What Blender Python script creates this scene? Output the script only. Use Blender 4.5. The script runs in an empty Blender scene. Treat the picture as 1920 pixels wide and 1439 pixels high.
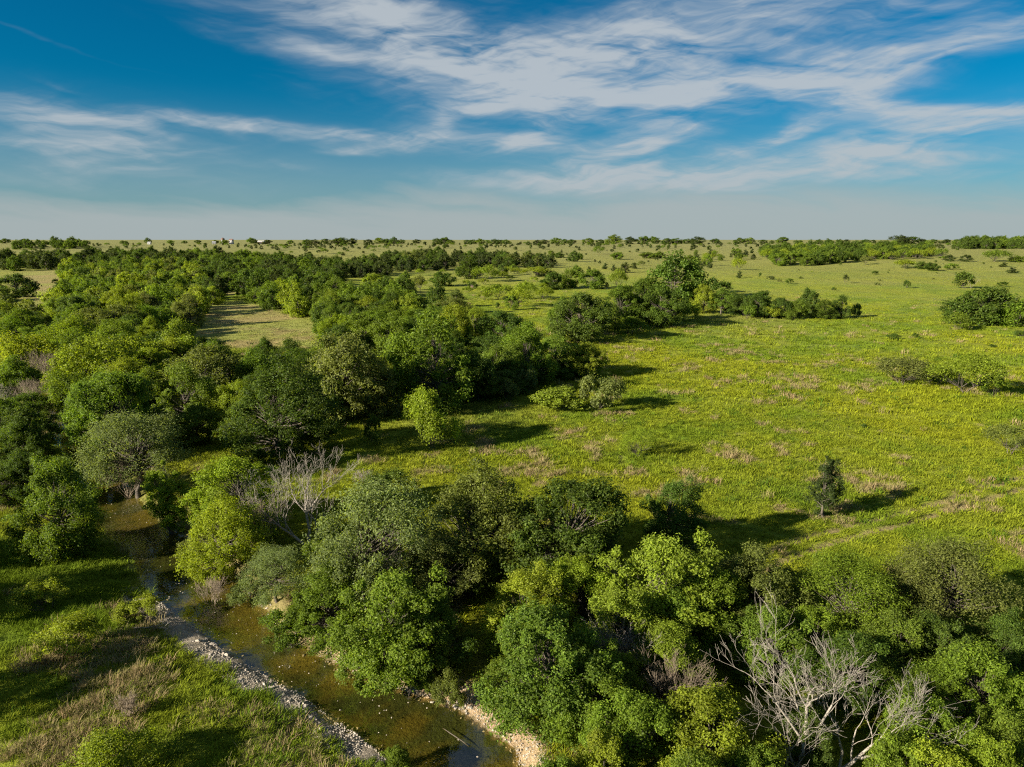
import bpy, math, random
import numpy as np

# ------------------------------------------------------------------ camera, sky, sun, exposure
scene = bpy.context.scene
col = scene.collection
CAM_Z = 28.0
cam_data = bpy.data.cameras.new('camera')
cam_data.sensor_width = 36.0
cam_data.lens = 23.89
cam_data.clip_start = 0.5
cam_data.clip_end = 20000.0
cam = bpy.data.objects.new('camera', cam_data)
cam.location = (0, 0, CAM_Z)
cam.rotation_euler = (math.radians(90 - 11.99), 0, 0)
col.objects.link(cam)
scene.camera = cam

SUN_EL, SUN_AZ = 21.0, 241.0          # compass-like: 0 = +Y, clockwise
sd = bpy.data.lights.new('sun', 'SUN')
sd.energy = 5.0
sd.angle = math.radians(0.6)
sd.color = (1.0, 0.91, 0.76)
sun = bpy.data.objects.new('sun', sd)
sun.rotation_euler = (math.radians(90 - SUN_EL), 0, math.radians(180 - SUN_AZ))
sun.location = (-80, -50, 80)
col.objects.link(sun)

scene.view_settings.view_transform = 'Standard'
scene.view_settings.look = 'None'
scene.view_settings.gamma = 1.0
scene.view_settings.exposure = 1.70
scene.view_settings.use_curve_mapping = False
scene.cycles.max_bounces = 5
scene.cycles.diffuse_bounces = 4
scene.cycles.use_adaptive_sampling = True
scene.cycles.adaptive_threshold = 0.02
scene.cycles.glossy_bounces = 2
scene.cycles.transmission_bounces = 3
scene.cycles.transparent_max_bounces = 6
scene.cycles.caustics_reflective = False
scene.cycles.caustics_refractive = False
scene.cycles.use_denoising = False
scene.cycles.filter_width = 1.2

world = bpy.data.worlds.new('World')
scene.world = world
world.use_nodes = True
wn, wl = world.node_tree.nodes, world.node_tree.links
wn.clear()
world.cycles.sampling_method = 'MANUAL'
world.cycles.sample_map_resolution = 256

def wnode(t, **kw):
    n = wn.new(t)
    for k, v in kw.items():
        setattr(n, k, v)
    return n

def wmath(op, a, b=None, c=None, clamp=False):
    n = wn.new('ShaderNodeMath'); n.operation = op; n.use_clamp = clamp
    for i, v in enumerate((a, b, c)):
        if v is None: continue
        if isinstance(v, (int, float)): n.inputs[i].default_value = v
        else: wl.new(v, n.inputs[i])
    return n.outputs[0]

def wmix(fac, a, b, blend='MIX'):
    n = wn.new('ShaderNodeMix'); n.data_type = 'RGBA'; n.blend_type = blend
    for s, v in ((n.inputs[0], fac), (n.inputs[6], a), (n.inputs[7], b)):
        if isinstance(v, (int, float)): s.default_value = v
        elif isinstance(v, tuple): s.default_value = (*v, 1)
        else: wl.new(v, s)
    return n.outputs[2]

sky = wnode('ShaderNodeTexSky', sky_type='NISHITA', sun_disc=False)
sky.sun_elevation = math.radians(SUN_EL)
sky.sun_rotation = math.radians(SUN_AZ)
sky.air_density = 1.0; sky.dust_density = 0.6; sky.ozone_density = 2.0; sky.altitude = 300
tc = wnode('ShaderNodeTexCoord')
sep = wnode('ShaderNodeSeparateXYZ'); wl.new(tc.outputs['Generated'], sep.inputs[0])
X, Y, Z = sep.outputs
R2D = 180 / math.pi
az = wmath('MULTIPLY', wmath('ARCTAN2', X, Y), R2D)
el = wmath('MULTIPLY', wmath('ARCSINE', Z), R2D)
comb = wnode('ShaderNodeCombineXYZ'); wl.new(az, comb.inputs[0]); wl.new(el, comb.inputs[1]); comb.inputs[2].default_value = 1.0
P0 = comb.outputs[0]

def wdot(vec, k):
    n = wnode('ShaderNodeVectorMath', operation='DOT_PRODUCT'); wl.new(vec, n.inputs[0]); n.inputs[1].default_value = k
    return n.outputs['Value']

def wnoise(vec, scale, loc=(0, 0), rot=0.0, detail=4, rough=0.55, color=False):
    c, s_ = math.cos(rot), math.sin(rot)
    cb = wnode('ShaderNodeCombineXYZ')
    wl.new(wdot(vec, (c * scale[0], s_ * scale[0], loc[0])), cb.inputs[0]); wl.new(wdot(vec, (-s_ * scale[1], c * scale[1], loc[1])), cb.inputs[1])
    n = wnode('ShaderNodeTexNoise', noise_dimensions='2D'); n.inputs['Scale'].default_value = 1.0
    n.inputs['Detail'].default_value = detail; n.inputs['Roughness'].default_value = rough
    wl.new(cb.outputs[0], n.inputs['Vector'])
    return n.outputs['Color'] if color else n.outputs[0]

# wind-drawn displacement of the cirrus strokes (azimuth and elevation in degrees)
wc = wnoise(P0, (0.11, 0.34), (3, 1), detail=3, rough=0.5, color=True)
sub = wnode('ShaderNodeVectorMath', operation='SUBTRACT'); wl.new(wc, sub.inputs[0]); sub.inputs[1].default_value = (0.5, 0.5, 0.5)
scl = wnode('ShaderNodeVectorMath', operation='MULTIPLY'); wl.new(sub.outputs[0], scl.inputs[0]); scl.inputs[1].default_value = (6.5, 1.7, 0.0)
wadd = wnode('ShaderNodeVectorMath', operation='ADD'); wl.new(P0, wadd.inputs[0]); wl.new(scl.outputs[0], wadd.inputs[1])
P1 = wadd.outputs[0]

CLOUDS = [  # azimuth, elevation, half length, half width (degrees), tilt, strength
    (-10.62, 15.65, 14.17, 2.81, -13, 0.66), (-4.57, 14.08, 14.17, 3.09, -12, 0.8), (3.34, 13.19, 14.17, 2.92, 4, 0.85),
    (11.82, 15.41, 15.58, 3.49, 14, 0.6), (20.49, 15.77, 15.58, 3.37, 5, 0.5), (10.04, 10.42, 12.28, 1.46, 4, 0.8),
    (15.19, 11.32, 12.28, 2.53, 8, 0.65), (23.74, 11.1, 6.14, 2.92, 8, 0.75), (31.37, 12.44, 8.03, 1.57, 12, 1.0),
    (28.0, 14.97, 6.61, 1.24, 0, 0.5), (-16.2, 13.76, 7.08, 0.79, -8, 0.5), (-4.65, 9.58, 1.23, 1.69, 0, 0.55),
    (0.21, 10.39, 5.19, 0.67, 6, 1.2), (-5.96, 7.48, 10.86, 1.12, 0, 0.95), (1.49, 7.76, 3.31, 1.35, 20, 0.9),
    (10.15, 7.53, 7.08, 1.35, 14, 1.15), (19.31, 7.33, 4.49, 0.73, 14, 1.2), (27.0, 9.1, 6.14, 1.8, -14, 0.95),
    (29.87, 6.64, 12.28, 1.46, 8, 1.05), (33.36, 8.22, 4.72, 1.01, 0, 0.8), (-30.43, 7.29, 8.97, 2.59, -9, 0.8),
    (-27.91, 6.76, 3.31, 1.69, -5, 0.4), (-34.26, 5.6, 7.08, 0.79, 0, 0.55), (-19.62, 8.21, 11.81, 0.67, -3, 0.8),
    (-22.55, 8.42, 5.67, 0.45, -3, 0.35), (-12.86, 6.67, 2.83, 0.34, -3, 0.6), (-17.7, 5.63, 1.7, 0.34, -8, 0.5),
    (7.29, 5.17, 11.33, 1.01, 2, 0.8), (22.12, 4.95, 19.83, 2.02, 0, 0.9), (5.18, 4.37, 15.58, 1.01, -2, 0.8),
    (-31.64, 12.62, 5.19, 0.2, -14, 0.28), (-31.35, 10.05, 2.36, 0.22, -8, 0.22), (-34.14, 4.15, 5.19, 0.79, 0, 0.35)]


tot = None
for (ca, ce, la, lb, ang, k) in CLOUDS:
    c, s_ = math.cos(math.radians(ang)), math.sin(math.radians(ang))
    u = wdot(P1, (c / la, s_ / la, -(c * ca + s_ * ce) / la)); v = wdot(P1, (-s_ / lb, c / lb, (s_ * ca - c * ce) / lb))
    g = wmath('POWER', math.exp(-1.5), wmath('MULTIPLY_ADD', u, u, wmath('MULTIPLY', v, v)))
    tot = wmath('MULTIPLY', g, k) if tot is None else wmath('MULTIPLY_ADD', g, k, tot)
n_st = wnoise(P1, (0.10, 0.62), (7, 2), rot=math.radians(-7), detail=5, rough=0.56)
n_fi = wnoise(P1, (0.28, 1.5), (1, 5), rot=math.radians(10), detail=4, rough=0.55)
n_lo = wnoise(P0, (0.035, 0.12), (0, 3), detail=1)
nn = wmath('MULTIPLY_ADD', n_fi, 0.36, wmath('MULTIPLY', n_st, 1.15))          # about 0.82 mean
dens = wmath('MULTIPLY', tot, wmath('MULTIPLY_ADD', wmath('SUBTRACT', nn, 0.75), 2.5, 1.0))
veil = wmath('MULTIPLY', wmath('SUBTRACT', wmath('MULTIPLY_ADD', n_st, 0.6, n_lo), 0.74, clamp=True), 0.7)
# unseen cloud added overhead, carrying on the bank, to give the shade neutral fill
up = wnode('ShaderNodeMapRange', interpolation_type='SMOOTHSTEP'); wl.new(el, up.inputs[0])
up.inputs[1].default_value = 15.0; up.inputs[2].default_value = 26.0; up.inputs[3].default_value = 0.0; up.inputs[4].default_value = 1.15
veil = wmath('MULTIPLY_ADD', up.outputs[0], wmath('MULTIPLY', n_st, wmath('MULTIPLY_ADD', n_lo, 1.2, 0.7)), veil)
n_fb = wnoise(P1, (0.13, 1.5), (4, 9), rot=math.radians(12), detail=4, rough=0.6)      # drawn-out fibres
dens = wmath('MULTIPLY', wmath('ADD', dens, veil), wmath('MULTIPLY_ADD', wmath('SUBTRACT', n_fb, 0.5), 1.0, 1.0))
mr = wnode('ShaderNodeMapRange', interpolation_type='SMOOTHSTEP'); wl.new(dens, mr.inputs[0])
mr.inputs[1].default_value = 0.03; mr.inputs[2].default_value = 2.05; mr.inputs[3].default_value = 0.0; mr.inputs[4].default_value = 0.90
cloud = mr.outputs[0]
# low grey layer over the horizon, soft wavy upper edge
edge = wmath('MULTIPLY_ADD', wmath('SUBTRACT', n_st, 0.5), 2.6, wmath('MULTIPLY_ADD', wmath('SUBTRACT', n_lo, 0.5), 3.5, el))
mh = wnode('ShaderNodeMapRange', interpolation_type='SMOOTHSTEP'); wl.new(edge, mh.inputs[0])
mh.inputs[1].default_value = 1.2; mh.inputs[2].default_value = 6.4; mh.inputs[3].default_value = 0.93; mh.inputs[4].default_value = 0.0
mh2 = wnode('ShaderNodeMapRange', interpolation_type='SMOOTHERSTEP'); wl.new(el, mh2.inputs[0])
mh2.inputs[1].default_value = 0.0; mh2.inputs[2].default_value = 12.0; mh2.inputs[3].default_value = 0.5; mh2.inputs[4].default_value = 0.0
hor = wmath('MAXIMUM', mh.outputs[0], mh2.outputs[0])
SKYK = 1.0
base_sky = wmix(1.0, sky.outputs[0], (0.003, 0.335, 0.49), 'MULTIPLY')
HAZE_C = (2.50, 2.80, 2.84); CLOUD_C = (3.05, 3.36, 3.62)
s1 = wmix(hor, base_sky, HAZE_C)
clo = wmix(hor, CLOUD_C, HAZE_C)
s2 = wmix(cloud, s1, clo)
bg = wnode('ShaderNodeBackground'); bg.inputs[1].default_value = 0.05
wl.new(s2, bg.inputs[0])
wo = wnode('ShaderNodeOutputWorld'); wl.new(bg.outputs[0], wo.inputs[0])

# ------------------------------------------------------------------ noise and the lie of the land
def _hash(ix, iy, seed):
    n = (ix.astype(np.int64) * 374761393 + iy.astype(np.int64) * 668265263 + seed * 974634613) & 0xFFFFFFFF
    n = ((n ^ (n >> 13)) * 1274126177) & 0xFFFFFFFF
    return ((n ^ (n >> 16)) & 0xFFFF) / 65535.0

def vnoise(x, y, seed=0):
    ix, iy = np.floor(x), np.floor(y)
    fx, fy = x - ix, y - iy
    fx = fx * fx * (3 - 2 * fx); fy = fy * fy * (3 - 2 * fy)
    a, b = _hash(ix, iy, seed), _hash(ix + 1, iy, seed)
    c, d = _hash(ix, iy + 1, seed), _hash(ix + 1, iy + 1, seed)
    return (a + (b - a) * fx) * (1 - fy) + (c + (d - c) * fx) * fy

def fbm(x, y, size, octaves=4, seed=0, gain=0.5):
    x = np.asarray(x, float) / size; y = np.asarray(y, float) / size
    s = 0.0; a = 1.0; t = 0.0
    for k in range(octaves):
        s = s + a * vnoise(x + 17.3 * k, y - 9.1 * k, seed + k); t += a
        a *= gain; x = x * 2.03; y = y * 2.03
    return s / t

def sstep(a, b, v):
    t = np.clip((v - a) / (b - a), 0, 1)
    return t * t * (3 - 2 * t)

WATER_Z = -0.60
CREEK_L = [(30.0, -10.0), (8.0, 10.0), (-2.0, 20.0), (-4.73, 30.16), (-6.34, 32.35), (-7.98, 33.88), (-10.3, 35.86), (-13.39, 38.3), (-15.64, 39.91), (-19.18, 42.25), (-21.6, 44.16), (-23.97, 46.23), (-27.37, 49.03), (-30.35, 51.79), (-33.83, 56.24), (-36.23, 59.46), (-39.38, 62.04), (-42.43, 64.96), (-46.39, 69.92), (-50.81, 75.63), (-56.16, 82.27), (-62.38, 90.07), (-69.8, 99.39), (-78.73, 110.71), (-90.21, 124.76), (-108.3, 145.6)]
CREEK_R = [(38.0, -6.0), (15.0, 14.0), (5.5, 22.0), (0.7, 30.16), (0.44, 32.35), (-0.15, 34.18), (-1.34, 35.36), (-2.62, 36.52), (-4.03, 37.64), (-5.81, 38.41), (-9.15, 39.75), (-11.68, 41.46), (-14.98, 43.96), (-17.72, 46.37), (-20.52, 49.59), (-23.72, 53.33), (-27.48, 57.28), (-31.24, 60.84), (-34.69, 64.31), (-37.74, 67.29), (-40.96, 70.69), (-45.17, 75.63), (-50.73, 82.27), (-56.86, 88.87), (-63.82, 96.55), (-71.32, 105.58), (-82.15, 118.34), (-99.81, 138.68)]


def dist_poly(x, y, pts):
    best = np.full(np.shape(x), 1e9)
    for (ax, ay), (bx, by) in zip(pts[:-1], pts[1:]):
        dx, dy = bx - ax, by - ay
        t = np.clip(((x - ax) * dx + (y - ay) * dy) / (dx * dx + dy * dy), 0, 1)
        best = np.minimum(best, np.hypot(x - ax - t * dx, y - ay - t * dy))
    return best

def inside(x, y, pts):
    r = np.zeros(np.shape(x), bool)
    n = len(pts)
    for i in range(n):
        (ax, ay), (bx, by) = pts[i], pts[(i + 1) % n]
        if ay == by: continue
        r ^= ((ay > y) != (by > y)) & (x < (bx - ax) * (y - ay) / (by - ay) + ax)
    return r

CREEK_POLY = CREEK_L + CREEK_R[::-1]

def land(x, y):
    x = np.asarray(x, float); y = np.asarray(y, float)
    far = sstep(150, 1400, y)
    z = 20.0 * far + (fbm(x, y, 260, 3, 5) - 0.5) * (0.6 + 9.0 * sstep(120, 700, y) * (1 - sstep(1000, 1400, y)))
    z = z + (fbm(x, y, 38, 3, 8) - 0.5) * 0.7
    return z * sstep(20, 110, np.hypot(x, y) + 40 * sstep(20, 60, x)) 

def ground_z(x, y, extra=False):
    """land with the creek cut into it; also the distances that the ground cover needs"""
    x = np.asarray(x, float); y = np.asarray(y, float)
    z = land(x, y)
    dl = np.full(z.shape, 99.0); dr = dl.copy(); ins = np.zeros(z.shape, bool)
    m = (x > -150) & (x < 40) & (y > 0) & (y < 150)
    if m.any():
        dl[m] = dist_poly(x[m], y[m], CREEK_L); dr[m] = dist_poly(x[m], y[m], CREEK_R)
        ins[m] = inside(x[m], y[m], CREEK_POLY)
    wob = (fbm(x, y, 2.2, 3, 21) - 0.5)
    d = np.minimum(dl, dr)
    left = dl <= dr
    run = np.where(left, 4.5, 1.6)
    t = sstep(0, 1, (d + wob * 1.2) / run)
    bank = WATER_Z + 0.02 + (z - WATER_Z) * t
    # stony lip on the low bank
    lip = np.where(left, 0.10 * sstep(0.1, 0.7, d + wob) * (1 - sstep(1.6, 2.6, d)), 0)
    bed = WATER_Z - 0.07 - 0.22 * sstep(0, 1.6, d) + wob * 0.12
    z2 = np.where(ins, bed, np.where(d < run + 1.5, np.minimum(z + 0.05, bank + lip + wob * 0.25), z))
    if extra: return z2, dl, dr, ins
    return z2

# ------------------------------------------------------------------ where things stand (metres)
TREES = [  # kind, x, y, crown width, height, colour, label, group
('B',0.9,42.1,6.2,5.9,'b','yellow-green tree beside the black gap in the creekside canopy',''),
('B',4.9,44.5,5.7,5.4,'b','yellow-green tree just below the two feathery bare crowns',''),
('B',10.3,43.8,8.4,8.0,'b','tallest yellow-green tree in the near canopy, touching the shaded meadow edge',''),
('B',2.4,34.5,7.6,7.2,'g','broad green tree above the stony tan bank of the creek',''),
('B',7.3,39.5,6.2,5.9,'b','yellow-green tree right above the fan of pale dead twigs',''),
('B',17.2,44.3,7.0,6.7,'o','olive-green tree with upright sprays at the shaded meadow edge',''),
('B',13.9,42.8,5.9,5.6,'g','green tree between the tallest yellow-green tree and the upright olive one',''),
('A',23.3,42.9,7.0,6.6,'g','open-crowned tree with light limbs in front of the wheel ruts',''),
('A',30.8,43.7,7.7,7.3,'o','wide loose-crowned tree with pale twigs at the near meadow edge',''),
('B',16.7,39.1,5.6,5.3,'g','green tree directly behind the tall silver-grey dead tree',''),
('B',24.2,38.3,5.5,5.2,'g','green tree with two rounded tops below the loose-crowned trees',''),
('B',26.3,33.9,5.7,5.4,'g','dense green tree at the right picture edge beside a deep shadow',''),
('B',20.2,36.2,5.4,5.1,'d','dark green tree behind the right limbs of the silver-grey dead tree',''),
('B',9.8,29.9,6.3,6.0,'b','large bright tree left of the silver-grey dead trunk',''),
('B',6.0,30.1,5.4,5.2,'g','green tree below the fan of dead twigs near the picture bottom',''),
('B',4.4,33.4,5.4,5.1,'g','green tree hanging over the stones of the tan bank',''),
('B',21.2,30.3,5.2,5.0,'g','bright green tree right of the dead tree, near the picture bottom',''),
('B',25.1,29.7,4.6,5.0,'g','green tree in the lower right corner',''),
('B',15.1,30.3,3.3,5.0,'d','dark tree in the gap around the silver-grey dead trunk',''),
('B',2.0,27.1,3.5,5.0,'g','green bush-like tree at the picture bottom where the creek leaves view',''),
('B',20.0,26.5,4.6,5.0,'y','yellow-tipped tree cut off by the bottom edge, right of the dead tree',''),
('B',7.8,26.0,4.3,5.0,'g','green tree cut off by the bottom edge, left of the dead trunk',''),
('A',-10.7,47.4,9.4,10.1,'p','tall pale-leaved tree with dead drooping twigs above the creek',''),
('B',-3.1,52.8,9.5,9.0,'o','olive-green tree with silvery leaves at the meadow corner',''),
('B',4.4,50.3,9.9,9.4,'d','large dark round tree in front of the open meadow',''),
('S',-12.7,68.4,6.4,3.9,'d','dark spreading bush behind the tall pale-leaved tree',''),
('B',14.6,58.0,6.0,6.8,'d','dark green tree standing alone at the meadow edge beside a long shadow',''),
('B',-7.7,40.2,7.8,7.3,'g','big dense tree whose crown hangs over the amber creek',''),
('B',-12.9,44.0,6.1,4.9,'g','green tree leaning over the far creek bank, left of the big dense one',''),
('B',-5.5,39.9,5.2,6.2,'d','dark tree on the shaded side of the black canopy gap',''),
('S',-10.0,40.6,3.2,1.9,'g','leafy bush at the waterline below the big dense tree',''),
('S',-6.3,38.1,2.7,2.5,'g','bush at the waterline where the tan bank begins',''),
('S',-16.3,44.0,4.6,3.1,'g','bush above the eroded bank left of the big dense tree',''),
('S',-3.8,37.3,2.3,2.6,'o','thin young tree in the dark gap beside the bank',''),
('A',-18.6,49.2,5.0,4.3,'p','pale brushy tree on the bank below the leaning grey snag',''),
('S',-21.3,50.5,3.5,1.6,'p','pale bush dipping its twigs into the creek',''),
('B',-26.2,61.3,8.4,8.0,'b','bright leafy tree left of the leaning grey snag',''),
('B',-25.0,54.7,6.9,6.5,'b','bright tree in front of the leaning grey snag, above the creek',''),
('S',-28.6,57.8,4.4,2.5,'p','pale bush on the bank at the creek bend',''),
('C',-33.6,62.9,4.8,7.8,'b','tall narrow bright green tree standing at the creek bend',''),
('A',-42.3,72.5,9.5,9.7,'p','half-dead tree of grey twigs and thin leaves above the pool',''),
('S',-16.0,53.6,5.0,3.1,'g','green bush at the foot of the leaning grey snag',''),
('S',-2.6,49.7,6.8,2.7,'d','dark undergrowth bush in the shade below the olive-green tree',''),
('S',1.8,52.3,5.3,2.3,'d','dark bush in shade under the large dark round tree',''),
('B',5.8,35.1,4.6,5.0,'g','green crown under the fan of pale dead twigs',''),
('B',19.7,40.0,4.5,5.0,'g','green crown above the silver-grey dead tree',''),
('B',9.5,37.0,4.9,5.0,'b','bright crown in the middle of the near canopy',''),
('B',27.1,38.1,4.7,5.0,'d','dark crown under the wide loose-crowned tree',''),
('B',31.5,38.7,4.4,5.0,'d','dark crown at the right edge below the meadow',''),
('B',11.5,27.6,3.5,5.0,'g','green crown against the foot of the silver-grey dead trunk',''),
('B',18.4,27.5,3.8,5.0,'g','green crown at the bottom edge right of the dead limb',''),
('B',0.3,37.0,3.9,5.0,'g','green crown over the black canopy gap',''),
('B',22.2,27.3,3.8,5.0,'b','bright crown at the bottom edge near the lower right corner',''),
('B',4.3,28.0,3.8,5.0,'b','bright crown at the bottom edge above the stones',''),
('B',27.2,43.6,4.5,5.0,'o','olive crown between the two loose-crowned trees',''),
('B',11.2,42.4,5.5,5.2,'g','green crown under the tallest yellow-green tree',''),
('B',-12.7,48.7,5.0,5.0,'p','pale crown between the grey snag and the big dense tree',''),
('B',-5.3,48.6,5.8,5.5,'o','olive crown below the silvery olive-green tree',''),
('B',-41.0,57.2,7.2,8.9,'g','bushy bright tree standing alone on the near bank, casting shade on grass',''),
('B',-58.7,78.1,7.3,7.0,'d','shaded dark tree at the left edge above the bushy bright tree',''),
('B',-52.0,70.8,5.8,5.6,'d','dark tree between the pool and the left picture edge',''),
('B',-54.8,69.8,5.2,5.0,'d','dark crown cut by the left edge, level with the pool',''),
('S',-53.0,76.7,4.4,3.3,'d','dark low bush at the edge of the shaded pool',''),
('S',-30.5,41.9,4.0,2.7,'y','yellow-green weedy bush on the near grassy bank',''),
('S',-36.0,47.9,4.1,2.3,'y','thin yellow-green sapling bush on the near grassy bank',''),
('S',-20.9,30.6,4.6,2.6,'y','yellow-green bush cut by the bottom edge on the near bank',''),
('S',-6.6,31.3,2.8,1.4,'g','small bush at the tip of the near bank beside the water',''),
('S',-27.9,46.6,3.6,1.7,'b','lush green clump on the near bank at the water edge',''),
('B',-73.3,119.7,14.8,11.0,'b','bright tree above the bare brown thicket at left',''),
('B',-51.8,85.2,11.7,11.0,'g','broad green tree right of the small pool glint',''),
('B',-55.1,102.8,8.3,7.9,'g','green tree between the broad green one and the clearing wood',''),
('B',-52.5,112.7,12.2,11.0,'o','dull green round tree below the dry clearing',''),
('B',-95.0,133.9,12.2,11.0,'b','bright tree at the left edge of the creek wood',''),
('B',-100.3,153.9,11.6,11.0,'b','bright tree just below the left pasture strip',''),
('B',-110.4,187.9,15.5,10.4,'o','large olive tree standing out of the left creek wood',''),
('B',-85.2,115.7,8.3,7.9,'g','green tree above the grey bare thicket at the left edge',''),
('B',-66.9,134.7,11.8,11.0,'b','bright tree at the lower left corner of the dry clearing',''),
('B',-65.5,120.5,9.6,9.1,'b','bright tree left of the dull green round tree',''),
('B',-43.7,90.3,6.5,6.1,'g','green tree above the narrow bright tree at the creek bend',''),
('A',-50.2,110.0,6.2,5.9,'p','pale vine-hung tree in the middle of the creek wood',''),
('B',-30.1,85.2,13.8,11.6,'d','large dark round tree rising in the middle of the creek wood',''),
('B',-36.8,90.4,7.0,6.6,'g','green tree at the left foot of the large dark round tree',''),
('B',-43.2,114.6,10.1,9.6,'g','green tree at the lower rim of the dry clearing',''),
('B',-38.2,120.1,9.1,8.7,'d','dark green tree at the lower right of the dry clearing',''),
('B',-50.5,118.8,8.1,7.7,'g','green tree under the dry clearing beside the dull round one',''),
('B',-59.7,103.5,7.5,7.1,'g','green crown between the two left creek trees',''),
('B',-46.5,88.4,5.8,5.5,'g','small green crown above the half-dead twiggy tree',''),
('B',-26.1,103.9,12.9,13.6,'o','large dull green tree right of the dry clearing',''),
('B',-30.1,102.5,9.1,8.6,'d','dark tree below the large dull green tree',''),
('B',-21.9,106.0,8.1,8.2,'o','tree with silvery sprigs in front of the tallest wood crown',''),
('B',-13.0,113.2,15.2,14.6,'g','tallest bright crown of the middle wood, behind the lone field tree',''),
('B',-7.4,117.9,8.5,9.1,'d','shaded dark crown on the right flank of the tallest wood crown',''),
('B',-34.3,158.2,13.7,11.0,'g','rounded crown behind the large dull green tree',''),
('B',-42.7,165.8,10.5,9.9,'b','bright crown at the right end of the dry clearing',''),
('B',-26.7,150.7,12.5,11.0,'g','green crown behind and left of the tallest wood crown',''),
('B',-14.5,168.1,11.3,10.7,'b','bright crown behind the tallest wood crown',''),
('B',-2.3,170.0,15.0,10.4,'d','dark dome-shaped tree at the edge of the inner pasture',''),
('B',-9.9,188.9,8.9,8.5,'b','small bright crown left of the dark dome-shaped tree',''),
('B',3.1,130.2,11.6,11.0,'g','green tree in front of the inner pasture',''),
('B',-3.0,127.4,9.6,9.2,'g','green crown below the dark dome-shaped tree',''),
('B',9.1,139.2,10.2,7.5,'g','green tree left of the bright round tree at the wood end',''),
('B',5.4,134.0,9.6,5.4,'d','dark shaded tree at the wood front facing the meadow',''),
('B',-1.0,124.6,10.5,5.6,'d','dark shaded tree above the feathery shrub',''),
('B',-5.9,117.1,7.5,5.5,'d','dark crown in deep shade above the pale sprigged shrub',''),
('B',11.6,137.6,6.6,5.1,'g','small green tree touching the bright round tree',''),
('B',15.4,137.6,8.1,7.2,'b','bright round tree at the end of the wood, facing the meadow',''),
('B',18.9,186.3,16.4,13.8,'d','big tree with pale limbs at the corner of the inner pasture',''),
('B',13.5,193.6,9.1,10.7,'g','leafy tree on the left side of the big pale-limbed tree',''),
('S',-11.3,89.7,8.1,7.9,'b','lone bright tree on the meadow edge casting a long shadow',''),
('S',-19.2,91.2,2.7,3.8,'d','small dark rounded bush left of the lone bright tree',''),
('S',-0.7,116.9,3.4,3.5,'p','pale sprigged shrub at the shaded foot of the wood',''),
('S',2.8,123.1,4.5,4.8,'o','feathery dull shrub in the shade of the wood',''),
('S',7.6,111.2,8.5,3.5,'b','low spreading yellow-green thicket on the meadow',''),
('S',14.5,110.6,7.5,5.7,'o','rounded olive-brown bush on the meadow with a dark shadow',''),
('S',11.7,135.5,4.9,2.4,'g','low bush at the foot of the bright round tree',''),
('S',-25.6,86.8,6.4,3.6,'d','dark bush in the shade right of the large dark round tree',''),
('B',75.4,315.1,25.4,21.0,'d','tallest dark tree on the pasture, with a bleached dead limb below',''),
('B',43.9,227.4,16.0,15.2,'d','dark tree left of the tallest pasture tree',''),
('B',48.4,219.1,16.3,12.3,'d','dark tree in front of the tallest pasture tree',''),
('B',35.4,218.8,13.7,11.8,'g','green tree between the big pale-limbed tree and the corner wood',''),
('B',28.0,208.4,11.5,9.0,'g','green tree behind the shaded meadow corner',''),
('S',45.0,230.2,5.4,4.9,'b','bright upright bush in front of the corner wood',''),
('S',54.7,230.2,4.7,4.5,'g','rounded bush at the right front of the corner wood',''),
('S',35.0,199.4,10.4,4.7,'g','spreading green bush on the meadow before the corner wood',''),
('S',61.4,236.4,7.4,5.6,'b','yellow-green bush between corner wood and hedgerow',''),
('B',71.8,255.4,9.2,10.9,'b','bright tree at the left start of the meadow hedgerow',''),
('B',77.7,252.3,10.3,8.8,'g','green tree second along the meadow hedgerow',''),
('B',83.8,249.2,11.3,8.6,'d','dark tree third along the meadow hedgerow',''),
('B',88.9,244.7,11.9,9.5,'d','tall dark tree in the middle of the meadow hedgerow',''),
('B',94.6,241.6,9.8,7.7,'d','dark tree right of the middle of the meadow hedgerow',''),
('B',100.0,239.8,9.4,6.9,'g','rounded tree in the right half of the meadow hedgerow',''),
('B',111.3,253.6,7.9,8.9,'d','tree whose top stands above the meadow hedgerow',''),
('B',110.2,239.6,8.3,6.0,'d','dark tree near the right end of the meadow hedgerow',''),
('B',117.4,241.9,6.8,7.4,'d','last tall tree at the right end of the meadow hedgerow',''),
('S',124.8,246.5,4.6,4.6,'d','small bush set apart at the right end of the meadow hedgerow',''),
('S',83.2,240.3,6.4,4.3,'g','bush at the sunny foot of the hedgerow, left one',''),
('S',92.2,240.3,5.7,4.5,'b','bright bush at the sunny foot of the hedgerow, right one',''),
('S',102.6,349.9,6.5,7.0,'d','dark small tree behind the hedgerow start',''),
('S',106.2,347.3,10.8,5.1,'d','dark bush standing in for a shadow behind the hedgerow start',''),  # dark-tinted bush put in where a shadow lies
('B',151.2,228.6,11.8,9.5,'d','dark tree at the left side of the right-hand clump on the meadow',''),
('B',156.5,226.3,14.2,12.2,'d','tallest dark tree of the right-hand clump on the meadow',''),
('B',166.4,232.8,9.8,10.5,'d','dark tree at the back right of the right-hand meadow clump',''),
('B',164.7,220.3,11.4,8.8,'g','green tree at the picture edge beside the right-hand meadow clump',''),
('S',140.0,212.6,7.7,4.7,'g','low green bush in front of the right-hand meadow clump',''),
('S',248.9,376.6,11.7,8.1,'d','dark bush with bleached twigs above the right-hand meadow clump',''),
('S',216.6,375.6,3.8,4.0,'d','tiny upright bush on the slope left of the bleached-twig bush',''),
('S',282.1,393.7,6.7,2.4,'d','low flat bush right of the bleached-twig bush',''),
('S',108.3,191.3,4.2,1.5,'d','low dark bush alone on the smooth meadow',''),
('S',115.5,193.3,1.4,1.5,'d','very small bush right of the low dark bush on the smooth meadow',''),
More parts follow.
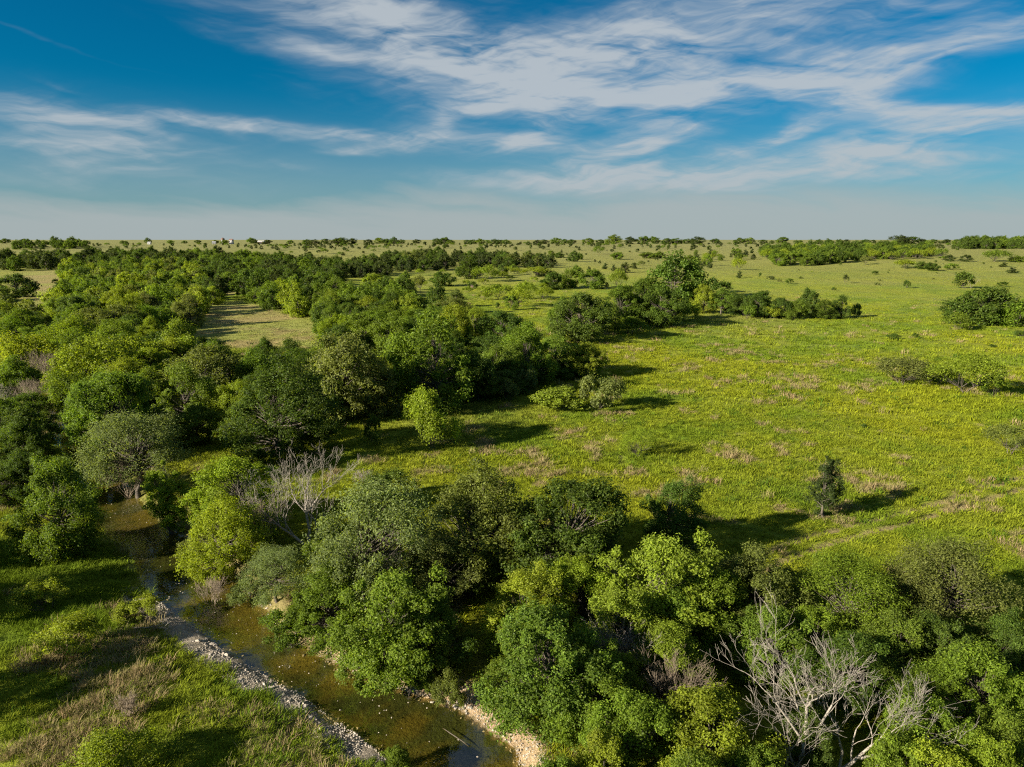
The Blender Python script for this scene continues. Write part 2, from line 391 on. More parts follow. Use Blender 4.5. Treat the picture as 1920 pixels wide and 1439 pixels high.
('S',150.1,199.0,3.5,1.7,'d','small dark bush at the right edge of the meadow',''),
('S',126.4,177.0,1.7,0.8,'d','tiny dark bush on the meadow above the pale-trunked mesquite',''),
('M',76.5,130.6,10.9,5.3,'o','wide flat-topped mesquite standing in the open meadow',''),
('M',83.8,122.8,10.6,7.0,'b','yellow-green mesquite with bare pale branching trunk in the open meadow',''),
('S',82.7,130.4,6.9,3.6,'d','dark bush wedged between the two meadow mesquites',''),
('S',87.7,121.0,3.9,3.9,'g','trailing bush at the right foot of the pale-trunked mesquite',''),
('M',66.2,86.3,6.3,3.9,'o','sparse low mesquite at the right edge of the meadow',''),
('C',31.8,65.5,3.3,6.8,'k','dark narrow tree standing alone in the near meadow',''),
('M',16.6,85.0,4.9,3.6,'b','faint see-through sapling in the middle of the meadow',''),
('S',53.4,99.5,1.0,0.6,'d','tiny dark weed clump in the middle of the meadow',''),
('B',-29.6,273.3,8.5,9.1,'d','dark round tree at the left of the inner pasture',''),
('B',-20.2,251.5,9.1,8.4,'o','yellow-olive tree with a long shadow on the inner pasture',''),
('S',-5.6,272.5,2.1,2.3,'d','small dark bush at the tip of a shadow on the inner pasture',''),
('B',-39.2,393.0,14.0,7.6,'d','dark tree behind the inner pasture',''),
('M',-47.5,352.0,7.1,7.9,'o','thin olive tree left of the inner pasture',''),
('B',-69.7,343.4,12.3,9.8,'b','yellow-green domed tree left of the inner pasture',''),
('B',-51.3,328.4,11.3,8.9,'d','dark tree shading the inner pasture from the left',''),
('B',-27.5,442.9,15.1,11.8,'d','two-toned tree at the top of the inner pasture',''),
('M',-15.7,419.9,13.7,9.3,'b','bright loose tree at the top of the inner pasture',''),
('B',-6.2,470.0,6.9,8.6,'d','narrow dark tree at the top of the inner pasture',''),
('M',-6.0,308.2,13.2,6.0,'b','pale yellow mesquite in the middle of the inner pasture',''),
('M',6.1,314.1,11.0,7.3,'b','pale mesquite right of the inner pasture middle',''),
('M',2.6,280.1,10.9,7.0,'b','bright sprawling mesquite on the inner pasture',''),
('M',15.0,308.4,9.6,5.3,'b','bright mesquite left of the big pale-limbed tree',''),
('M',14.1,453.6,16.2,6.2,'b','bright mesquite with a long shadow at the far side of the inner pasture',''),
('S',3.9,506.9,4.7,3.9,'d','small dark bush at the far side of the inner pasture',''),
('B',21.5,461.9,12.2,6.3,'k','dark tree with a whitish twig at the far side of the inner pasture',''),
('B',21.9,369.3,12.6,9.4,'d','dark leaning tree left of the oval pair on the pasture',''),
('B',31.4,380.8,11.8,10.5,'g','green tree of the oval pair on the pasture',''),
('B',43.5,372.5,13.3,10.6,'g','oval green tree alone on the pasture before the far slope',''),
('B',42.7,450.4,9.1,6.9,'g','green tree behind the oval pair',''),
('M',57.7,370.4,10.4,9.7,'b','yellow-green loose tree before the far slope',''),
('J',55.2,493.9,4.6,4.9,'k','small dark pointed juniper behind the oval green tree',''),
('S',52.0,375.1,2.9,3.2,'k','black little bush right of the oval green tree',''),
('J',72.1,531.8,5.8,4.8,'k','round dark juniper alone on the far slope',''),
('J',75.2,510.4,4.3,5.4,'k','pointed dark juniper on the far slope',''),
('J',81.5,495.5,10.7,7.9,'k','wide dark juniper pair on the far slope',''),
('J',95.2,539.2,7.5,4.9,'k','dark juniper touching the wide pair on the far slope',''),
('M',108.8,578.6,5.8,3.9,'o','small umbrella tree on the far slope',''),
('M',106.3,845.4,14.3,8.9,'g','bright green round tree high on the far slope',''),
('S',131.1,904.7,6.3,3.4,'k','tiny dark bush right of the bright round tree on the far slope',''),
('B',111.6,729.4,13.5,7.7,'g','two-part tree with a dark shadow on the far slope',''),
('B',61.0,685.8,11.6,9.9,'d','dark tree left on the far slope',''),
('B',71.3,732.6,7.9,7.2,'g','green tree against the dark tree left on the far slope',''),
('B',45.1,790.2,9.7,7.1,'g','green tree by the far juniper band',''),
('B',53.4,768.0,10.7,6.4,'d','dark tree at the end of the far juniper band',''),
('S',159.6,880.9,5.4,4.6,'k','tiny round dark bush high on the far slope',''),
('B',151.0,767.0,17.8,7.0,'g','dull tree row behind the tallest pasture tree',''),
('B',166.0,781.8,15.7,6.5,'g','tree peeping out left of the tallest pasture tree',''),
('J',148.5,448.6,4.5,5.2,'k','small dark upright juniper on the right slope',''),
('M',177.5,539.0,11.3,7.8,'b','yellow-green umbrella mesquite on the right slope',''),
('S',165.6,458.5,2.5,2.8,'d','tiny bush on the right slope near the upright juniper',''),
('S',164.2,435.5,5.1,2.3,'o','low brownish bush on the right slope',''),
('S',164.6,406.7,4.4,2.8,'d','low dark bush with a shadow on the right slope',''),
('M',199.0,409.2,3.2,4.7,'k','thin small tree with a shadow on the right slope',''),
('M',314.8,614.5,8.5,7.5,'o','small dark-leaved tree below the mesquite band',''),
('M',322.2,565.9,17.5,6.9,'y','yellow mesquite below the mesquite band',''),
('B',331.4,556.9,9.5,6.4,'d','dark bush beside the yellow mesquite',''),
('B',330.1,540.5,10.9,5.8,'d','dark low tree at the right of the yellow mesquite',''),
('S',351.4,550.4,10.2,4.6,'g','green bush right of the yellow mesquite',''),
('S',262.3,497.7,5.8,2.3,'d','flat dark bush below the small dark-leaved tree',''),
('S',213.4,400.2,3.1,1.5,'o','faint bush on the smooth right slope',''),
('J',408.4,644.5,10.9,6.3,'k','dark bush pair on the upper right slope, left one',''),
('J',419.0,636.2,13.3,6.7,'k','dark bush pair on the upper right slope, right one',''),
('M',434.8,699.6,10.8,8.5,'g','green tree above the dark bush pair',''),
('M',447.8,639.5,24.7,10.2,'g','wide pale tree below the right horizon wood',''),
('B',461.0,629.6,13.6,5.3,'g','low trees at the right edge below the horizon wood',''),
('J',404.2,566.2,7.4,3.9,'k','dark bush above the right edge shrub',''),
('J',369.4,507.6,8.7,5.0,'k','dark round shrub with a shadow near the right edge',''),
('M',414.1,661.7,10.2,3.6,'g','flat bush on the upper right slope',''),
('B',-240.7,331.3,17.0,11.2,'d','large dark tree at the left edge of the left pasture',''),
('B',-232.2,310.8,14.6,6.0,'d','dark tree cut by the left edge beside the left pasture',''),
('S',-272.8,409.1,4.1,2.8,'k','small dark bush in the left pasture',''),
('B',-799.9,1525.9,15.2,10.3,'d','lone round tree on the left skyline',''),
('B',-40.0,33.0,6.5,7.0,'g','tree beyond the left edge shading the middle of the near bank',''),
('B',-35.0,24.0,5.0,5.5,'g','tree outside the lower left corner shading the near bank grass',''),
('B',-46.0,45.0,7.5,8.0,'g','tree beyond the left edge whose shade reaches the lone bushy bright tree',''),
('B',-53.0,53.0,8.0,9.0,'g','tree beyond the left edge behind the shaded near bank',''),
]
REGIONS = ['far dark wood at left', 'left creek wood', 'far central wood', 'far juniper band', 'wood above the dry clearing', 'wood below the dry clearing', 'creekside thicket at left', 'inner pasture', 'mesquite band on the right slope', 'scrub left of the mesquite band', 'far slope below the skyline', 'upper right slope', 'far slope of the middle pasture', 'pasture beyond the far central wood', 'right horizon wood', 'distant grove at the left skyline', 'row of trees along the skyline']
SCATTER = [  # kind, x, y, crown width, height, colour, region, row, order
('B',-64.6,111.7,7.9,7.7,'b',5,1,1),('B',-48.9,98.3,8.7,9.0,'g',5,1,2),('B',-40.4,98.5,7.3,8.0,'b',5,1,3),('B',-39.9,106.3,7.3,7.5,'d',5,1,4),
('B',-27.6,117.5,9.3,7.4,'g',5,1,5),('B',-23.5,122.3,7.1,7.3,'b',5,1,6),('B',-12.1,122.2,8.1,6.5,'g',5,1,7),('B',-80.2,123.4,7.2,6.5,'g',5,2,1),
('B',-64.6,127.9,8.6,8.7,'b',5,2,2),('B',-56.3,122.3,8.4,7.0,'g',5,2,3),('B',-57.9,129.5,8.5,7.8,'g',5,2,4),('B',-43.4,132.0,7.9,8.1,'d',5,2,5),
('B',-36.1,127.3,9.2,7.4,'b',5,2,6),('B',-20.3,128.5,8.7,7.9,'d',5,2,7),('B',-79.3,132.2,8.8,8.9,'d',5,3,1),('B',-73.5,138.5,8.4,9.2,'d',5,3,2),
('B',-61.2,139.3,7.8,7.4,'b',5,3,3),('B',-37.0,136.1,9.5,7.6,'d',5,3,4),('B',-31.7,132.6,7.6,7.7,'d',5,3,5),('B',-22.4,136.2,8.3,7.5,'g',5,3,6),
('B',-13.7,135.5,9.1,8.9,'d',5,3,7),('B',-82.5,141.6,9.4,7.9,'g',5,4,1),('B',-69.7,143.7,7.4,6.9,'d',5,4,2),('B',-52.2,139.7,7.0,7.2,'d',5,4,3),
('B',-37.4,148.8,9.4,10.2,'d',5,4,4),('B',-19.9,145.6,8.6,7.2,'g',5,4,5),('B',-12.6,147.8,7.2,7.6,'d',5,4,6),('B',-4.4,149.7,8.6,7.0,'d',5,4,7),
('B',1.8,144.7,9.1,9.3,'d',5,4,8),('B',-71.5,92.0,6.4,6.8,'d',6,0,1),('B',-89.6,119.7,6.4,6.0,'d',6,0,2),('B',-73.4,99.4,6.4,6.0,'d',6,0,3),
('B',-64.1,86.3,7.5,6.5,'d',6,0,4),('B',-67.3,103.0,7.8,8.5,'g',6,0,5),('B',-61.1,95.9,7.8,8.1,'d',6,0,6),('B',-107.2,143.9,8.0,6.5,'g',1,1,1),
('B',-118.4,160.6,10.9,9.0,'g',1,1,2),('B',-123.2,170.1,10.9,9.9,'g',1,1,3),('B',-111.2,158.2,9.7,8.1,'g',1,1,4),('B',-93.1,142.3,9.6,8.7,'g',1,1,5),
('B',-104.8,161.1,9.3,9.2,'d',1,1,6),('B',-95.5,160.7,9.0,8.8,'d',1,1,7),('B',-88.7,150.7,10.3,10.4,'g',1,1,8),('B',-143.6,191.5,9.9,8.3,'g',1,2,1),
('B',-134.5,179.9,7.6,6.1,'b',1,2,2),('B',-138.0,185.5,8.5,8.0,'b',1,2,3),('B',-134.6,191.5,8.3,8.5,'d',1,2,4),('B',-114.4,174.3,10.3,8.7,'d',1,2,5),
('B',-121.2,188.7,10.0,10.7,'g',1,2,6),('B',-102.5,180.4,10.4,9.0,'d',1,2,7),('B',-95.2,180.3,8.4,7.3,'b',1,2,8),('B',-156.5,207.8,8.5,8.9,'b',1,3,1),
('B',-151.2,201.3,10.3,8.9,'b',1,3,2),('B',-147.2,223.4,9.0,9.7,'g',1,3,3),('B',-135.2,211.0,10.8,10.8,'d',1,3,4),('B',-121.7,208.0,9.3,8.8,'d',1,3,5),
('B',-124.2,220.7,10.0,10.4,'b',1,3,6),('B',-105.5,197.4,10.5,9.9,'g',1,3,7),('B',-104.0,219.1,9.2,9.7,'o',1,3,8),('B',-169.4,227.2,10.7,8.9,'o',1,4,1),
('B',-162.9,229.2,9.3,8.2,'b',1,4,2),('B',-149.2,235.3,9.5,9.7,'g',1,4,3),('B',-141.6,231.7,9.3,8.6,'d',1,4,4),('B',-133.7,231.0,10.9,11.4,'b',1,4,5),
('B',-126.0,232.5,10.8,9.4,'o',1,4,6),('B',-125.2,240.2,9.9,9.7,'g',1,4,7),('B',-112.9,228.8,9.3,7.5,'b',1,4,8),('B',-171.6,257.2,10.4,10.2,'b',1,5,1),
('B',-164.5,248.3,10.7,8.6,'b',1,5,2),('B',-178.5,272.9,10.8,10.3,'g',1,5,3),('B',-155.6,253.0,11.0,10.5,'b',1,5,4),('B',-142.5,245.6,10.2,8.6,'g',1,5,5),
('B',-135.1,240.6,10.1,8.4,'b',1,5,6),('B',-132.3,251.2,10.6,11.5,'b',1,5,7),('B',-118.2,249.4,10.4,8.8,'b',1,5,8),('B',-119.7,258.3,10.9,10.3,'b',1,5,9),
('B',-46.1,189.7,7.8,7.2,'d',4,1,1),('B',-37.1,186.9,8.3,8.5,'g',4,1,2),('B',-37.5,192.9,9.2,9.3,'g',4,1,3),('B',-30.1,181.0,8.8,8.0,'g',4,1,4),
('B',-15.4,181.9,10.0,10.3,'b',4,1,5),('B',-52.4,198.5,8.0,8.1,'g',4,2,1),('B',-29.3,204.1,8.7,7.9,'g',4,2,2),('B',-25.1,193.5,8.5,7.9,'d',4,2,3),
('B',-19.3,198.2,8.6,9.4,'d',4,2,4),('B',-15.1,202.6,8.1,8.6,'b',4,2,5),('B',-50.9,213.7,9.1,8.3,'d',4,3,1),('B',-44.9,206.8,8.4,6.9,'d',4,3,2),
('B',-36.8,204.9,8.9,9.0,'g',4,3,3),('B',-33.4,213.0,9.4,7.6,'b',4,3,4),('B',-21.9,208.6,8.4,7.8,'d',4,3,5),('B',-63.4,228.9,9.2,9.4,'g',4,4,1),
('B',-62.9,235.4,9.7,9.6,'b',4,4,2),('B',-54.7,222.7,9.4,7.6,'d',4,4,3),('B',-50.6,237.2,9.6,8.6,'b',4,4,4),('B',-41.1,231.8,9.5,9.0,'d',4,4,5),
('B',-17.2,217.9,9.2,9.8,'o',4,4,6),('J',-144.8,338.2,9.5,10.2,'k',2,1,1),('J',-153.2,372.4,7.3,8.3,'k',2,1,2),('J',-167.3,422.8,8.4,7.7,'k',2,1,3),
('J',-138.6,373.2,8.7,9.7,'k',2,1,4),('J',-115.7,341.3,9.1,7.9,'k',2,1,5),('J',-131.9,397.4,9.4,8.6,'k',2,1,6),('J',-116.0,385.1,8.0,8.7,'k',2,1,7),
('J',-99.8,339.6,9.9,9.1,'k',2,1,8),('J',-105.7,404.9,8.5,8.3,'k',2,1,9),('J',-209.4,467.0,8.9,9.1,'k',2,2,1),('J',-190.3,442.1,8.3,8.4,'k',2,2,2),
('J',-188.8,472.3,9.4,10.3,'k',2,2,3),('J',-189.8,494.1,8.1,7.5,'k',2,2,4),('J',-176.4,501.3,8.2,8.4,'k',2,2,5),('J',-140.3,427.8,8.0,7.2,'k',2,2,6),
('J',-152.4,469.6,8.5,8.6,'k',2,2,7),('J',-146.7,480.0,8.1,7.5,'k',2,2,8),('J',-145.9,492.7,7.4,6.8,'k',2,2,9),('J',-233.7,537.6,9.5,8.4,'k',2,3,1),
('J',-221.8,530.8,9.3,8.2,'k',2,3,2),('J',-214.9,542.1,9.4,9.6,'k',2,3,3),('J',-206.5,581.1,8.5,9.2,'k',2,3,4),('J',-184.7,530.9,8.4,9.5,'k',2,3,5),
('J',-179.5,546.2,8.4,7.8,'k',2,3,6),('J',-165.2,529.4,7.2,7.1,'k',2,3,7),('J',-157.9,536.6,9.4,9.1,'k',2,3,8),('J',-157.4,550.1,9.4,10.5,'k',2,3,9),
('J',-142.0,559.9,9.4,10.5,'k',2,3,10),('J',-279.6,587.1,8.8,8.2,'k',2,4,1),('J',-286.9,626.8,8.7,8.2,'k',2,4,2),('J',-230.7,598.9,9.9,8.7,'k',2,4,3),
('J',-220.0,582.0,9.1,9.7,'k',2,4,4),('J',-221.1,594.6,9.5,9.6,'k',2,4,5),('J',-226.5,609.9,8.3,8.1,'k',2,4,6),('J',-212.7,619.0,9.2,7.9,'k',2,4,7),
('J',-198.0,581.3,8.6,7.7,'k',2,4,8),('J',-184.1,603.1,8.5,9.0,'k',2,4,9),('J',-309.3,637.3,9.1,9.4,'k',2,5,1),('J',-314.1,649.2,8.6,8.5,'k',2,5,2),
('J',-340.8,715.5,7.9,8.1,'k',2,5,3),('J',-307.6,669.1,8.6,9.6,'k',2,5,4),('J',-283.3,643.4,9.5,10.8,'k',2,5,5),('J',-280.3,660.3,8.7,9.6,'k',2,5,6),
('J',-278.7,671.3,8.9,9.0,'k',2,5,7),('J',-258.3,629.3,8.9,9.1,'k',2,5,8),('J',-283.8,701.7,7.4,8.4,'k',2,5,9),('J',-246.4,631.0,9.8,9.1,'k',2,5,10),
('M',250.4,659.6,12.2,9.0,'g',8,1,1),('M',268.6,675.6,12.0,8.0,'g',8,1,2),('M',283.0,674.4,12.3,8.4,'g',8,1,3),('M',291.0,655.6,13.1,8.5,'b',8,1,4),
('M',298.2,666.5,13.7,7.8,'g',8,1,5),('M',316.7,656.8,13.7,9.6,'g',8,1,6),('M',359.6,686.0,11.2,7.4,'b',8,1,7),('M',369.9,672.7,11.8,7.2,'b',8,1,8),
('M',389.8,688.3,14.8,8.9,'g',8,1,9),('M',400.3,681.8,13.4,7.8,'b',8,1,10),('M',278.0,724.3,13.9,10.4,'g',8,2,1),('M',277.2,708.7,14.0,10.0,'b',8,2,2),
('M',301.1,712.6,12.0,7.1,'g',8,2,3),('M',314.4,718.1,13.6,9.1,'g',8,2,4),('M',332.0,715.1,12.9,7.9,'g',8,2,5),('M',322.8,692.9,13.1,7.5,'g',8,2,6),
('M',361.6,719.8,13.4,8.1,'b',8,2,7),('M',370.4,715.2,13.5,8.9,'b',8,2,8),('M',407.8,701.8,11.6,8.5,'b',8,2,9),('M',433.6,712.9,12.5,9.2,'b',8,2,10),
('M',267.7,725.5,15.0,9.3,'b',8,3,1),('M',290.4,754.8,11.6,8.6,'g',8,3,2),('M',307.9,734.4,14.5,10.1,'b',8,3,3),('M',367.0,749.6,11.8,7.3,'g',8,3,4),
('M',374.0,757.5,11.6,7.0,'g',8,3,5),('M',383.2,750.2,14.8,8.3,'g',8,3,6),('M',376.5,726.7,11.6,7.1,'b',8,3,7),('M',402.5,750.9,13.6,8.0,'b',8,3,8),
('M',397.1,732.5,12.6,7.4,'g',8,3,9),('M',432.9,731.3,11.8,6.5,'b',8,3,10),('M',298.5,784.2,15.0,10.2,'b',8,4,1),('M',313.7,815.8,11.7,7.8,'g',8,4,2),
('M',360.9,806.5,13.6,8.6,'b',8,4,3),('M',395.8,769.7,11.7,8.4,'g',8,4,4),('M',422.2,758.2,12.9,9.1,'b',8,4,5),('M',432.1,775.2,14.4,9.4,'b',8,4,6),
('M',457.4,802.8,12.8,9.2,'g',8,4,7),('M',434.3,760.5,13.0,9.4,'b',8,4,8),('M',462.9,770.8,13.6,9.3,'b',8,4,9),('M',470.6,777.6,11.2,7.8,'b',8,4,10),
('M',344.5,834.8,14.6,10.8,'b',8,5,1),('M',350.7,845.6,11.8,8.1,'g',8,5,2),('M',363.0,869.7,14.2,10.5,'b',8,5,3),('M',368.8,847.1,14.2,8.4,'b',8,5,4),
('M',381.7,846.9,11.8,6.7,'b',8,5,5),('M',374.3,829.9,13.3,9.6,'b',8,5,6),('M',411.1,825.0,13.9,8.5,'b',8,5,7),('M',434.3,870.3,11.3,8.3,'b',8,5,8),
('M',441.4,862.4,12.8,9.3,'b',8,5,9),('M',434.5,832.6,14.0,8.9,'b',8,5,10),('J',-109.6,477.1,9.9,10.3,'k',3,1,1),('J',-122.7,540.5,7.7,8.4,'k',3,1,2),
('J',-100.9,458.3,8.4,8.4,'k',3,1,3),('J',-109.1,498.1,8.0,9.0,'k',3,1,4),('J',-98.6,497.8,7.3,6.6,'k',3,1,5),('J',-102.4,529.7,8.4,8.3,'k',3,1,6),
('J',-101.5,538.8,9.1,10.0,'k',3,1,7),('J',-96.1,510.5,9.4,9.5,'k',3,1,8),('J',-88.5,484.1,9.5,9.9,'k',3,1,9),('J',-83.8,525.0,9.9,10.0,'k',3,1,10),
('J',-77.1,515.9,7.6,8.0,'k',3,1,11),('J',-59.8,542.1,9.9,8.9,'k',3,1,12),('J',-131.0,571.2,9.4,10.5,'k',3,2,1),('J',-111.6,576.8,8.1,7.2,'k',3,2,2),
('J',-104.9,571.2,9.9,9.0,'k',3,2,3),('J',-81.5,545.2,9.9,11.2,'k',3,2,4),('J',-81.1,556.1,8.8,9.9,'k',3,2,5),('J',-55.5,582.6,9.7,9.7,'k',3,2,6),
('J',-40.7,581.5,8.6,7.4,'k',3,2,7),('J',-37.7,568.6,9.9,11.3,'k',3,2,8),('J',-27.1,577.4,8.8,8.7,'k',3,2,9),('J',-11.1,569.5,10.0,10.0,'k',3,2,10),
('J',10.8,566.6,8.8,8.3,'k',3,2,11),('J',15.1,555.3,8.6,7.9,'k',3,2,12),('J',25.0,579.2,9.2,10.4,'k',3,2,13),('J',-132.0,594.8,9.0,8.3,'k',3,3,1),
('J',-91.6,586.8,9.8,8.4,'k',3,3,2),('J',-84.1,614.3,9.4,9.7,'k',3,3,3),('J',-77.7,595.8,7.7,8.7,'k',3,3,4),('J',-52.0,590.8,8.3,7.3,'k',3,3,5),
('J',-52.4,607.1,7.6,7.4,'k',3,3,6),('J',-43.2,614.8,9.0,8.8,'k',3,3,7),('J',-40.1,593.1,7.5,7.5,'k',3,3,8),('J',-26.0,604.3,8.7,7.5,'k',3,3,9),
('J',4.4,603.4,7.4,8.4,'k',3,3,10),('J',12.3,598.5,7.3,7.1,'k',3,3,11),('J',13.7,586.9,9.7,9.1,'k',3,3,12),('J',24.6,609.9,8.4,8.1,'k',3,3,13),
('J',-131.7,624.6,7.7,7.4,'k',3,4,1),('J',-126.9,636.9,7.2,7.3,'k',3,4,2),('J',-70.6,625.5,8.8,8.1,'k',3,4,3),('J',-67.1,631.3,8.5,7.6,'k',3,4,4),
('J',-60.0,642.5,7.9,8.7,'k',3,4,5),('J',-55.7,622.4,8.5,7.4,'k',3,4,6),('J',-26.9,638.1,8.0,9.0,'k',3,4,7),('J',-21.7,624.8,8.4,9.6,'k',3,4,8),
('J',1.6,637.5,9.1,7.8,'k',3,4,9),('J',3.9,628.9,8.8,9.5,'k',3,4,10),('J',29.9,635.1,9.8,11.0,'k',3,4,11),('J',32.2,621.6,8.4,8.7,'k',3,4,12),
('J',-112.8,664.6,7.9,8.2,'k',3,5,1),('J',-96.4,656.0,9.2,7.8,'k',3,5,2),('J',-80.2,642.5,8.6,9.2,'k',3,5,3),('J',-72.7,648.3,8.7,8.1,'k',3,5,4),
('J',-67.8,664.4,8.6,7.9,'k',3,5,5),('J',-55.2,653.6,9.6,8.5,'k',3,5,6),('J',-43.6,647.7,7.2,8.2,'k',3,5,7),('J',-27.9,651.2,9.6,10.8,'k',3,5,8),
('J',-20.7,655.2,9.8,11.1,'k',3,5,9),('J',-20.5,664.3,9.2,10.6,'k',3,5,10),('J',-10.1,643.1,7.9,8.2,'k',3,5,11),('J',-1.6,654.7,8.7,9.3,'k',3,5,12),
('J',23.2,648.4,9.0,10.3,'k',3,5,13),('J',-122.0,677.4,10.0,9.8,'k',3,6,1),('J',-112.1,699.4,7.2,7.3,'k',3,6,2),('J',-87.6,691.1,9.6,11.0,'k',3,6,3),
('J',-66.4,673.0,9.4,9.9,'k',3,6,4),('J',-59.1,703.5,9.4,9.3,'k',3,6,5),('J',-53.7,682.4,8.8,8.8,'k',3,6,6),('J',-53.5,694.9,9.0,7.7,'k',3,6,7),
('J',-46.5,666.1,9.9,8.8,'k',3,6,8),('J',-40.9,682.1,9.4,9.9,'k',3,6,9),('J',-40.4,702.3,7.7,8.1,'k',3,6,10),('J',-24.3,682.6,8.2,8.4,'k',3,6,11),
('J',14.9,675.6,8.6,8.6,'k',3,6,12),('J',20.3,688.2,8.7,7.8,'k',3,6,13),('J',-122.4,723.9,8.2,8.3,'k',3,7,1),('J',-108.9,739.5,8.6,8.3,'k',3,7,2),
('J',-100.5,774.5,7.3,8.1,'k',3,7,3),('J',-83.3,725.1,8.6,8.8,'k',3,7,4),('J',-88.2,771.8,8.7,8.7,'k',3,7,5),('J',-73.2,711.4,8.3,9.5,'k',3,7,6),
('J',-74.7,748.9,9.8,11.0,'k',3,7,7),('J',-72.9,741.1,7.3,6.4,'k',3,7,8),('J',-73.6,758.9,7.6,6.7,'k',3,7,9),('J',-60.6,739.3,10.0,11.3,'k',3,7,10),
('J',-47.4,715.2,7.7,7.6,'k',3,7,11),('J',-29.5,718.0,7.4,7.1,'k',3,7,12),('J',-7.0,705.8,9.6,9.5,'k',3,7,13),('M',-51.4,363.5,7.6,5.0,'b',7,1,1),
('M',-25.9,307.0,4.5,3.0,'b',7,1,2),('M',-22.6,340.7,5.0,3.2,'b',7,1,3),('M',-15.0,342.3,4.9,3.4,'b',7,1,4),('M',-12.7,305.3,5.6,3.3,'b',7,1,5),
('S',-1.6,296.5,5.1,2.7,'d',7,1,6),('M',-49.8,391.8,4.2,2.6,'b',7,2,1),('M',-26.2,392.9,4.5,3.1,'b',7,2,2),('S',-21.6,371.6,5.4,3.9,'d',7,2,3),
('M',-16.2,399.7,5.7,3.6,'b',7,2,4),('S',-7.8,363.9,4.8,2.9,'d',7,2,5),('M',17.0,365.0,5.4,3.5,'b',7,2,6),('M',19.1,383.7,4.2,2.3,'b',7,2,7),
('S',-74.8,419.0,6.2,3.2,'d',7,3,1),('S',-68.8,443.5,6.5,3.7,'d',7,3,2),('M',-42.7,435.9,4.8,3.3,'b',7,3,3),('M',-6.0,448.5,7.0,4.1,'b',7,3,4),
('M',-1.3,428.0,5.0,2.9,'b',7,3,5),('M',13.6,421.8,5.1,2.8,'b',7,3,6),('M',24.3,440.8,4.3,2.8,'b',7,3,7),('M',-64.7,479.0,6.4,4.1,'b',7,4,1),
('M',-51.1,505.2,4.9,3.3,'b',7,4,2),('S',-39.4,496.1,6.3,4.2,'d',7,4,3),('M',-4.1,539.6,4.6,3.0,'b',7,4,4),('M',-1.8,494.5,7.2,4.5,'b',7,4,5),
('M',2.7,480.6,7.9,4.8,'b',7,4,6),('M',20.9,504.2,5.9,4.1,'b',7,4,7),('J',-345.4,531.5,8.0,7.8,'k',0,1,1),('J',-342.6,560.1,10.2,11.4,'k',0,1,2),
('J',-322.3,534.1,9.2,7.9,'k',0,1,3),('J',-309.3,535.5,8.5,8.8,'k',0,1,4),('J',-292.0,536.4,7.7,7.3,'k',0,1,5),('J',-294.1,544.4,10.2,9.2,'k',0,1,6),
('J',-290.3,558.9,8.3,7.8,'k',0,1,7),('J',-267.6,537.9,8.7,7.7,'k',0,1,8),('J',-399.0,565.0,8.9,7.6,'k',0,2,1),('J',-422.7,603.2,7.4,6.9,'k',0,2,2),
('J',-397.8,601.3,7.6,6.9,'k',0,2,3),('J',-375.4,579.3,9.8,10.8,'k',0,2,4),('J',-356.6,571.7,10.2,9.0,'k',0,2,5),('J',-352.9,589.7,10.0,9.5,'k',0,2,6),
('J',-310.2,591.8,10.1,10.6,'k',0,2,7),('J',-287.4,573.8,10.3,11.4,'k',0,2,8),('J',-411.7,630.8,7.9,6.8,'k',0,3,1),('J',-386.5,623.7,9.4,8.7,'k',0,3,2),
('J',-344.9,612.6,8.6,9.5,'k',0,3,3),('J',-371.3,672.4,7.5,7.9,'k',0,3,4),('J',-375.2,699.0,7.3,6.4,'k',0,3,5),('J',-355.9,694.1,8.4,7.5,'k',0,3,6),
('J',-360.3,719.2,10.1,10.9,'k',0,3,7),('J',-322.3,649.4,8.0,8.0,'k',0,3,8),('M',146.1,575.8,5.6,3.2,'b',9,1,1),('J',168.6,642.2,5.5,5.9,'k',9,1,2),
('M',160.8,611.3,5.3,3.8,'b',9,1,3),('J',163.8,589.6,5.5,5.2,'k',9,1,4),('M',182.4,657.2,5.5,4.1,'b',9,1,5),('M',195.5,696.9,8.6,5.3,'b',9,1,6),
('J',159.0,553.2,5.9,5.6,'k',9,1,7),('M',176.9,697.2,6.1,3.7,'b',9,2,1),('J',192.0,725.7,5.9,5.9,'k',9,2,2),('J',195.1,734.2,6.3,5.8,'k',9,2,3),
('M',213.3,734.0,7.8,5.6,'b',9,2,4),('M',245.4,744.3,5.5,3.4,'b',9,2,5),('M',252.4,749.3,5.0,3.3,'b',9,2,6),('J',253.3,723.9,6.4,5.9,'k',9,2,7),
('J',204.1,761.2,5.5,4.9,'k',9,3,1),('M',212.9,758.4,6.8,3.9,'b',9,3,2),('M',220.7,783.6,7.5,4.8,'b',9,3,3),('M',231.1,770.0,5.6,4.1,'b',9,3,4),
('J',246.3,776.7,4.6,4.8,'k',9,3,5),('J',261.7,788.9,6.3,6.1,'k',9,3,6),('J',264.4,756.6,4.7,4.6,'k',9,3,7),('J',227.6,797.6,7.1,6.7,'k',9,4,1),
('J',242.8,843.6,6.9,6.3,'k',9,4,2),('M',243.4,833.6,6.5,4.9,'b',9,4,3),('J',259.2,804.7,5.9,6.7,'k',9,4,4),('J',281.1,833.5,6.5,6.2,'k',9,4,5),
('J',272.0,802.9,6.5,6.6,'k',9,4,6),('J',296.9,855.4,6.0,6.0,'k',9,4,7),('M',-281.9,882.1,5.5,3.0,'g',13,1,1),('S',-242.4,825.1,6.9,4.0,'k',13,1,2),
('S',-245.6,879.5,6.1,3.5,'k',13,1,3),('M',-231.5,854.5,8.0,5.9,'g',13,1,4),('M',-206.8,831.9,6.2,3.7,'g',13,1,5),('S',-199.1,816.0,6.4,4.4,'k',13,1,6),
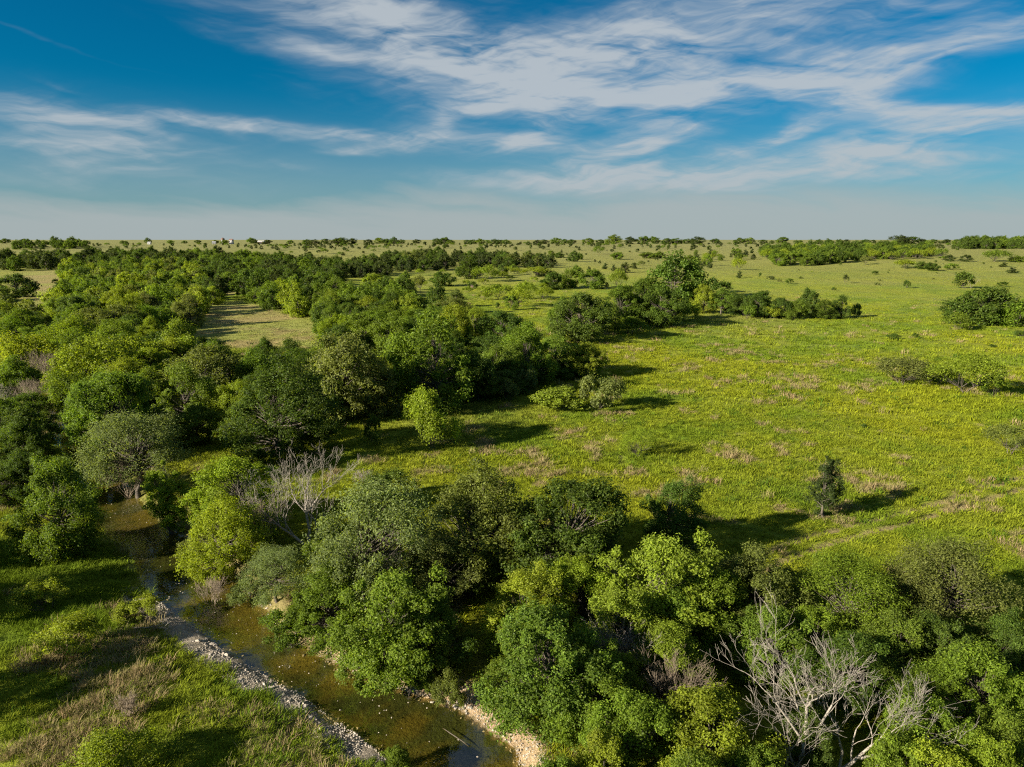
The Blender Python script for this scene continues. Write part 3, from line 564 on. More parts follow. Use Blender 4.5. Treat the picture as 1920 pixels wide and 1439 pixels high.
('S',-216.6,898.7,7.8,5.0,'k',13,1,7),('M',-209.8,886.2,4.1,2.8,'g',13,1,8),('S',-184.8,858.0,4.8,2.9,'k',13,1,9),('M',-179.1,898.0,6.0,3.3,'g',13,1,10),
('J',-352.2,973.1,6.0,6.1,'k',13,2,1),('S',-317.6,939.9,6.5,4.6,'k',13,2,2),('M',-315.4,966.7,7.2,5.0,'g',13,2,3),('S',-273.8,920.2,5.8,3.4,'k',13,2,4),
('M',-264.5,953.8,5.5,4.1,'g',13,2,5),('M',-260.3,946.2,5.3,3.6,'g',13,2,6),('M',-241.2,899.4,5.6,3.1,'g',13,2,7),('M',-196.2,942.4,4.6,3.2,'g',13,2,8),
('M',-190.6,960.4,7.4,4.7,'g',13,2,9),('M',-174.9,972.6,4.3,3.1,'g',13,2,10),('S',-375.7,1015.8,4.9,3.1,'k',13,3,1),('M',-335.0,1021.2,6.2,3.5,'g',13,3,2),
('M',-332.5,1036.2,7.4,4.5,'g',13,3,3),('M',-289.1,978.2,7.5,4.4,'g',13,3,4),('S',-280.4,1001.0,7.2,4.3,'k',13,3,5),('S',-255.6,980.9,6.8,4.9,'k',13,3,6),
('S',-236.2,1028.5,5.1,2.7,'k',13,3,7),('S',-213.9,1013.0,6.3,3.3,'k',13,3,8),('M',-200.0,980.9,7.7,5.4,'g',13,3,9),('S',-163.7,1021.4,4.4,2.7,'k',13,3,10),
('S',-411.1,1070.3,6.6,4.3,'k',13,4,1),('J',-388.7,1054.7,5.4,4.6,'k',13,4,2),('M',-377.7,1074.8,5.5,4.0,'g',13,4,3),('S',-353.0,1082.3,7.3,4.6,'k',13,4,4),
('J',-307.3,1084.8,5.5,5.4,'k',13,4,5),('S',-287.2,1046.7,5.3,2.9,'k',13,4,6),('S',-269.1,1067.5,6.8,4.9,'k',13,4,7),('M',-254.1,1058.1,6.2,4.6,'g',13,4,8),
('M',-198.9,1043.6,5.0,3.3,'g',13,4,9),('M',-185.3,1041.2,5.2,3.5,'g',13,4,10),('S',-415.6,1120.9,4.8,2.8,'k',13,5,1),('M',-422.7,1144.2,4.3,2.7,'g',13,5,2),
('M',-370.3,1106.2,5.1,3.4,'g',13,5,3),('S',-343.4,1121.4,7.9,5.5,'k',13,5,4),('S',-325.8,1120.2,7.9,4.2,'k',13,5,5),('S',-300.9,1143.4,7.4,5.1,'k',13,5,6),
('S',-255.8,1109.6,5.0,3.5,'k',13,5,7),('M',-255.5,1137.3,5.7,3.8,'g',13,5,8),('S',-197.1,1120.4,5.2,3.5,'k',13,5,9),('M',-174.8,1094.7,4.7,3.0,'g',13,5,10),
('S',-422.5,1181.0,7.8,5.7,'k',13,6,1),('S',-390.7,1150.4,4.5,3.2,'k',13,6,2),('J',-354.1,1196.5,5.4,5.7,'k',13,6,3),('S',-327.5,1188.0,7.6,4.6,'k',13,6,4),
('S',-292.4,1190.1,4.4,3.2,'k',13,6,5),('S',-280.6,1161.6,8.0,5.7,'k',13,6,6),('S',-253.5,1211.8,4.6,2.6,'k',13,6,7),('S',-238.9,1190.0,4.8,2.7,'k',13,6,8),
('S',-208.7,1152.9,6.1,3.6,'k',13,6,9),('M',-209.5,1170.7,6.0,3.8,'g',13,6,10),('J',-202.6,1224.9,4.9,5.1,'k',13,6,11),('S',-656.4,901.3,6.5,3.6,'k',10,1,1),
('M',-657.3,944.0,4.2,2.4,'g',10,1,2),('M',-632.1,912.0,6.0,3.3,'g',10,1,3),('J',-637.0,926.1,3.7,3.1,'k',10,1,4),('J',-606.7,926.1,5.1,5.0,'k',10,1,5),
('J',-590.4,913.3,3.8,4.0,'k',10,1,6),('S',-34.6,945.5,7.8,5.7,'k',10,1,7),('S',4.4,923.3,6.9,4.6,'k',10,1,8),('S',42.8,947.8,7.1,4.7,'k',10,1,9),
('J',91.0,940.4,5.9,5.5,'k',10,1,10),('J',238.3,918.9,6.1,6.9,'k',10,1,11),('S',339.6,942.4,5.6,3.1,'k',10,1,12),('J',384.2,943.4,5.7,6.0,'k',10,1,13),
('J',401.9,898.0,5.3,5.2,'k',10,1,14),('J',433.6,941.5,4.1,4.4,'k',10,1,15),('J',431.4,908.6,5.8,6.6,'k',10,1,16),('J',486.4,944.2,6.0,6.2,'k',10,1,17),
('M',485.9,889.8,5.9,3.5,'g',10,1,18),('J',515.4,940.9,4.5,4.4,'k',10,1,19),('J',502.9,889.6,3.7,3.7,'k',10,1,20),('S',558.4,901.8,7.4,5.4,'k',10,1,21),
('M',-636.5,979.7,4.0,2.7,'g',10,2,1),('J',-591.3,967.9,5.9,6.6,'k',10,2,2),('J',-332.2,974.7,6.0,6.2,'k',10,2,3),('J',-323.2,954.3,4.7,5.2,'k',10,2,4),
('J',-245.3,961.9,3.9,4.0,'k',10,2,5),('S',-230.1,949.3,5.7,3.6,'k',10,2,6),('S',-210.7,954.8,5.3,3.4,'k',10,2,7),('M',-130.1,976.6,7.0,3.9,'g',10,2,8),
('J',-71.6,963.7,4.9,4.5,'k',10,2,9),('J',39.5,978.9,4.8,4.9,'k',10,2,10),('S',91.2,981.5,4.9,3.4,'k',10,2,11),('S',129.0,980.6,4.1,2.7,'k',10,2,12),
('J',144.6,979.1,5.4,6.2,'k',10,2,13),('J',254.0,967.3,6.2,6.8,'k',10,2,14),('S',330.6,958.0,4.6,3.1,'k',10,2,15),('J',413.3,950.2,4.5,4.2,'k',10,2,16),
('J',473.9,968.2,5.4,5.9,'k',10,2,17),('J',526.0,977.5,5.0,4.7,'k',10,2,18),('S',555.7,957.6,4.7,3.5,'k',10,2,19),('S',596.2,973.0,6.6,3.7,'k',10,2,20),
('M',614.3,961.0,7.7,4.5,'g',10,2,21),('J',-686.7,998.8,4.6,4.2,'k',10,3,1),('J',-373.1,992.0,5.6,5.4,'k',10,3,2),('J',-345.5,1000.6,5.4,5.6,'k',10,3,3),
('S',-291.7,1001.0,5.0,3.3,'k',10,3,4),('M',-182.8,993.0,6.6,3.7,'g',10,3,5),('J',-117.5,991.6,4.7,4.1,'k',10,3,6),('S',-92.8,1003.4,6.0,3.8,'k',10,3,7),
('S',-21.0,981.9,7.3,5.4,'k',10,3,8),('S',-11.0,1003.2,6.1,3.8,'k',10,3,9),('J',52.9,1006.4,4.6,5.0,'k',10,3,10),('S',84.9,1002.2,7.3,5.2,'k',10,3,11),
('J',123.2,1007.0,4.4,4.8,'k',10,3,12),('M',214.4,983.2,7.0,4.8,'g',10,3,13),('J',263.0,1003.0,5.8,5.3,'k',10,3,14),('M',295.9,997.4,6.5,4.0,'g',10,3,15),
('M',326.3,1005.5,5.4,3.7,'g',10,3,16),('S',385.6,1002.0,5.8,3.4,'k',10,3,17),('J',448.2,997.4,6.0,6.6,'k',10,3,18),('J',456.6,985.4,3.8,3.3,'k',10,3,19),
('M',503.2,995.9,6.2,3.5,'g',10,3,20),('S',588.0,1005.4,6.9,4.1,'k',10,3,21),('M',-723.6,1021.1,7.7,5.6,'g',10,4,1),('M',-614.4,1007.6,5.0,3.3,'g',10,4,2),
('S',-594.7,1026.0,5.1,2.8,'k',10,4,3),('S',-563.2,1011.5,6.9,3.7,'k',10,4,4),('M',-341.3,1031.3,7.5,5.3,'g',10,4,5),('J',-297.6,1030.5,4.2,4.5,'k',10,4,6),
('M',-197.4,1030.0,4.1,2.7,'g',10,4,7),('M',-68.1,1008.9,6.0,4.1,'g',10,4,8),('M',-46.1,1027.7,6.3,4.4,'g',10,4,9),('S',0.8,1030.9,5.9,3.7,'k',10,4,10),
('S',120.4,1029.5,7.6,5.6,'k',10,4,11),('M',159.3,1026.6,6.5,3.6,'g',10,4,12),('M',159.0,1018.2,5.5,3.5,'g',10,4,13),('J',241.8,1026.4,5.2,4.5,'k',10,4,14),
('S',365.2,1030.3,6.6,4.3,'k',10,4,15),('J',418.9,1014.0,5.8,5.5,'k',10,4,16),('M',488.0,1013.4,7.8,4.8,'g',10,4,17),('S',564.9,1016.1,6.6,3.6,'k',10,4,18),
('J',628.8,1029.9,4.1,3.5,'k',10,4,19),('M',637.3,1013.9,7.2,4.7,'g',10,4,20),('S',649.9,1012.6,7.8,4.8,'k',10,4,21),('J',-744.3,1037.0,4.3,4.2,'k',10,5,1),
('J',-680.1,1057.7,5.8,5.5,'k',10,5,2),('S',-640.9,1044.7,6.6,3.4,'k',10,5,3),('M',-569.0,1046.8,7.3,4.1,'g',10,5,4),('J',-427.1,1047.1,4.8,4.9,'k',10,5,5),
('M',-392.8,1039.1,7.4,4.4,'g',10,5,6),('J',-282.3,1044.9,5.5,5.4,'k',10,5,7),('J',-243.5,1056.0,4.8,5.1,'k',10,5,8),('J',-117.1,1038.3,6.0,6.8,'k',10,5,9),
('J',-98.4,1051.8,4.9,5.3,'k',10,5,10),('S',-31.7,1056.0,7.4,3.8,'k',10,5,11),('S',274.1,1033.7,6.7,3.5,'k',10,5,12),('J',292.0,1055.9,6.3,5.4,'k',10,5,13),
('J',349.3,1034.7,4.3,4.0,'k',10,5,14),('J',414.1,1057.5,4.5,5.0,'k',10,5,15),('M',449.5,1036.9,5.1,3.6,'g',10,5,16),('M',480.3,1062.7,4.4,2.9,'g',10,5,17),
('S',488.7,1043.5,4.4,3.1,'k',10,5,18),('S',512.7,1040.0,6.2,3.7,'k',10,5,19),('J',538.0,1047.9,5.5,6.0,'k',10,5,20),('J',583.3,1037.0,5.9,6.0,'k',10,5,21),
('J',-709.0,1079.6,6.3,5.6,'k',10,6,1),('M',-595.1,1065.3,7.5,5.3,'g',10,6,2),('S',-494.3,1080.3,5.3,3.7,'k',10,6,3),('J',-426.6,1078.4,5.1,4.6,'k',10,6,4),
('M',-368.9,1072.8,6.5,4.0,'g',10,6,5),('M',-362.3,1065.1,4.4,2.9,'g',10,6,6),('J',-319.1,1076.7,6.2,5.5,'k',10,6,7),('S',-119.9,1079.9,5.9,2.9,'k',10,6,8),
('S',9.4,1081.2,6.0,3.9,'k',10,6,9),('J',56.8,1071.7,4.2,4.5,'k',10,6,10),('M',75.3,1066.2,6.3,4.4,'g',10,6,11),('M',145.1,1070.7,7.9,5.7,'g',10,6,12),
('S',182.4,1074.4,7.2,3.7,'k',10,6,13),('S',222.3,1063.6,4.5,2.6,'k',10,6,14),('J',280.3,1065.8,4.8,5.3,'k',10,6,15),('M',292.2,1076.0,6.7,4.7,'g',10,6,16),
('J',323.7,1073.6,4.7,4.4,'k',10,6,17),('J',358.9,1064.8,4.6,5.2,'k',10,6,18),('M',396.5,1079.7,4.9,3.6,'g',10,6,19),('J',566.3,1074.8,4.9,4.3,'k',10,6,20),
('M',622.5,1074.5,4.9,3.2,'g',10,6,21),('J',655.4,1063.8,6.1,6.3,'k',10,6,22),('M',-780.9,1087.7,5.1,2.9,'g',10,7,1),('J',-756.0,1083.5,4.2,3.9,'k',10,7,2),
('J',-655.5,1085.9,4.6,4.9,'k',10,7,3),('S',-645.4,1083.0,4.6,2.7,'k',10,7,4),('M',-643.8,1101.0,7.2,4.9,'g',10,7,5),('M',-515.1,1106.5,4.4,2.8,'g',10,7,6),
('S',-383.2,1102.0,4.9,3.6,'k',10,7,7),('S',-321.4,1104.8,6.2,3.7,'k',10,7,8),('J',-231.8,1105.4,5.9,6.5,'k',10,7,9),('J',-226.8,1086.1,4.4,4.9,'k',10,7,10),
('M',-154.7,1107.4,4.6,3.3,'g',10,7,11),('M',-93.5,1087.4,7.8,4.5,'g',10,7,12),('M',-43.8,1082.8,5.0,3.2,'g',10,7,13),('M',143.8,1098.3,7.1,4.8,'g',10,7,14),
('M',258.7,1101.5,6.8,4.9,'g',10,7,15),('S',333.0,1107.5,7.1,5.2,'k',10,7,16),('J',395.6,1099.3,4.5,5.0,'k',10,7,17),('S',433.9,1088.0,5.5,3.6,'k',10,7,18),
('M',522.4,1082.2,7.3,4.3,'g',10,7,19),('J',617.7,1100.6,6.4,6.5,'k',10,7,20),('M',701.3,1099.4,7.9,5.2,'g',10,7,21),('M',-771.1,1121.5,5.5,3.8,'g',10,8,1),
('S',-741.4,1117.8,5.7,3.3,'k',10,8,2),('J',-705.7,1110.6,5.5,6.1,'k',10,8,3),('J',-663.6,1112.0,4.8,5.0,'k',10,8,4),('M',-607.1,1128.5,7.8,4.8,'g',10,8,5),
('S',-494.5,1119.6,7.5,4.6,'k',10,8,6),('M',-463.5,1125.2,6.7,4.0,'g',10,8,7),('M',-335.8,1119.8,7.5,5.5,'g',10,8,8),('J',-311.8,1135.2,6.3,6.6,'k',10,8,9),
('M',-272.5,1122.3,4.4,3.1,'g',10,8,10),('S',-239.6,1134.1,7.6,4.8,'k',10,8,11),('J',-204.5,1115.5,4.4,4.4,'k',10,8,12),('M',-104.6,1127.6,6.9,4.7,'g',10,8,13),
('J',-51.9,1121.0,4.7,4.7,'k',10,8,14),('J',-39.7,1107.9,4.5,4.1,'k',10,8,15),('M',122.9,1112.2,6.4,4.7,'g',10,8,16),('J',177.6,1113.6,4.6,5.1,'k',10,8,17),
('S',220.4,1125.0,5.4,2.9,'k',10,8,18),('S',289.9,1112.8,5.8,3.7,'k',10,8,19),('J',448.4,1124.3,5.3,4.8,'k',10,8,20),('J',563.5,1122.6,6.3,5.6,'k',10,8,21),
('J',-821.0,1144.4,5.3,5.4,'k',10,9,1),('J',-770.7,1151.9,5.9,5.8,'k',10,9,2),('J',-615.5,1145.8,5.4,5.3,'k',10,9,3),('M',-513.0,1137.9,7.9,4.4,'g',10,9,4),
('J',-453.4,1150.1,4.9,5.2,'k',10,9,5),('S',-421.6,1153.1,7.1,4.9,'k',10,9,6),('M',-383.3,1152.5,4.7,2.6,'g',10,9,7),('J',-357.4,1139.3,5.7,5.4,'k',10,9,8),
('S',-271.6,1156.5,7.1,5.0,'k',10,9,9),('J',-195.0,1144.6,4.6,4.0,'k',10,9,10),('S',-168.4,1159.4,6.4,3.7,'k',10,9,11),('J',-9.5,1140.8,5.9,5.9,'k',10,9,12),
('M',-3.5,1143.8,6.7,4.3,'g',10,9,13),('J',36.5,1144.0,6.3,7.0,'k',10,9,14),('J',73.1,1135.9,5.4,5.1,'k',10,9,15),('J',132.3,1156.3,5.7,6.3,'k',10,9,16),
('M',168.3,1149.9,7.7,5.7,'g',10,9,17),('M',179.0,1148.8,6.5,3.6,'g',10,9,18),('S',296.7,1137.6,7.4,4.6,'k',10,9,19),('S',405.8,1158.6,5.4,3.1,'k',10,9,20),
('J',730.4,1159.6,5.8,6.2,'k',10,9,21),('S',-336.6,1178.0,4.4,2.4,'k',10,10,1),('J',-176.9,1180.8,4.8,5.2,'k',10,10,2),('S',-147.1,1165.3,7.9,5.8,'k',10,10,3),
('J',-80.0,1188.8,4.9,4.8,'k',10,10,4),('S',-73.6,1186.0,6.1,3.6,'k',10,10,5),('J',-25.2,1188.6,6.2,7.1,'k',10,10,6),('J',13.1,1173.2,5.3,4.6,'k',10,10,7),
('J',89.2,1186.0,5.4,5.9,'k',10,10,8),('M',164.0,1185.8,5.7,4.1,'g',10,10,9),('S',217.3,1165.1,5.0,3.7,'k',10,10,10),('S',268.2,1177.2,4.5,3.3,'k',10,10,11),
('S',335.1,1179.9,5.4,3.0,'k',10,10,12),('M',364.9,1161.9,6.4,3.6,'g',10,10,13),('M',546.1,1182.3,5.6,3.5,'g',10,10,14),('S',597.8,1175.3,6.0,4.4,'k',10,10,15),
('M',595.6,1161.6,6.2,4.5,'g',10,10,16),('M',615.2,1160.7,6.5,4.7,'g',10,10,17),('S',623.9,1175.2,6.1,4.1,'k',10,10,18),('J',665.9,1160.5,5.7,5.1,'k',10,10,19),
('J',692.5,1170.2,5.6,5.5,'k',10,10,20),('M',718.0,1186.8,4.5,3.0,'g',10,10,21),('M',-301.8,1191.3,4.3,3.0,'g',10,11,1),('M',-284.3,1202.0,5.6,3.4,'g',10,11,2),
('J',-246.8,1197.6,5.1,5.3,'k',10,11,3),('S',-247.2,1232.2,6.7,3.4,'k',10,11,4),('M',-208.3,1189.1,6.0,4.2,'g',10,11,5),('M',-198.3,1213.8,6.3,4.6,'g',10,11,6),
('J',-139.5,1230.1,5.6,5.7,'k',10,11,7),('J',-122.8,1189.3,5.8,6.1,'k',10,11,8),('M',-107.6,1209.1,7.6,5.1,'g',10,11,9),('M',-38.8,1209.6,5.3,3.4,'g',10,11,10),
('J',16.1,1243.6,4.9,5.5,'k',10,11,11),('M',22.6,1219.0,6.4,3.9,'g',10,11,12),('S',33.2,1223.5,4.7,3.0,'k',10,11,13),('M',40.4,1263.1,4.4,3.1,'g',10,11,14),
('S',73.6,1265.3,7.5,4.9,'k',10,11,15),('S',81.7,1224.3,6.0,4.1,'k',10,11,16),('J',109.7,1253.2,6.0,5.9,'k',10,11,17),('S',159.4,1229.3,7.7,5.7,'k',10,11,18),
('S',212.8,1248.2,6.6,3.8,'k',10,11,19),('M',228.6,1217.8,5.3,3.1,'g',10,11,20),('J',616.0,1227.0,6.2,6.2,'k',10,11,21),('J',655.9,1190.8,5.5,5.6,'k',10,11,22),
('S',162.5,416.6,2.9,2.1,'o',11,1,1),('S',187.0,444.5,2.6,1.4,'d',11,1,2),('S',171.5,364.4,2.6,1.6,'d',11,1,3),('S',228.9,427.2,2.2,1.4,'o',11,1,4),
('S',275.6,449.1,2.0,1.0,'o',11,1,5),('S',225.8,542.1,1.8,0.9,'o',11,2,1),('M',225.2,516.7,1.5,1.0,'b',11,2,2),('S',240.5,465.8,1.2,0.6,'o',11,2,3),
('S',284.4,519.8,1.7,1.0,'d',11,2,4),('S',314.0,508.2,1.6,0.9,'d',11,2,5),('S',299.5,547.2,1.4,0.9,'d',11,3,1),('S',338.7,591.1,1.4,0.7,'o',11,3,2),
('S',332.9,566.7,2.6,1.5,'d',11,3,3),('S',409.8,599.5,2.4,1.3,'d',11,3,4),('S',390.6,562.2,1.6,1.2,'d',11,3,5),('S',295.5,620.4,2.6,1.9,'d',11,4,1),
('S',384.9,626.4,2.8,2.1,'d',11,4,2),('S',377.8,604.5,1.5,0.8,'o',11,4,3),('S',404.3,638.1,2.8,1.6,'d',11,4,4),('S',475.1,656.6,2.7,1.7,'d',11,4,5),
('S',505.3,681.9,2.7,1.9,'d',11,4,6),('S',55.7,706.6,2.6,2.0,'k',12,1,1),('J',81.3,677.1,3.3,3.0,'k',12,1,2),('S',79.4,627.4,3.3,1.9,'k',12,1,3),
('M',104.5,574.0,2.8,1.9,'g',12,1,4),('S',135.7,685.4,2.8,1.6,'k',12,1,5),('S',151.0,722.5,4.1,2.2,'k',12,1,6),('M',56.9,844.9,3.0,2.0,'g',12,2,1),
('S',64.6,813.7,3.4,2.3,'k',12,2,2),('S',87.5,819.5,3.2,2.1,'k',12,2,3),('M',126.2,825.4,2.2,1.2,'g',12,2,4),('M',125.6,793.0,4.1,2.4,'g',12,2,5),
('S',171.2,829.0,4.8,2.7,'k',12,2,6),('J',63.5,886.5,3.9,4.4,'k',12,3,1),('M',77.5,859.0,2.1,1.5,'g',12,3,2),('S',106.2,920.1,2.5,1.5,'k',12,3,3),
('M',136.0,866.4,3.3,2.0,'g',12,3,4),('S',150.9,889.2,3.8,1.9,'k',12,3,5),('S',189.5,905.4,4.4,3.1,'k',12,3,6),('B',-974.3,1335.3,19.1,9.5,'d',16,0,1),
('B',-911.5,1296.8,15.9,7.9,'k',16,0,2),('B',-819.5,1240.3,12.7,6.3,'k',16,0,3),('B',-810.7,1319.1,10.8,5.4,'k',16,0,4),('B',-699.1,1246.7,10.2,5.3,'d',16,0,5),
('B',-629.0,1279.4,13.1,6.5,'g',16,0,6),('B',-636.9,1348.1,11.0,5.5,'d',16,0,7),('B',-598.5,1320.5,13.5,6.7,'d',16,0,8),('B',-551.2,1290.8,13.2,6.6,'d',16,0,9),
('B',-519.6,1252.9,15.3,7.7,'g',16,0,10),('B',-503.1,1343.2,19.2,10.2,'g',16,0,11),('B',-493.4,1333.0,13.6,7.2,'k',16,0,12),('B',-451.4,1280.3,15.7,7.8,'k',16,0,13),
('B',-406.1,1267.9,12.9,6.8,'g',16,0,14),('B',-375.6,1270.5,15.6,8.7,'d',16,0,15),('B',-353.7,1244.7,17.8,8.9,'k',16,0,16),('B',-348.4,1292.8,17.1,9.4,'d',16,0,17),
('B',-327.9,1294.4,21.1,10.6,'k',16,0,18),('B',-317.4,1292.6,23.7,11.9,'d',16,0,19),('B',-301.3,1308.6,18.7,10.4,'k',16,0,20),('B',-275.8,1330.3,16.3,8.1,'k',16,0,21),
('B',-256.0,1344.8,22.0,11.0,'g',16,0,22),('B',-240.2,1331.3,19.0,9.5,'d',16,0,23),('B',-223.4,1311.5,18.7,11.4,'d',16,0,24),('B',-215.6,1350.2,13.8,8.0,'d',16,0,25),
('B',-187.4,1356.1,16.6,8.3,'k',16,0,26),('B',-133.6,1243.2,17.8,10.7,'d',16,0,27),('B',-126.5,1287.8,21.0,11.0,'d',16,0,28),('B',-111.5,1262.5,12.9,7.6,'d',16,0,29),
('B',-81.3,1245.7,12.7,7.8,'d',16,0,30),('B',-71.7,1297.4,15.9,7.9,'d',16,0,31),('B',-55.5,1247.1,17.8,8.9,'g',16,0,32),('B',-46.3,1340.5,13.7,6.8,'g',16,0,33),
('B',-31.1,1265.8,18.1,9.0,'d',16,0,34),('B',-20.1,1310.5,12.0,7.1,'d',16,0,35),('B',-9.9,1294.7,15.9,7.9,'d',16,0,36),('B',47.0,1275.8,13.0,7.8,'k',16,0,37),
('B',60.0,1301.3,15.9,8.0,'k',16,0,38),('B',84.2,1353.8,22.1,11.1,'g',16,0,39),('B',102.4,1333.0,16.3,8.2,'d',16,0,40),('B',112.0,1302.2,15.9,8.5,'d',16,0,41),
('B',143.1,1303.3,21.3,10.6,'g',16,0,42),('B',166.5,1313.7,16.1,8.0,'d',16,0,43),('B',194.6,1334.1,29.9,15.0,'g',16,0,44),('B',218.1,1290.9,23.7,11.9,'k',16,0,45),
('B',241.8,1285.5,26.2,13.1,'d',16,0,46),('B',274.6,1334.3,24.5,12.3,'g',16,0,47),('B',283.6,1273.8,20.8,10.4,'d',16,0,48),('B',305.0,1281.8,20.9,10.5,'d',16,0,49),
('B',335.1,1322.4,18.9,9.4,'d',16,0,50),('B',345.5,1300.3,26.5,13.3,'k',16,0,51),('B',389.5,1327.6,19.0,9.5,'d',16,0,52),('B',415.4,1264.5,19.4,11.5,'d',16,0,53),
('B',441.2,1291.1,21.1,10.5,'g',16,0,54),('B',463.9,1279.6,15.7,7.8,'d',16,0,55),('B',485.1,1297.0,10.6,6.4,'d',16,0,56),('B',526.7,1349.9,24.8,12.4,'g',16,0,57),
('B',515.4,1242.6,12.7,7.0,'d',16,0,58),('B',566.6,1282.8,15.7,7.9,'d',16,0,59),('B',588.2,1287.1,15.8,7.9,'d',16,0,60),('B',595.6,1261.1,11.6,8.0,'d',16,0,61),
('B',598.0,1242.1,12.7,9.0,'k',16,0,62),('B',664.5,1307.4,14.7,8.3,'d',16,0,63),('B',696.7,1340.0,10.9,7.0,'k',16,0,64),('B',674.5,1254.4,12.8,6.4,'d',16,0,65),
('B',716.7,1278.8,31.3,15.7,'k',16,0,66),('B',748.6,1297.2,26.5,13.2,'d',16,0,67),('B',767.5,1303.1,18.6,9.3,'k',16,0,68),('B',809.9,1334.8,16.3,8.2,'d',16,0,69),
('B',827.2,1321.7,16.2,8.1,'k',16,0,70),('B',820.6,1284.5,13.1,8.3,'g',16,0,71),]
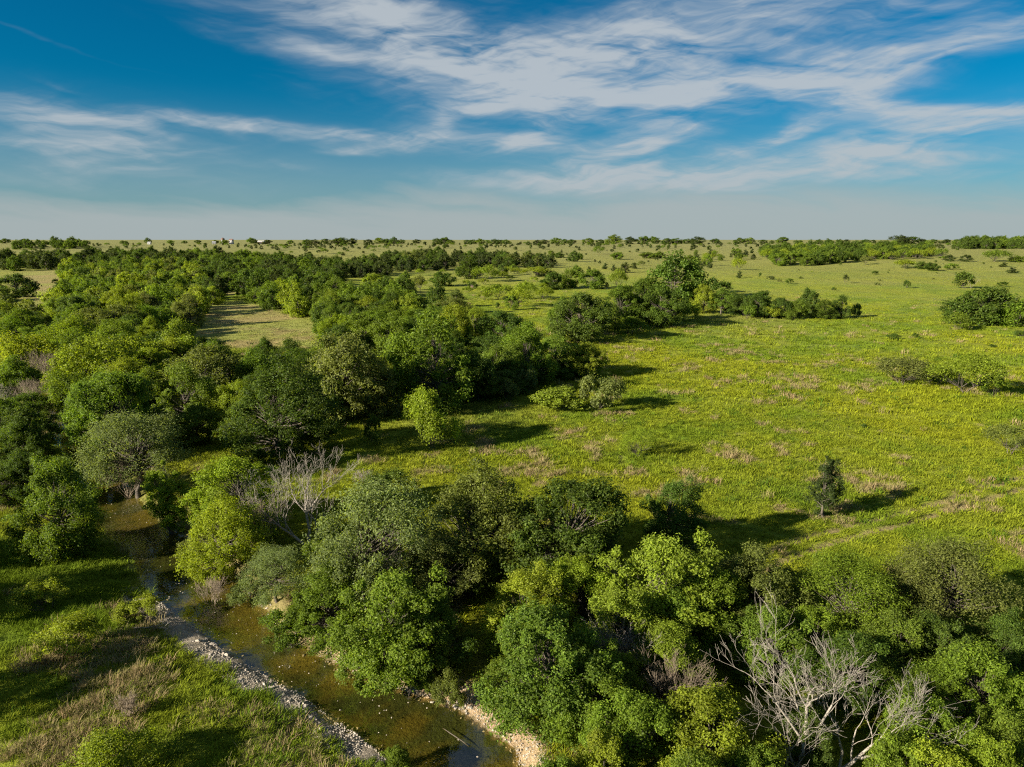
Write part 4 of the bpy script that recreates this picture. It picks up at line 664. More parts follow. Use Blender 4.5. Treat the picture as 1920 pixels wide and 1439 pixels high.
REST = [  # kind, x, y, crown width, height, colour
('B',-140,206,8,7,'b'),('B',-121,198,8,8,'d'),('B',-44,220,9,8,'d'),('B',-112,210,8,7,'d'),('B',-83,258,10,11,'b'),('B',-159,242,9,8,'b'),('B',-115,199,8,6,'d'),('B',-51,186,7,7,'g'),('B',-43,246,9,8,'d'),('B',-126,212,8,7,'g'),('B',-105,205,8,8,'g'),('B',-44,239,9,8,'g'),('B',-59,213,8,8,'d'),('B',-44,254,9,8,'g'),('B',-135,310,11,10,'k'),('B',-79,252,9,7,'g'),('B',-35,230,8,9,'b'),('B',-118,321,12,12,'d'),('B',-151,242,9,9,'g'),('B',-36,253,9,8,'g'),('B',-167,267,10,9,'d'),('B',-155,278,10,10,'o'),('B',-25,232,8,7,'o'),('B',-54,204,7,7,'d'),('B',-55,251,9,9,'g'),('B',-156,297,11,9,'g'),('B',-96,273,10,9,'d'),('B',-63,264,9,10,'g'),('B',-53,244,9,9,'g'),('B',-156,266,9,8,'b'),('B',-137,217,8,8,'d'),('B',-129,329,11,10,'d'),('B',-132,337,12,12,'d'),('B',-49,284,10,9,'g'),('B',-129,350,12,13,'d'),('B',-111,222,8,8,'d'),('B',-86,284,10,9,'d'),('B',-140,259,9,7,'b'),('B',-156,286,10,10,'g'),('B',-157,221,8,8,'o'),('B',-97,357,12,10,'d'),('B',-88,309,10,9,'d'),('B',-46,270,9,9,'g'),('B',-77,246,8,9,'b'),('B',-17,227,8,7,'o'),('B',-160,330,11,10,'g'),('B',-55,260,9,8,'d'),('B',-70,299,10,9,'d'),('B',-198,330,11,9,'g'),('B',-103,289,10,10,'g'),('B',-125,271,9,10,'g'),('B',-109,375,12,13,'d'),('B',-190,289,9,8,'o'),('B',-104,307,10,9,'b'),('B',-96,289,9,8,'b'),('B',-180,306,10,9,'g'),('B',-166,275,9,9,'d'),('B',-62,255,8,9,'g'),('B',-193,343,11,10,'b'),('B',-66,242,8,7,'d'),('B',-158,319,10,9,'g'),('B',-59,244,8,8,'d'),('B',-185,298,9,10,'g'),('B',-128,291,9,8,'b'),('B',-46,264,8,8,'g'),('B',-26,221,7,7,'g'),('B',-169,297,9,9,'b'),('B',-35,223,7,6,'d'),('B',-85,266,8,7,'b'),('B',-105,298,9,9,'g'),('B',-35,239,7,7,'b'),('B',-58,289,9,9,'g'),('B',-63,283,9,8,'d'),('B',-133,389,12,10,'d'),('B',-58,316,10,10,'d'),('B',-208,337,10,11,'g'),('B',-102,317,10,10,'g'),('B',-89,342,10,9,'g'),('B',-27,238,7,6,'d'),('B',-128,279,8,7,'b'),('B',-203,362,11,10,'b'),('B',-175,279,8,7,'g'),('B',-150,361,11,10,'g'),('B',-153,333,10,8,'g'),('B',-167,404,12,13,'d'),('B',-169,352,10,10,'b'),('B',-214,337,10,10,'g'),('B',-207,317,9,9,'d'),('B',-132,261,8,8,'g'),('B',-149,268,8,7,'b'),('B',-158,352,10,9,'d'),('B',-54,271,8,8,'d'),('B',-164,412,12,10,'g'),('B',-76,284,8,8,'g'),('B',-238,367,11,10,'b'),('B',-167,291,8,7,'d'),('B',-132,360,10,9,'k'),('B',-103,366,10,9,'g'),('B',-119,368,10,11,'d'),('B',-39,260,7,7,'b'),('B',-185,342,10,10,'b'),('B',-88,272,8,6,'d'),('B',-147,290,8,9,'g'),('B',-194,321,9,9,'d'),('B',-223,346,10,9,'g'),('B',-75,266,7,7,'o'),('B',-104,352,10,9,'d'),('B',-155,385,11,10,'k'),('B',-137,275,8,8,'d'),('B',-54,342,9,9,'g'),('B',-72,255,7,7,'g'),('B',-166,316,9,9,'o'),('B',-149,322,9,7,'o'),('B',-193,398,11,9,'g'),('B',-178,315,9,7,'b'),('B',-179,300,8,8,'g'),('B',-253,404,11,11,'d'),('B',-183,382,10,10,'d'),('B',-199,309,8,7,'d'),('B',-95,304,8,8,'g'),('B',-43,279,8,7,'g'),('B',-72,275,7,7,'g'),('B',-53,309,8,7,'d'),('B',-166,365,10,9,'b'),('B',-169,326,9,10,'d'),('B',-65,306,8,8,'d'),('B',-216,383,10,10,'o'),('B',-94,367,10,11,'d'),('B',-179,393,10,10,'g'),('B',-169,345,9,8,'b'),('B',-129,425,11,9,'d'),('B',-144,435,12,10,'d'),('B',-187,314,8,8,'g'),('B',-186,358,9,10,'o'),('B',-131,299,8,9,'d'),('B',-148,305,8,8,'b'),('B',-118,457,12,12,'d'),('B',-142,290,8,7,'g'),('B',-197,377,10,10,'o'),('B',-144,297,8,7,'b'),('B',-144,320,8,9,'d'),('B',-186,323,8,9,'d'),('B',-185,399,10,9,'b'),('B',-137,457,12,12,'g'),('B',-181,353,9,10,'b'),('B',-128,377,10,10,'k'),('B',-175,328,8,8,'b'),('B',-201,480,12,13,'d'),('B',-152,443,11,10,'k'),('B',-232,360,9,9,'b'),('B',-224,401,10,9,'d'),('B',-203,381,10,10,'g'),('B',-223,410,10,9,'g'),('B',-255,433,11,9,'d'),('B',-144,393,10,10,'d'),('B',-188,348,9,8,'d'),('B',-112,297,8,7,'g'),('B',-213,355,9,9,'g'),('B',-216,408,10,9,'g'),('B',-204,370,9,8,'g'),('B',-197,392,10,8,'d'),('B',-264,428,11,9,'d'),('B',-261,438,11,9,'d'),('B',-158,397,10,9,'g'),('B',-118,407,10,8,'d'),('B',-58,325,8,8,'g'),('B',-174,378,9,10,'o'),('B',-165,394,10,9,'d'),('B',-152,422,10,10,'k'),('B',-190,459,11,10,'k'),('B',-106,391,10,8,'k'),('B',-131,411,10,10,'k'),('B',-231,444,11,11,'d'),('B',-199,489,12,13,'d'),('B',-251,420,10,10,'o'),('B',-167,308,8,7,'o'),('B',-63,298,7,6,'d'),('B',-206,351,9,8,'d'),('B',-159,343,8,7,'d'),('B',-147,313,8,6,'g'),('B',-175,442,11,11,'k'),('B',-187,417,10,9,'d'),('B',-136,526,12,10,'d'),('B',-224,389,9,10,'o'),('B',-85,296,7,8,'g'),('B',-117,466,11,12,'d'),('B',-220,362,9,8,'g'),('B',-359,531,13,14,'k'),('B',-176,482,11,11,'d'),('B',-220,452,11,9,'g'),('B',281,635,15,12,'d'),('B',-163,465,11,12,'k'),('B',-190,331,8,7,'d'),('B',-195,406,10,8,'b'),('B',-232,453,11,11,'b'),('B',-48,297,7,6,'d'),('B',-106,426,10,11,'k'),('B',-175,455,11,11,'g'),('B',-204,420,10,8,'b'),('B',-197,353,8,9,'o'),('B',-371,515,12,10,'d'),('B',-145,504,12,10,'d'),('B',243,628,14,12,'g'),('B',-167,498,11,11,'k'),('B',-218,435,10,9,'o'),('B',-129,494,11,10,'k'),('B',-304,478,11,9,'g'),('B',-144,414,9,9,'d'),('B',-295,566,13,12,'k'),('B',-415,559,13,11,'k'),('B',-196,425,10,10,'b'),('B',-92,493,11,12,'k'),('B',307,645,15,12,'d'),('B',-235,387,9,8,'o'),('B',-209,409,9,9,'g'),('B',-119,434,10,9,'k'),('B',-188,450,10,10,'d'),('B',-188,390,9,8,'b'),('B',-221,517,12,10,'d'),('B',-319,562,13,11,'d'),('B',-229,436,10,10,'b'),('B',-281,550,12,13,'k'),('B',-312,484,11,11,'b'),('B',-163,443,10,10,'k'),('B',-194,530,12,11,'g'),('B',-261,466,10,10,'d'),('B',-236,396,9,10,'b'),('B',-205,391,9,7,'g'),('B',-179,359,8,9,'d'),('B',-248,483,11,11,'g'),('B',-176,400,9,10,'d'),('B',-235,374,8,9,'d'),('B',-211,345,8,8,'d'),('B',-270,491,11,12,'g'),('B',-164,560,12,13,'d'),('B',-104,465,10,11,'k'),('B',-214,500,11,11,'d'),('B',-222,482,11,10,'g'),('B',-53,551,12,13,'k'),('B',-230,479,10,11,'d'),('B',-197,369,8,7,'d'),('B',-250,387,8,9,'g'),('B',-281,506,11,11,'o'),('B',-146,523,11,11,'k'),('B',-437,598,13,12,'d'),('B',-262,420,9,8,'d'),('B',-175,494,11,12,'k'),('B',-126,473,10,11,'d'),('B',-203,540,12,11,'g'),('B',-123,515,11,10,'d'),('B',-183,465,10,10,'d'),('B',-202,529,11,11,'d'),('B',-277,540,12,11,'d'),('B',-257,490,11,10,'d'),('B',-390,601,13,12,'d'),('B',308,685,15,12,'d'),('B',-291,509,11,10,'d'),('B',-398,552,12,10,'d'),('B',-276,438,9,8,'d'),('B',-240,542,12,10,'d'),('B',-238,402,9,9,'g'),('B',-429,583,12,13,'k'),('B',249,646,14,13,'d'),('B',-229,416,9,9,'d'),('B',-256,577,12,10,'d'),('B',-245,450,10,10,'b'),('B',-277,498,11,10,'g'),('B',-276,481,10,10,'g'),('B',-214,399,8,8,'d'),('B',-305,586,12,12,'k'),('B',-154,514,11,11,'d'),('B',-263,456,10,8,'g'),('B',-285,479,10,9,'g'),('B',-329,521,11,9,'k'),('B',-184,370,8,8,'g'),('B',-339,590,12,13,'k'),('B',-86,562,12,11,'d'),('B',-90,471,10,10,'k'),('B',-351,604,13,12,'k'),('B',-158,506,11,11,'d'),('B',-95,575,12,12,'d'),('B',-101,479,10,8,'k'),('B',-245,440,9,10,'g'),('B',-402,611,13,12,'k'),('B',-252,507,11,11,'o'),('B',-217,373,8,7,'g'),('B',-286,581,12,11,'d'),('B',-132,437,9,8,'d'),('B',-122,479,10,10,'d'),('B',-318,628,13,11,'k'),('B',-218,442,9,9,'o'),('B',298,645,13,13,'g'),('B',-282,463,10,9,'o'),('B',415,711,15,12,'d'),('B',-242,564,12,12,'g'),('B',-210,456,9,10,'b'),('B',-208,557,11,10,'g'),('B',23,593,12,11,'d'),('B',291,734,15,14,'d'),('B',309,702,14,14,'g'),('B',-225,374,8,7,'d'),('B',-248,395,8,7,'d'),('B',-138,543,11,12,'d'),('B',288,688,14,12,'g'),('B',-117,539,11,11,'d'),('B',-241,460,9,10,'g'),('B',-179,594,12,11,'k'),('B',-197,603,12,10,'g'),('B',-232,590,12,11,'d'),('B',-243,510,10,11,'g'),('B',-366,549,11,10,'k'),('B',-120,599,12,11,'d'),('B',-371,536,11,10,'k'),('B',-194,431,9,9,'o'),('B',-241,416,8,7,'g'),('B',-250,517,10,8,'g'),('B',-238,552,11,10,'d'),('B',-2,579,12,11,'o'),('B',-125,552,11,9,'k'),('B',-251,594,12,11,'k'),('B',-203,612,12,12,'d'),('B',-369,563,11,10,'k'),('B',-1,571,11,9,'d'),('B',333,664,13,11,'d'),('B',275,650,13,11,'g'),('B',-324,597,12,13,'d'),('B',-309,549,11,9,'d'),('B',-148,462,9,10,'k'),('B',-326,551,11,11,'d'),('B',-148,548,11,11,'d'),('B',-239,379,8,8,'o'),('B',-290,446,9,9,'g'),('B',-85,590,12,12,'o'),('B',-139,515,10,9,'g'),('B',-233,510,10,9,'b'),('B',392,716,14,13,'d'),('B',-176,575,11,9,'k'),('B',-11,581,11,10,'d'),('B',-400,664,13,11,'d'),('B',-194,554,11,9,'g'),('B',-187,519,10,9,'d'),('B',-163,544,11,10,'d'),('B',-185,542,11,10,'d'),('B',-272,457,9,8,'g'),('B',-232,627,12,12,'g'),('B',314,760,15,13,'d'),('B',30,556,11,10,'k'),('B',-33,591,11,10,'d'),('B',-309,493,10,9,'g'),('B',-390,563,11,11,'k'),('B',-239,527,10,9,'k'),('B',-338,626,12,11,'k'),('B',-116,566,11,11,'o'),('B',-208,519,10,10,'k'),('B',-392,640,12,13,'k'),('B',-359,655,13,12,'k'),('B',-193,540,10,10,'d'),('B',-240,437,8,7,'g'),('B',-197,620,12,9,'k'),('B',-355,563,11,11,'d'),('B',369,687,13,11,'g'),('B',-354,626,12,11,'d'),('B',-104,604,12,12,'k'),('B',-222,474,9,10,'b'),('B',297,773,15,14,'d'),('B',-19,598,11,10,'k'),('B',-157,522,10,8,'k'),('B',-250,651,12,12,'g'),('B',-112,612,12,10,'k'),('B',-183,406,8,7,'o'),('B',-235,488,9,9,'b'),('B',-388,681,13,12,'d'),('B',-278,631,12,12,'d'),('B',-337,552,10,9,'d'),('B',-298,643,12,10,'k'),('B',352,694,13,11,'d'),('B',13,607,11,11,'o'),('B',-259,408,8,8,'g'),('B',-215,551,10,11,'g'),('B',15,650,12,11,'k'),('B',-253,641,12,12,'g'),('B',-230,580,11,12,'d'),('B',418,788,15,14,'g'),('B',400,806,15,16,'d'),('B',297,802,15,14,'d'),('B',-163,488,9,10,'k'),('B',-222,423,8,9,'b'),('B',383,788,15,14,'d'),('B',-237,498,9,8,'b'),('B',-271,435,8,8,'o'),('B',-290,616,11,9,'k'),('B',-374,603,11,12,'k'),('B',-239,479,9,9,'d'),('B',-116,641,12,11,'d'),('B',-415,587,11,9,'k'),('B',376,780,14,14,'d'),('B',-110,525,10,9,'d'),('B',-317,499,9,9,'g'),('B',-163,512,9,9,'d'),('B',261,644,12,12,'g'),('B',-230,502,9,9,'d'),('B',-112,554,10,10,'k'),('B',-271,510,9,9,'g'),('B',339,678,12,10,'d'),('B',-217,640,12,10,'d'),('B',-31,662,12,10,'k'),('B',-291,460,8,7,'g'),('B',-212,428,8,7,'d'),('B',-269,557,10,10,'k'),('B',-109,653,12,11,'d'),('B',-275,522,10,10,'b'),('B',-212,419,8,8,'b'),('B',-7,667,12,10,'d'),('B',358,778,14,14,'g'),('B',-267,483,9,8,'g'),('B',-72,553,10,11,'k'),('B',-97,683,12,12,'o'),('B',-438,621,11,11,'d'),('B',-254,525,9,10,'b'),('B',-124,500,9,10,'k'),('B',-254,465,8,9,'g'),('B',-268,475,9,8,'d'),('B',-384,549,10,10,'k'),('B',-279,457,8,9,'b'),('B',-100,550,10,9,'k'),('B',266,623,11,10,'g'),('B',-292,473,9,8,'g'),('B',-358,641,11,10,'d'),('B',-234,421,8,8,'d'),('B',335,702,13,13,'d'),('B',363,739,13,12,'d'),('B',-348,647,12,12,'d'),('B',-281,470,8,7,'d'),('B',15,636,11,12,'d'),('B',-235,464,8,7,'g'),('B',-285,494,9,9,'b'),('B',298,742,13,12,'g'),('B',-390,531,9,8,'k'),('B',-298,466,8,8,'d'),('B',-308,603,11,9,'k'),('B',-342,654,12,13,'d'),('B',-275,424,8,8,'g'),('B',-271,500,9,8,'o'),('B',298,814,14,12,'g'),('B',-298,691,12,12,'g'),('B',-297,493,9,8,'d'),('B',-208,445,8,9,'g'),('B',-251,446,8,7,'g'),('B',-39,621,11,12,'d'),('B',-334,618,11,11,'d'),('B',438,745,13,11,'g'),('B',-401,594,10,8,'k'),('B',405,715,13,11,'d'),('B',-15,695,12,10,'k'),('B',342,748,13,12,'d'),('B',391,763,13,12,'g'),('B',17,625,11,9,'k'),('B',-152,565,10,8,'d'),('B',-70,691,12,11,'d'),('B',324,828,14,13,'g'),('B',-204,430,8,6,'d'),('B',-304,527,9,7,'k'),('B',-322,706,12,12,'g'),('B',-258,503,9,9,'g'),('B',0,267,5,6,'g'),('B',-231,556,10,8,'d'),('B',-263,601,10,10,'d'),('B',-408,580,10,8,'k'),('B',-399,579,10,8,'d'),('B',-343,599,10,9,'k'),('B',-207,602,10,11,'d'),('B',-392,632,11,9,'d'),('B',-290,604,10,10,'k'),('B',322,683,12,11,'d'),('B',-347,569,10,9,'k'),('B',459,831,14,14,'g'),('B',-248,475,8,7,'b'),('B',-235,655,11,10,'d'),('B',418,740,13,11,'g'),('B',-369,621,11,10,'d'),('B',460,816,14,11,'d'),('B',-227,466,8,7,'o'),('B',-32,705,12,13,'d'),('B',-253,550,9,9,'d'),('B',-8,599,10,10,'d'),('B',-388,588,10,8,'k'),('B',-303,713,12,13,'k'),('B',389,825,14,14,'d'),('B',396,783,13,13,'d'),('B',-273,566,10,9,'d'),('B',-257,535,9,10,'g'),('B',-222,492,8,8,'g'),('B',285,775,13,14,'d'),('B',-254,566,10,10,'g'),('B',-265,589,10,8,'g'),('B',-267,689,12,10,'k'),('B',-411,596,10,10,'k'),('B',360,824,14,11,'g'),('B',-327,565,10,8,'d'),('B',-55,724,12,10,'k'),('B',342,773,13,11,'d'),('B',323,766,13,11,'d'),('B',372,795,13,12,'d'),('B',-98,627,11,11,'o'),('B',-69,535,9,8,'d'),('B',-27,691,12,11,'d'),('B',-184,561,9,9,'d'),('B',393,862,14,15,'d'),('B',-76,583,10,9,'k'),('B',-59,562,9,10,'d'),('B',434,818,14,13,'d'),('B',-263,527,9,9,'o'),('B',482,807,13,12,'g'),('B',-122,610,10,9,'k'),('B',-263,613,10,10,'k'),('B',-358,677,11,10,'k'),('B',-316,493,8,7,'d'),('B',374,695,12,12,'d'),('B',-240,472,8,6,'d'),('B',-74,570,9,8,'k'),('B',-315,688,11,10,'g'),('B',335,848,14,13,'d'),('B',312,779,13,11,'d'),('B',277,739,12,13,'d'),('B',21,572,9,9,'o'),('B',327,727,12,10,'g'),('B',-304,573,9,10,'d'),('B',-315,677,11,9,'k'),('B',-131,646,11,9,'d'),('B',-302,624,10,11,'d'),('B',375,819,13,13,'d'),('B',-10,674,11,12,'d'),('B',-339,691,11,12,'k'),('B',268,702,11,11,'g'),('B',-381,657,11,11,'k'),('B',320,777,13,12,'g'),('B',-103,666,11,11,'k'),('B',449,830,13,14,'d'),('B',-415,619,10,10,'d'),('B',294,706,11,10,'d'),('B',-242,494,8,8,'b'),('B',631,907,15,15,'d'),('B',-82,763,12,12,'d'),('B',-386,649,10,11,'k'),('B',467,791,13,13,'d'),('B',-310,620,10,8,'d'),('B',-313,710,11,11,'d'),('B',-215,473,8,8,'g'),('B',601,915,15,16,'d'),('B',373,867,14,15,'d'),('B',-262,659,11,9,'d'),('B',488,815,13,14,'g'),('B',-424,627,10,10,'k'),('B',338,788,13,10,'d'),('B',-272,573,9,10,'k'),('B',381,837,13,14,'d'),('B',-291,517,8,8,'d'),('B',-294,652,10,9,'g'),('B',-239,579,9,7,'k'),('B',-255,670,11,9,'k'),('B',-96,753,12,10,'k'),('B',-81,712,11,11,'d'),('B',399,832,13,11,'g'),('B',282,764,12,13,'g'),('B',689,932,15,13,'d'),('B',682,953,15,12,'d'),('B',453,753,12,12,'g'),('B',414,726,11,10,'d'),('B',-368,653,10,10,'d'),('B',-352,682,11,10,'k'),('B',-282,689,11,9,'k'),('B',385,728,11,9,'d'),('B',-362,613,10,9,'d'),('B',308,807,12,13,'g'),('B',442,795,12,10,'g'),('B',-88,657,10,10,'k'),('B',-94,597,9,8,'k'),('B',-324,663,10,9,'k'),('B',347,763,12,12,'d'),('B',-108,679,10,10,'d'),('B',695,980,15,13,'d'),('B',-385,611,9,8,'k'),('B',-86,668,10,11,'o'),('B',-300,702,11,10,'k'),('B',-192,594,9,10,'d'),('B',-304,511,8,8,'b'),('B',-226,641,10,10,'d'),('B',-269,529,8,9,'b'),('B',-73,611,9,9,'d'),('B',-272,622,9,8,'d'),('B',676,968,15,16,'d'),('B',405,818,12,11,'d'),('B',315,749,11,10,'g'),('B',332,748,11,11,'g'),('B',445,777,12,10,'d'),('B',415,855,13,11,'d'),('B',650,980,15,16,'d'),('B',445,739,11,12,'d'),('B',-95,692,10,11,'o'),('B',681,997,15,14,'d'),('B',-301,505,8,8,'g'),('B',406,763,11,10,'d'),('B',-258,515,8,8,'d'),('B',-423,618,9,10,'k'),('B',417,806,12,12,'g'),('B',-238,606,9,9,'d'),('B',621,907,13,12,'d'),('B',607,932,14,14,'d'),('B',-298,669,10,8,'d'),('B',-382,668,10,10,'k'),('B',-344,668,10,8,'d'),('B',-266,672,10,10,'d'),('B',655,929,14,13,'g'),('B',-266,636,9,10,'d'),('B',723,1009,15,13,'d'),('B',679,983,14,15,'d'),('B',339,813,12,13,'d'),('B',736,1012,15,13,'g'),('B',-367,638,9,10,'k'),('B',-127,694,10,10,'d'),('B',-268,655,9,8,'d'),('B',666,1009,14,14,'d'),('B',348,803,12,12,'g'),('B',411,778,11,12,'d'),('B',-305,652,9,9,'d'),('B',622,937,13,12,'d'),('B',383,774,11,9,'d'),('B',328,788,11,11,'d'),('B',739,1049,15,16,'d'),('B',696,1044,15,16,'d'),('B',-39,643,9,9,'d'),('B',631,967,14,15,'d'),('B',-88,741,11,9,'k'),('B',706,960,14,15,'d'),('B',-414,642,9,8,'k'),('B',-365,687,10,10,'d'),('B',758,1051,15,14,'d'),('B',-691,986,14,12,'d'),('B',331,799,11,12,'g'),('B',727,1065,15,15,'d'),('B',-101,727,10,10,'d'),('B',627,951,13,11,'d'),('B',381,806,11,9,'d'),('B',655,1003,14,15,'d'),('B',176,622,9,9,'g'),('B',786,1068,15,14,'d'),('B',15,660,9,9,'k'),('B',442,821,11,9,'d'),('B',-246,662,9,9,'k'),('B',163,635,9,9,'g'),('B',709,1060,14,16,'d'),('B',713,991,13,13,'g'),('B',-94,785,11,10,'k'),('B',658,953,13,13,'g'),('B',754,1104,15,14,'d'),('B',715,1022,14,15,'d'),('B',800,1103,15,14,'g'),('B',-677,1028,14,14,'d'),('B',-113,754,10,8,'d'),('B',-105,712,10,9,'k'),('B',316,839,11,10,'g'),('B',395,848,11,10,'g'),('B',-304,681,9,10,'d'),('B',703,985,13,12,'g'),('B',694,953,13,13,'d'),('B',-664,1051,14,15,'d'),('B',653,919,12,11,'g'),('B',715,1090,14,12,'d'),('B',436,848,11,10,'g'),('B',-332,698,9,9,'g'),('B',800,1084,14,13,'d'),('B',-687,962,13,13,'d'),('B',765,1090,14,14,'d'),('B',855,1155,15,14,'g'),('B',635,937,12,11,'d'),('B',655,943,12,11,'d'),('B',-333,713,9,10,'d'),('B',666,969,13,10,'g'),('B',770,1133,15,16,'g'),('B',843,1146,15,15,'d'),('B',3,698,9,9,'k'),('B',679,921,12,13,'d'),('B',651,967,12,10,'d'),('B',732,1097,14,13,'d'),('B',652,905,11,11,'d'),('B',742,1020,13,13,'d'),('B',775,1065,13,12,'d'),('B',-36,512,6,6,'g'),('B',-104,766,10,10,'k'),('B',-702,1004,12,11,'d'),('B',786,1096,13,11,'g'),('B',752,1128,14,14,'d'),('B',-628,982,12,12,'g'),('B',710,1002,12,10,'d'),('B',811,1105,13,12,'d'),('B',235,717,9,8,'g'),('B',-66,425,5,6,'g'),('B',-625,1014,12,11,'d'),('B',-657,1012,12,12,'d'),('B',-646,992,12,10,'d'),('B',754,1078,13,14,'d'),('B',1,519,6,6,'g'),('B',740,1033,12,11,'d'),('B',683,1013,12,13,'d'),('B',803,1135,13,14,'g'),('B',771,1056,12,11,'d'),('B',869,1176,14,11,'d'),('B',742,1065,12,12,'d'),('B',695,1017,12,10,'g'),('B',775,1110,13,11,'d'),('B',670,990,11,10,'d'),('B',742,1117,13,12,'g'),('B',822,1108,13,11,'g'),('B',727,1086,12,13,'g'),('B',758,1039,12,13,'g'),('B',-657,997,11,10,'d'),('B',684,1037,12,10,'d'),('B',696,1002,11,10,'d'),('B',723,1042,11,12,'g'),('B',865,1167,13,12,'d'),('B',830,1143,12,10,'d'),('B',808,1145,12,10,'g'),('B',697,1056,11,12,'d'),('B',755,1024,11,12,'d'),('B',-682,982,11,10,'d'),('B',710,1036,11,12,'g'),('B',-694,1019,11,10,'d'),('B',721,1054,11,9,'d'),('B',-639,1008,11,11,'d'),('B',738,1128,12,12,'g'),('B',-710,1003,10,11,'d'),('B',-711,1022,11,9,'d'),('B',813,1119,11,10,'d'),('B',-647,1037,11,12,'g'),('B',-631,993,10,10,'g'),('B',788,1134,11,11,'d'),('B',-24,480,5,6,'g'),('B',841,1162,12,11,'d'),('B',275,843,8,7,'g'),('B',-685,1017,10,9,'g'),('B',724,1109,11,12,'g'),('B',827,1133,11,11,'d'),('B',820,1164,11,12,'d'),('B',269,827,8,7,'g'),('B',217,719,6,6,'g'),('B',180,685,6,6,'g'),('B',237,810,6,6,'g'),('B',-289,966,7,6,'d'),('B',136,1087,8,7,'d'),('B',-96,984,7,6,'d'),('B',-655,966,7,7,'d'),('B',670,1125,8,7,'d'),('B',469,1144,8,8,'d'),('B',542,1155,8,8,'d'),('B',-69,1151,7,8,'d'),('B',221,833,5,6,'g'),('B',565,878,6,6,'d'),('B',603,1099,7,6,'d'),('B',357,1109,7,6,'d'),('B',520,1099,7,7,'d'),('B',270,845,5,6,'g'),('B',25,1105,7,7,'d'),('B',265,931,6,6,'d'),('B',414,975,6,6,'d'),('B',552,1214,7,7,'d'),('B',-640,1153,7,7,'d'),('B',-268,1087,6,6,'d'),('B',41,1039,6,6,'d'),('B',363,981,5,6,'d'),('B',204,963,5,6,'d'),('B',449,1140,6,6,'d'),('B',587,922,5,6,'d'),('B',-464,1048,5,6,'d'),('B',-692,1045,5,6,'d'),('B',225,997,5,6,'d'),('B',-124,1103,5,6,'d'),('B',342,1160,5,6,'d'),('B',26,964,4,6,'d'),('B',204,1019,4,6,'d'),('B',255,1156,5,6,'d'),('B',121,1182,5,6,'d'),('B',689,1151,5,6,'d'),('B',-550,1122,5,6,'d'),('J',-253,1090,4,5,'k'),('J',70,1049,4,5,'k'),('J',-3,1004,4,4,'k'),('J',-302,901,3,3,'k'),('J',474,1117,4,5,'k'),('J',-194,1084,4,4,'k'),('J',-647,1185,4,4,'k'),('B',230,1180,4,6,'d'),('J',-571,1138,4,4,'k'),('J',540,941,3,3,'k'),('J',-308,1003,4,4,'k'),('J',-87,1153,4,4,'k'),('J',-17,1077,4,4,'k'),('J',308,965,3,3,'k'),('J',-214,1005,4,3,'k'),('J',46,1178,4,4,'k'),('J',-199,1094,4,4,'k'),('J',198,1051,4,3,'k'),('J',-482,1156,4,4,'k'),('J',-464,1081,4,3,'k'),('J',-179,1088,4,3,'k'),('J',-433,1130,4,4,'k'),('J',96,1124,4,4,'k'),('J',-262,1230,4,5,'k'),('J',-551,1063,4,4,'k'),('J',600,1065,4,4,'k'),('J',-694,1160,4,4,'k'),('J',39,1118,4,4,'k'),('J',-159,1048,3,3,'k'),('J',-639,994,3,3,'k'),('J',599,1209,4,4,'k'),('J',-352,1155,4,4,'k'),('J',133,1209,4,4,'k'),('J',-241,1022,3,3,'k'),('J',197,1197,4,3,'k'),('J',-299,1045,3,3,'k'),('J',-680,1147,3,3,'k'),('J',203,1224,3,3,'k'),('J',673,1223,3,4,'k'),('J',164,1243,3,4,'k'),('J',85,668,2,2,'k'),('J',529,1212,3,3,'k'),('J',80,783,2,2,'k'),('J',128,934,2,2,'k'),]
CLEARINGS = [[(-123.5, 278.9), (-122.3, 300.5), (-104.5, 290.1), (-94.3, 264.2), (-74.7, 237.5), (-58.9, 210.2), (-52.3, 183.2), (-56.1, 176.8), (-64.7, 177.3), (-74.7, 181.1), (-101.1, 217.2), (-114.3, 238.2)], [(-328.7, 460.1), (-358.3, 519.4), (-339.6, 518.6), (-274.2, 420.6), (-212.3, 322.5), (-168.4, 249.0), (-168.4, 240.5), (-210.4, 288.7), (-229.0, 323.8)], [(-177.2, 395.9), (-157.9, 378.7), (-142.4, 344.1), (-153.3, 344.6)]]
RUTS = [[(19.2, 53.6), (23.5, 57.8), (28.8, 61.1), (34.2, 63.7), (41.5, 67.1), (50.1, 71.8), (62.2, 78.0)], [(19.7, 52.3), (24.2, 56.0), (30.2, 59.6), (38.5, 63.7), (48.1, 68.6), (60.0, 74.6)], [(11.2, 66.9), (13.2, 76.5), (14.5, 86.8), (17.6, 103.4), (19.7, 122.1)]]

# ------------------------------------------------------------------ helpers
rng = np.random.default_rng(11)
pyr = random.Random(5)

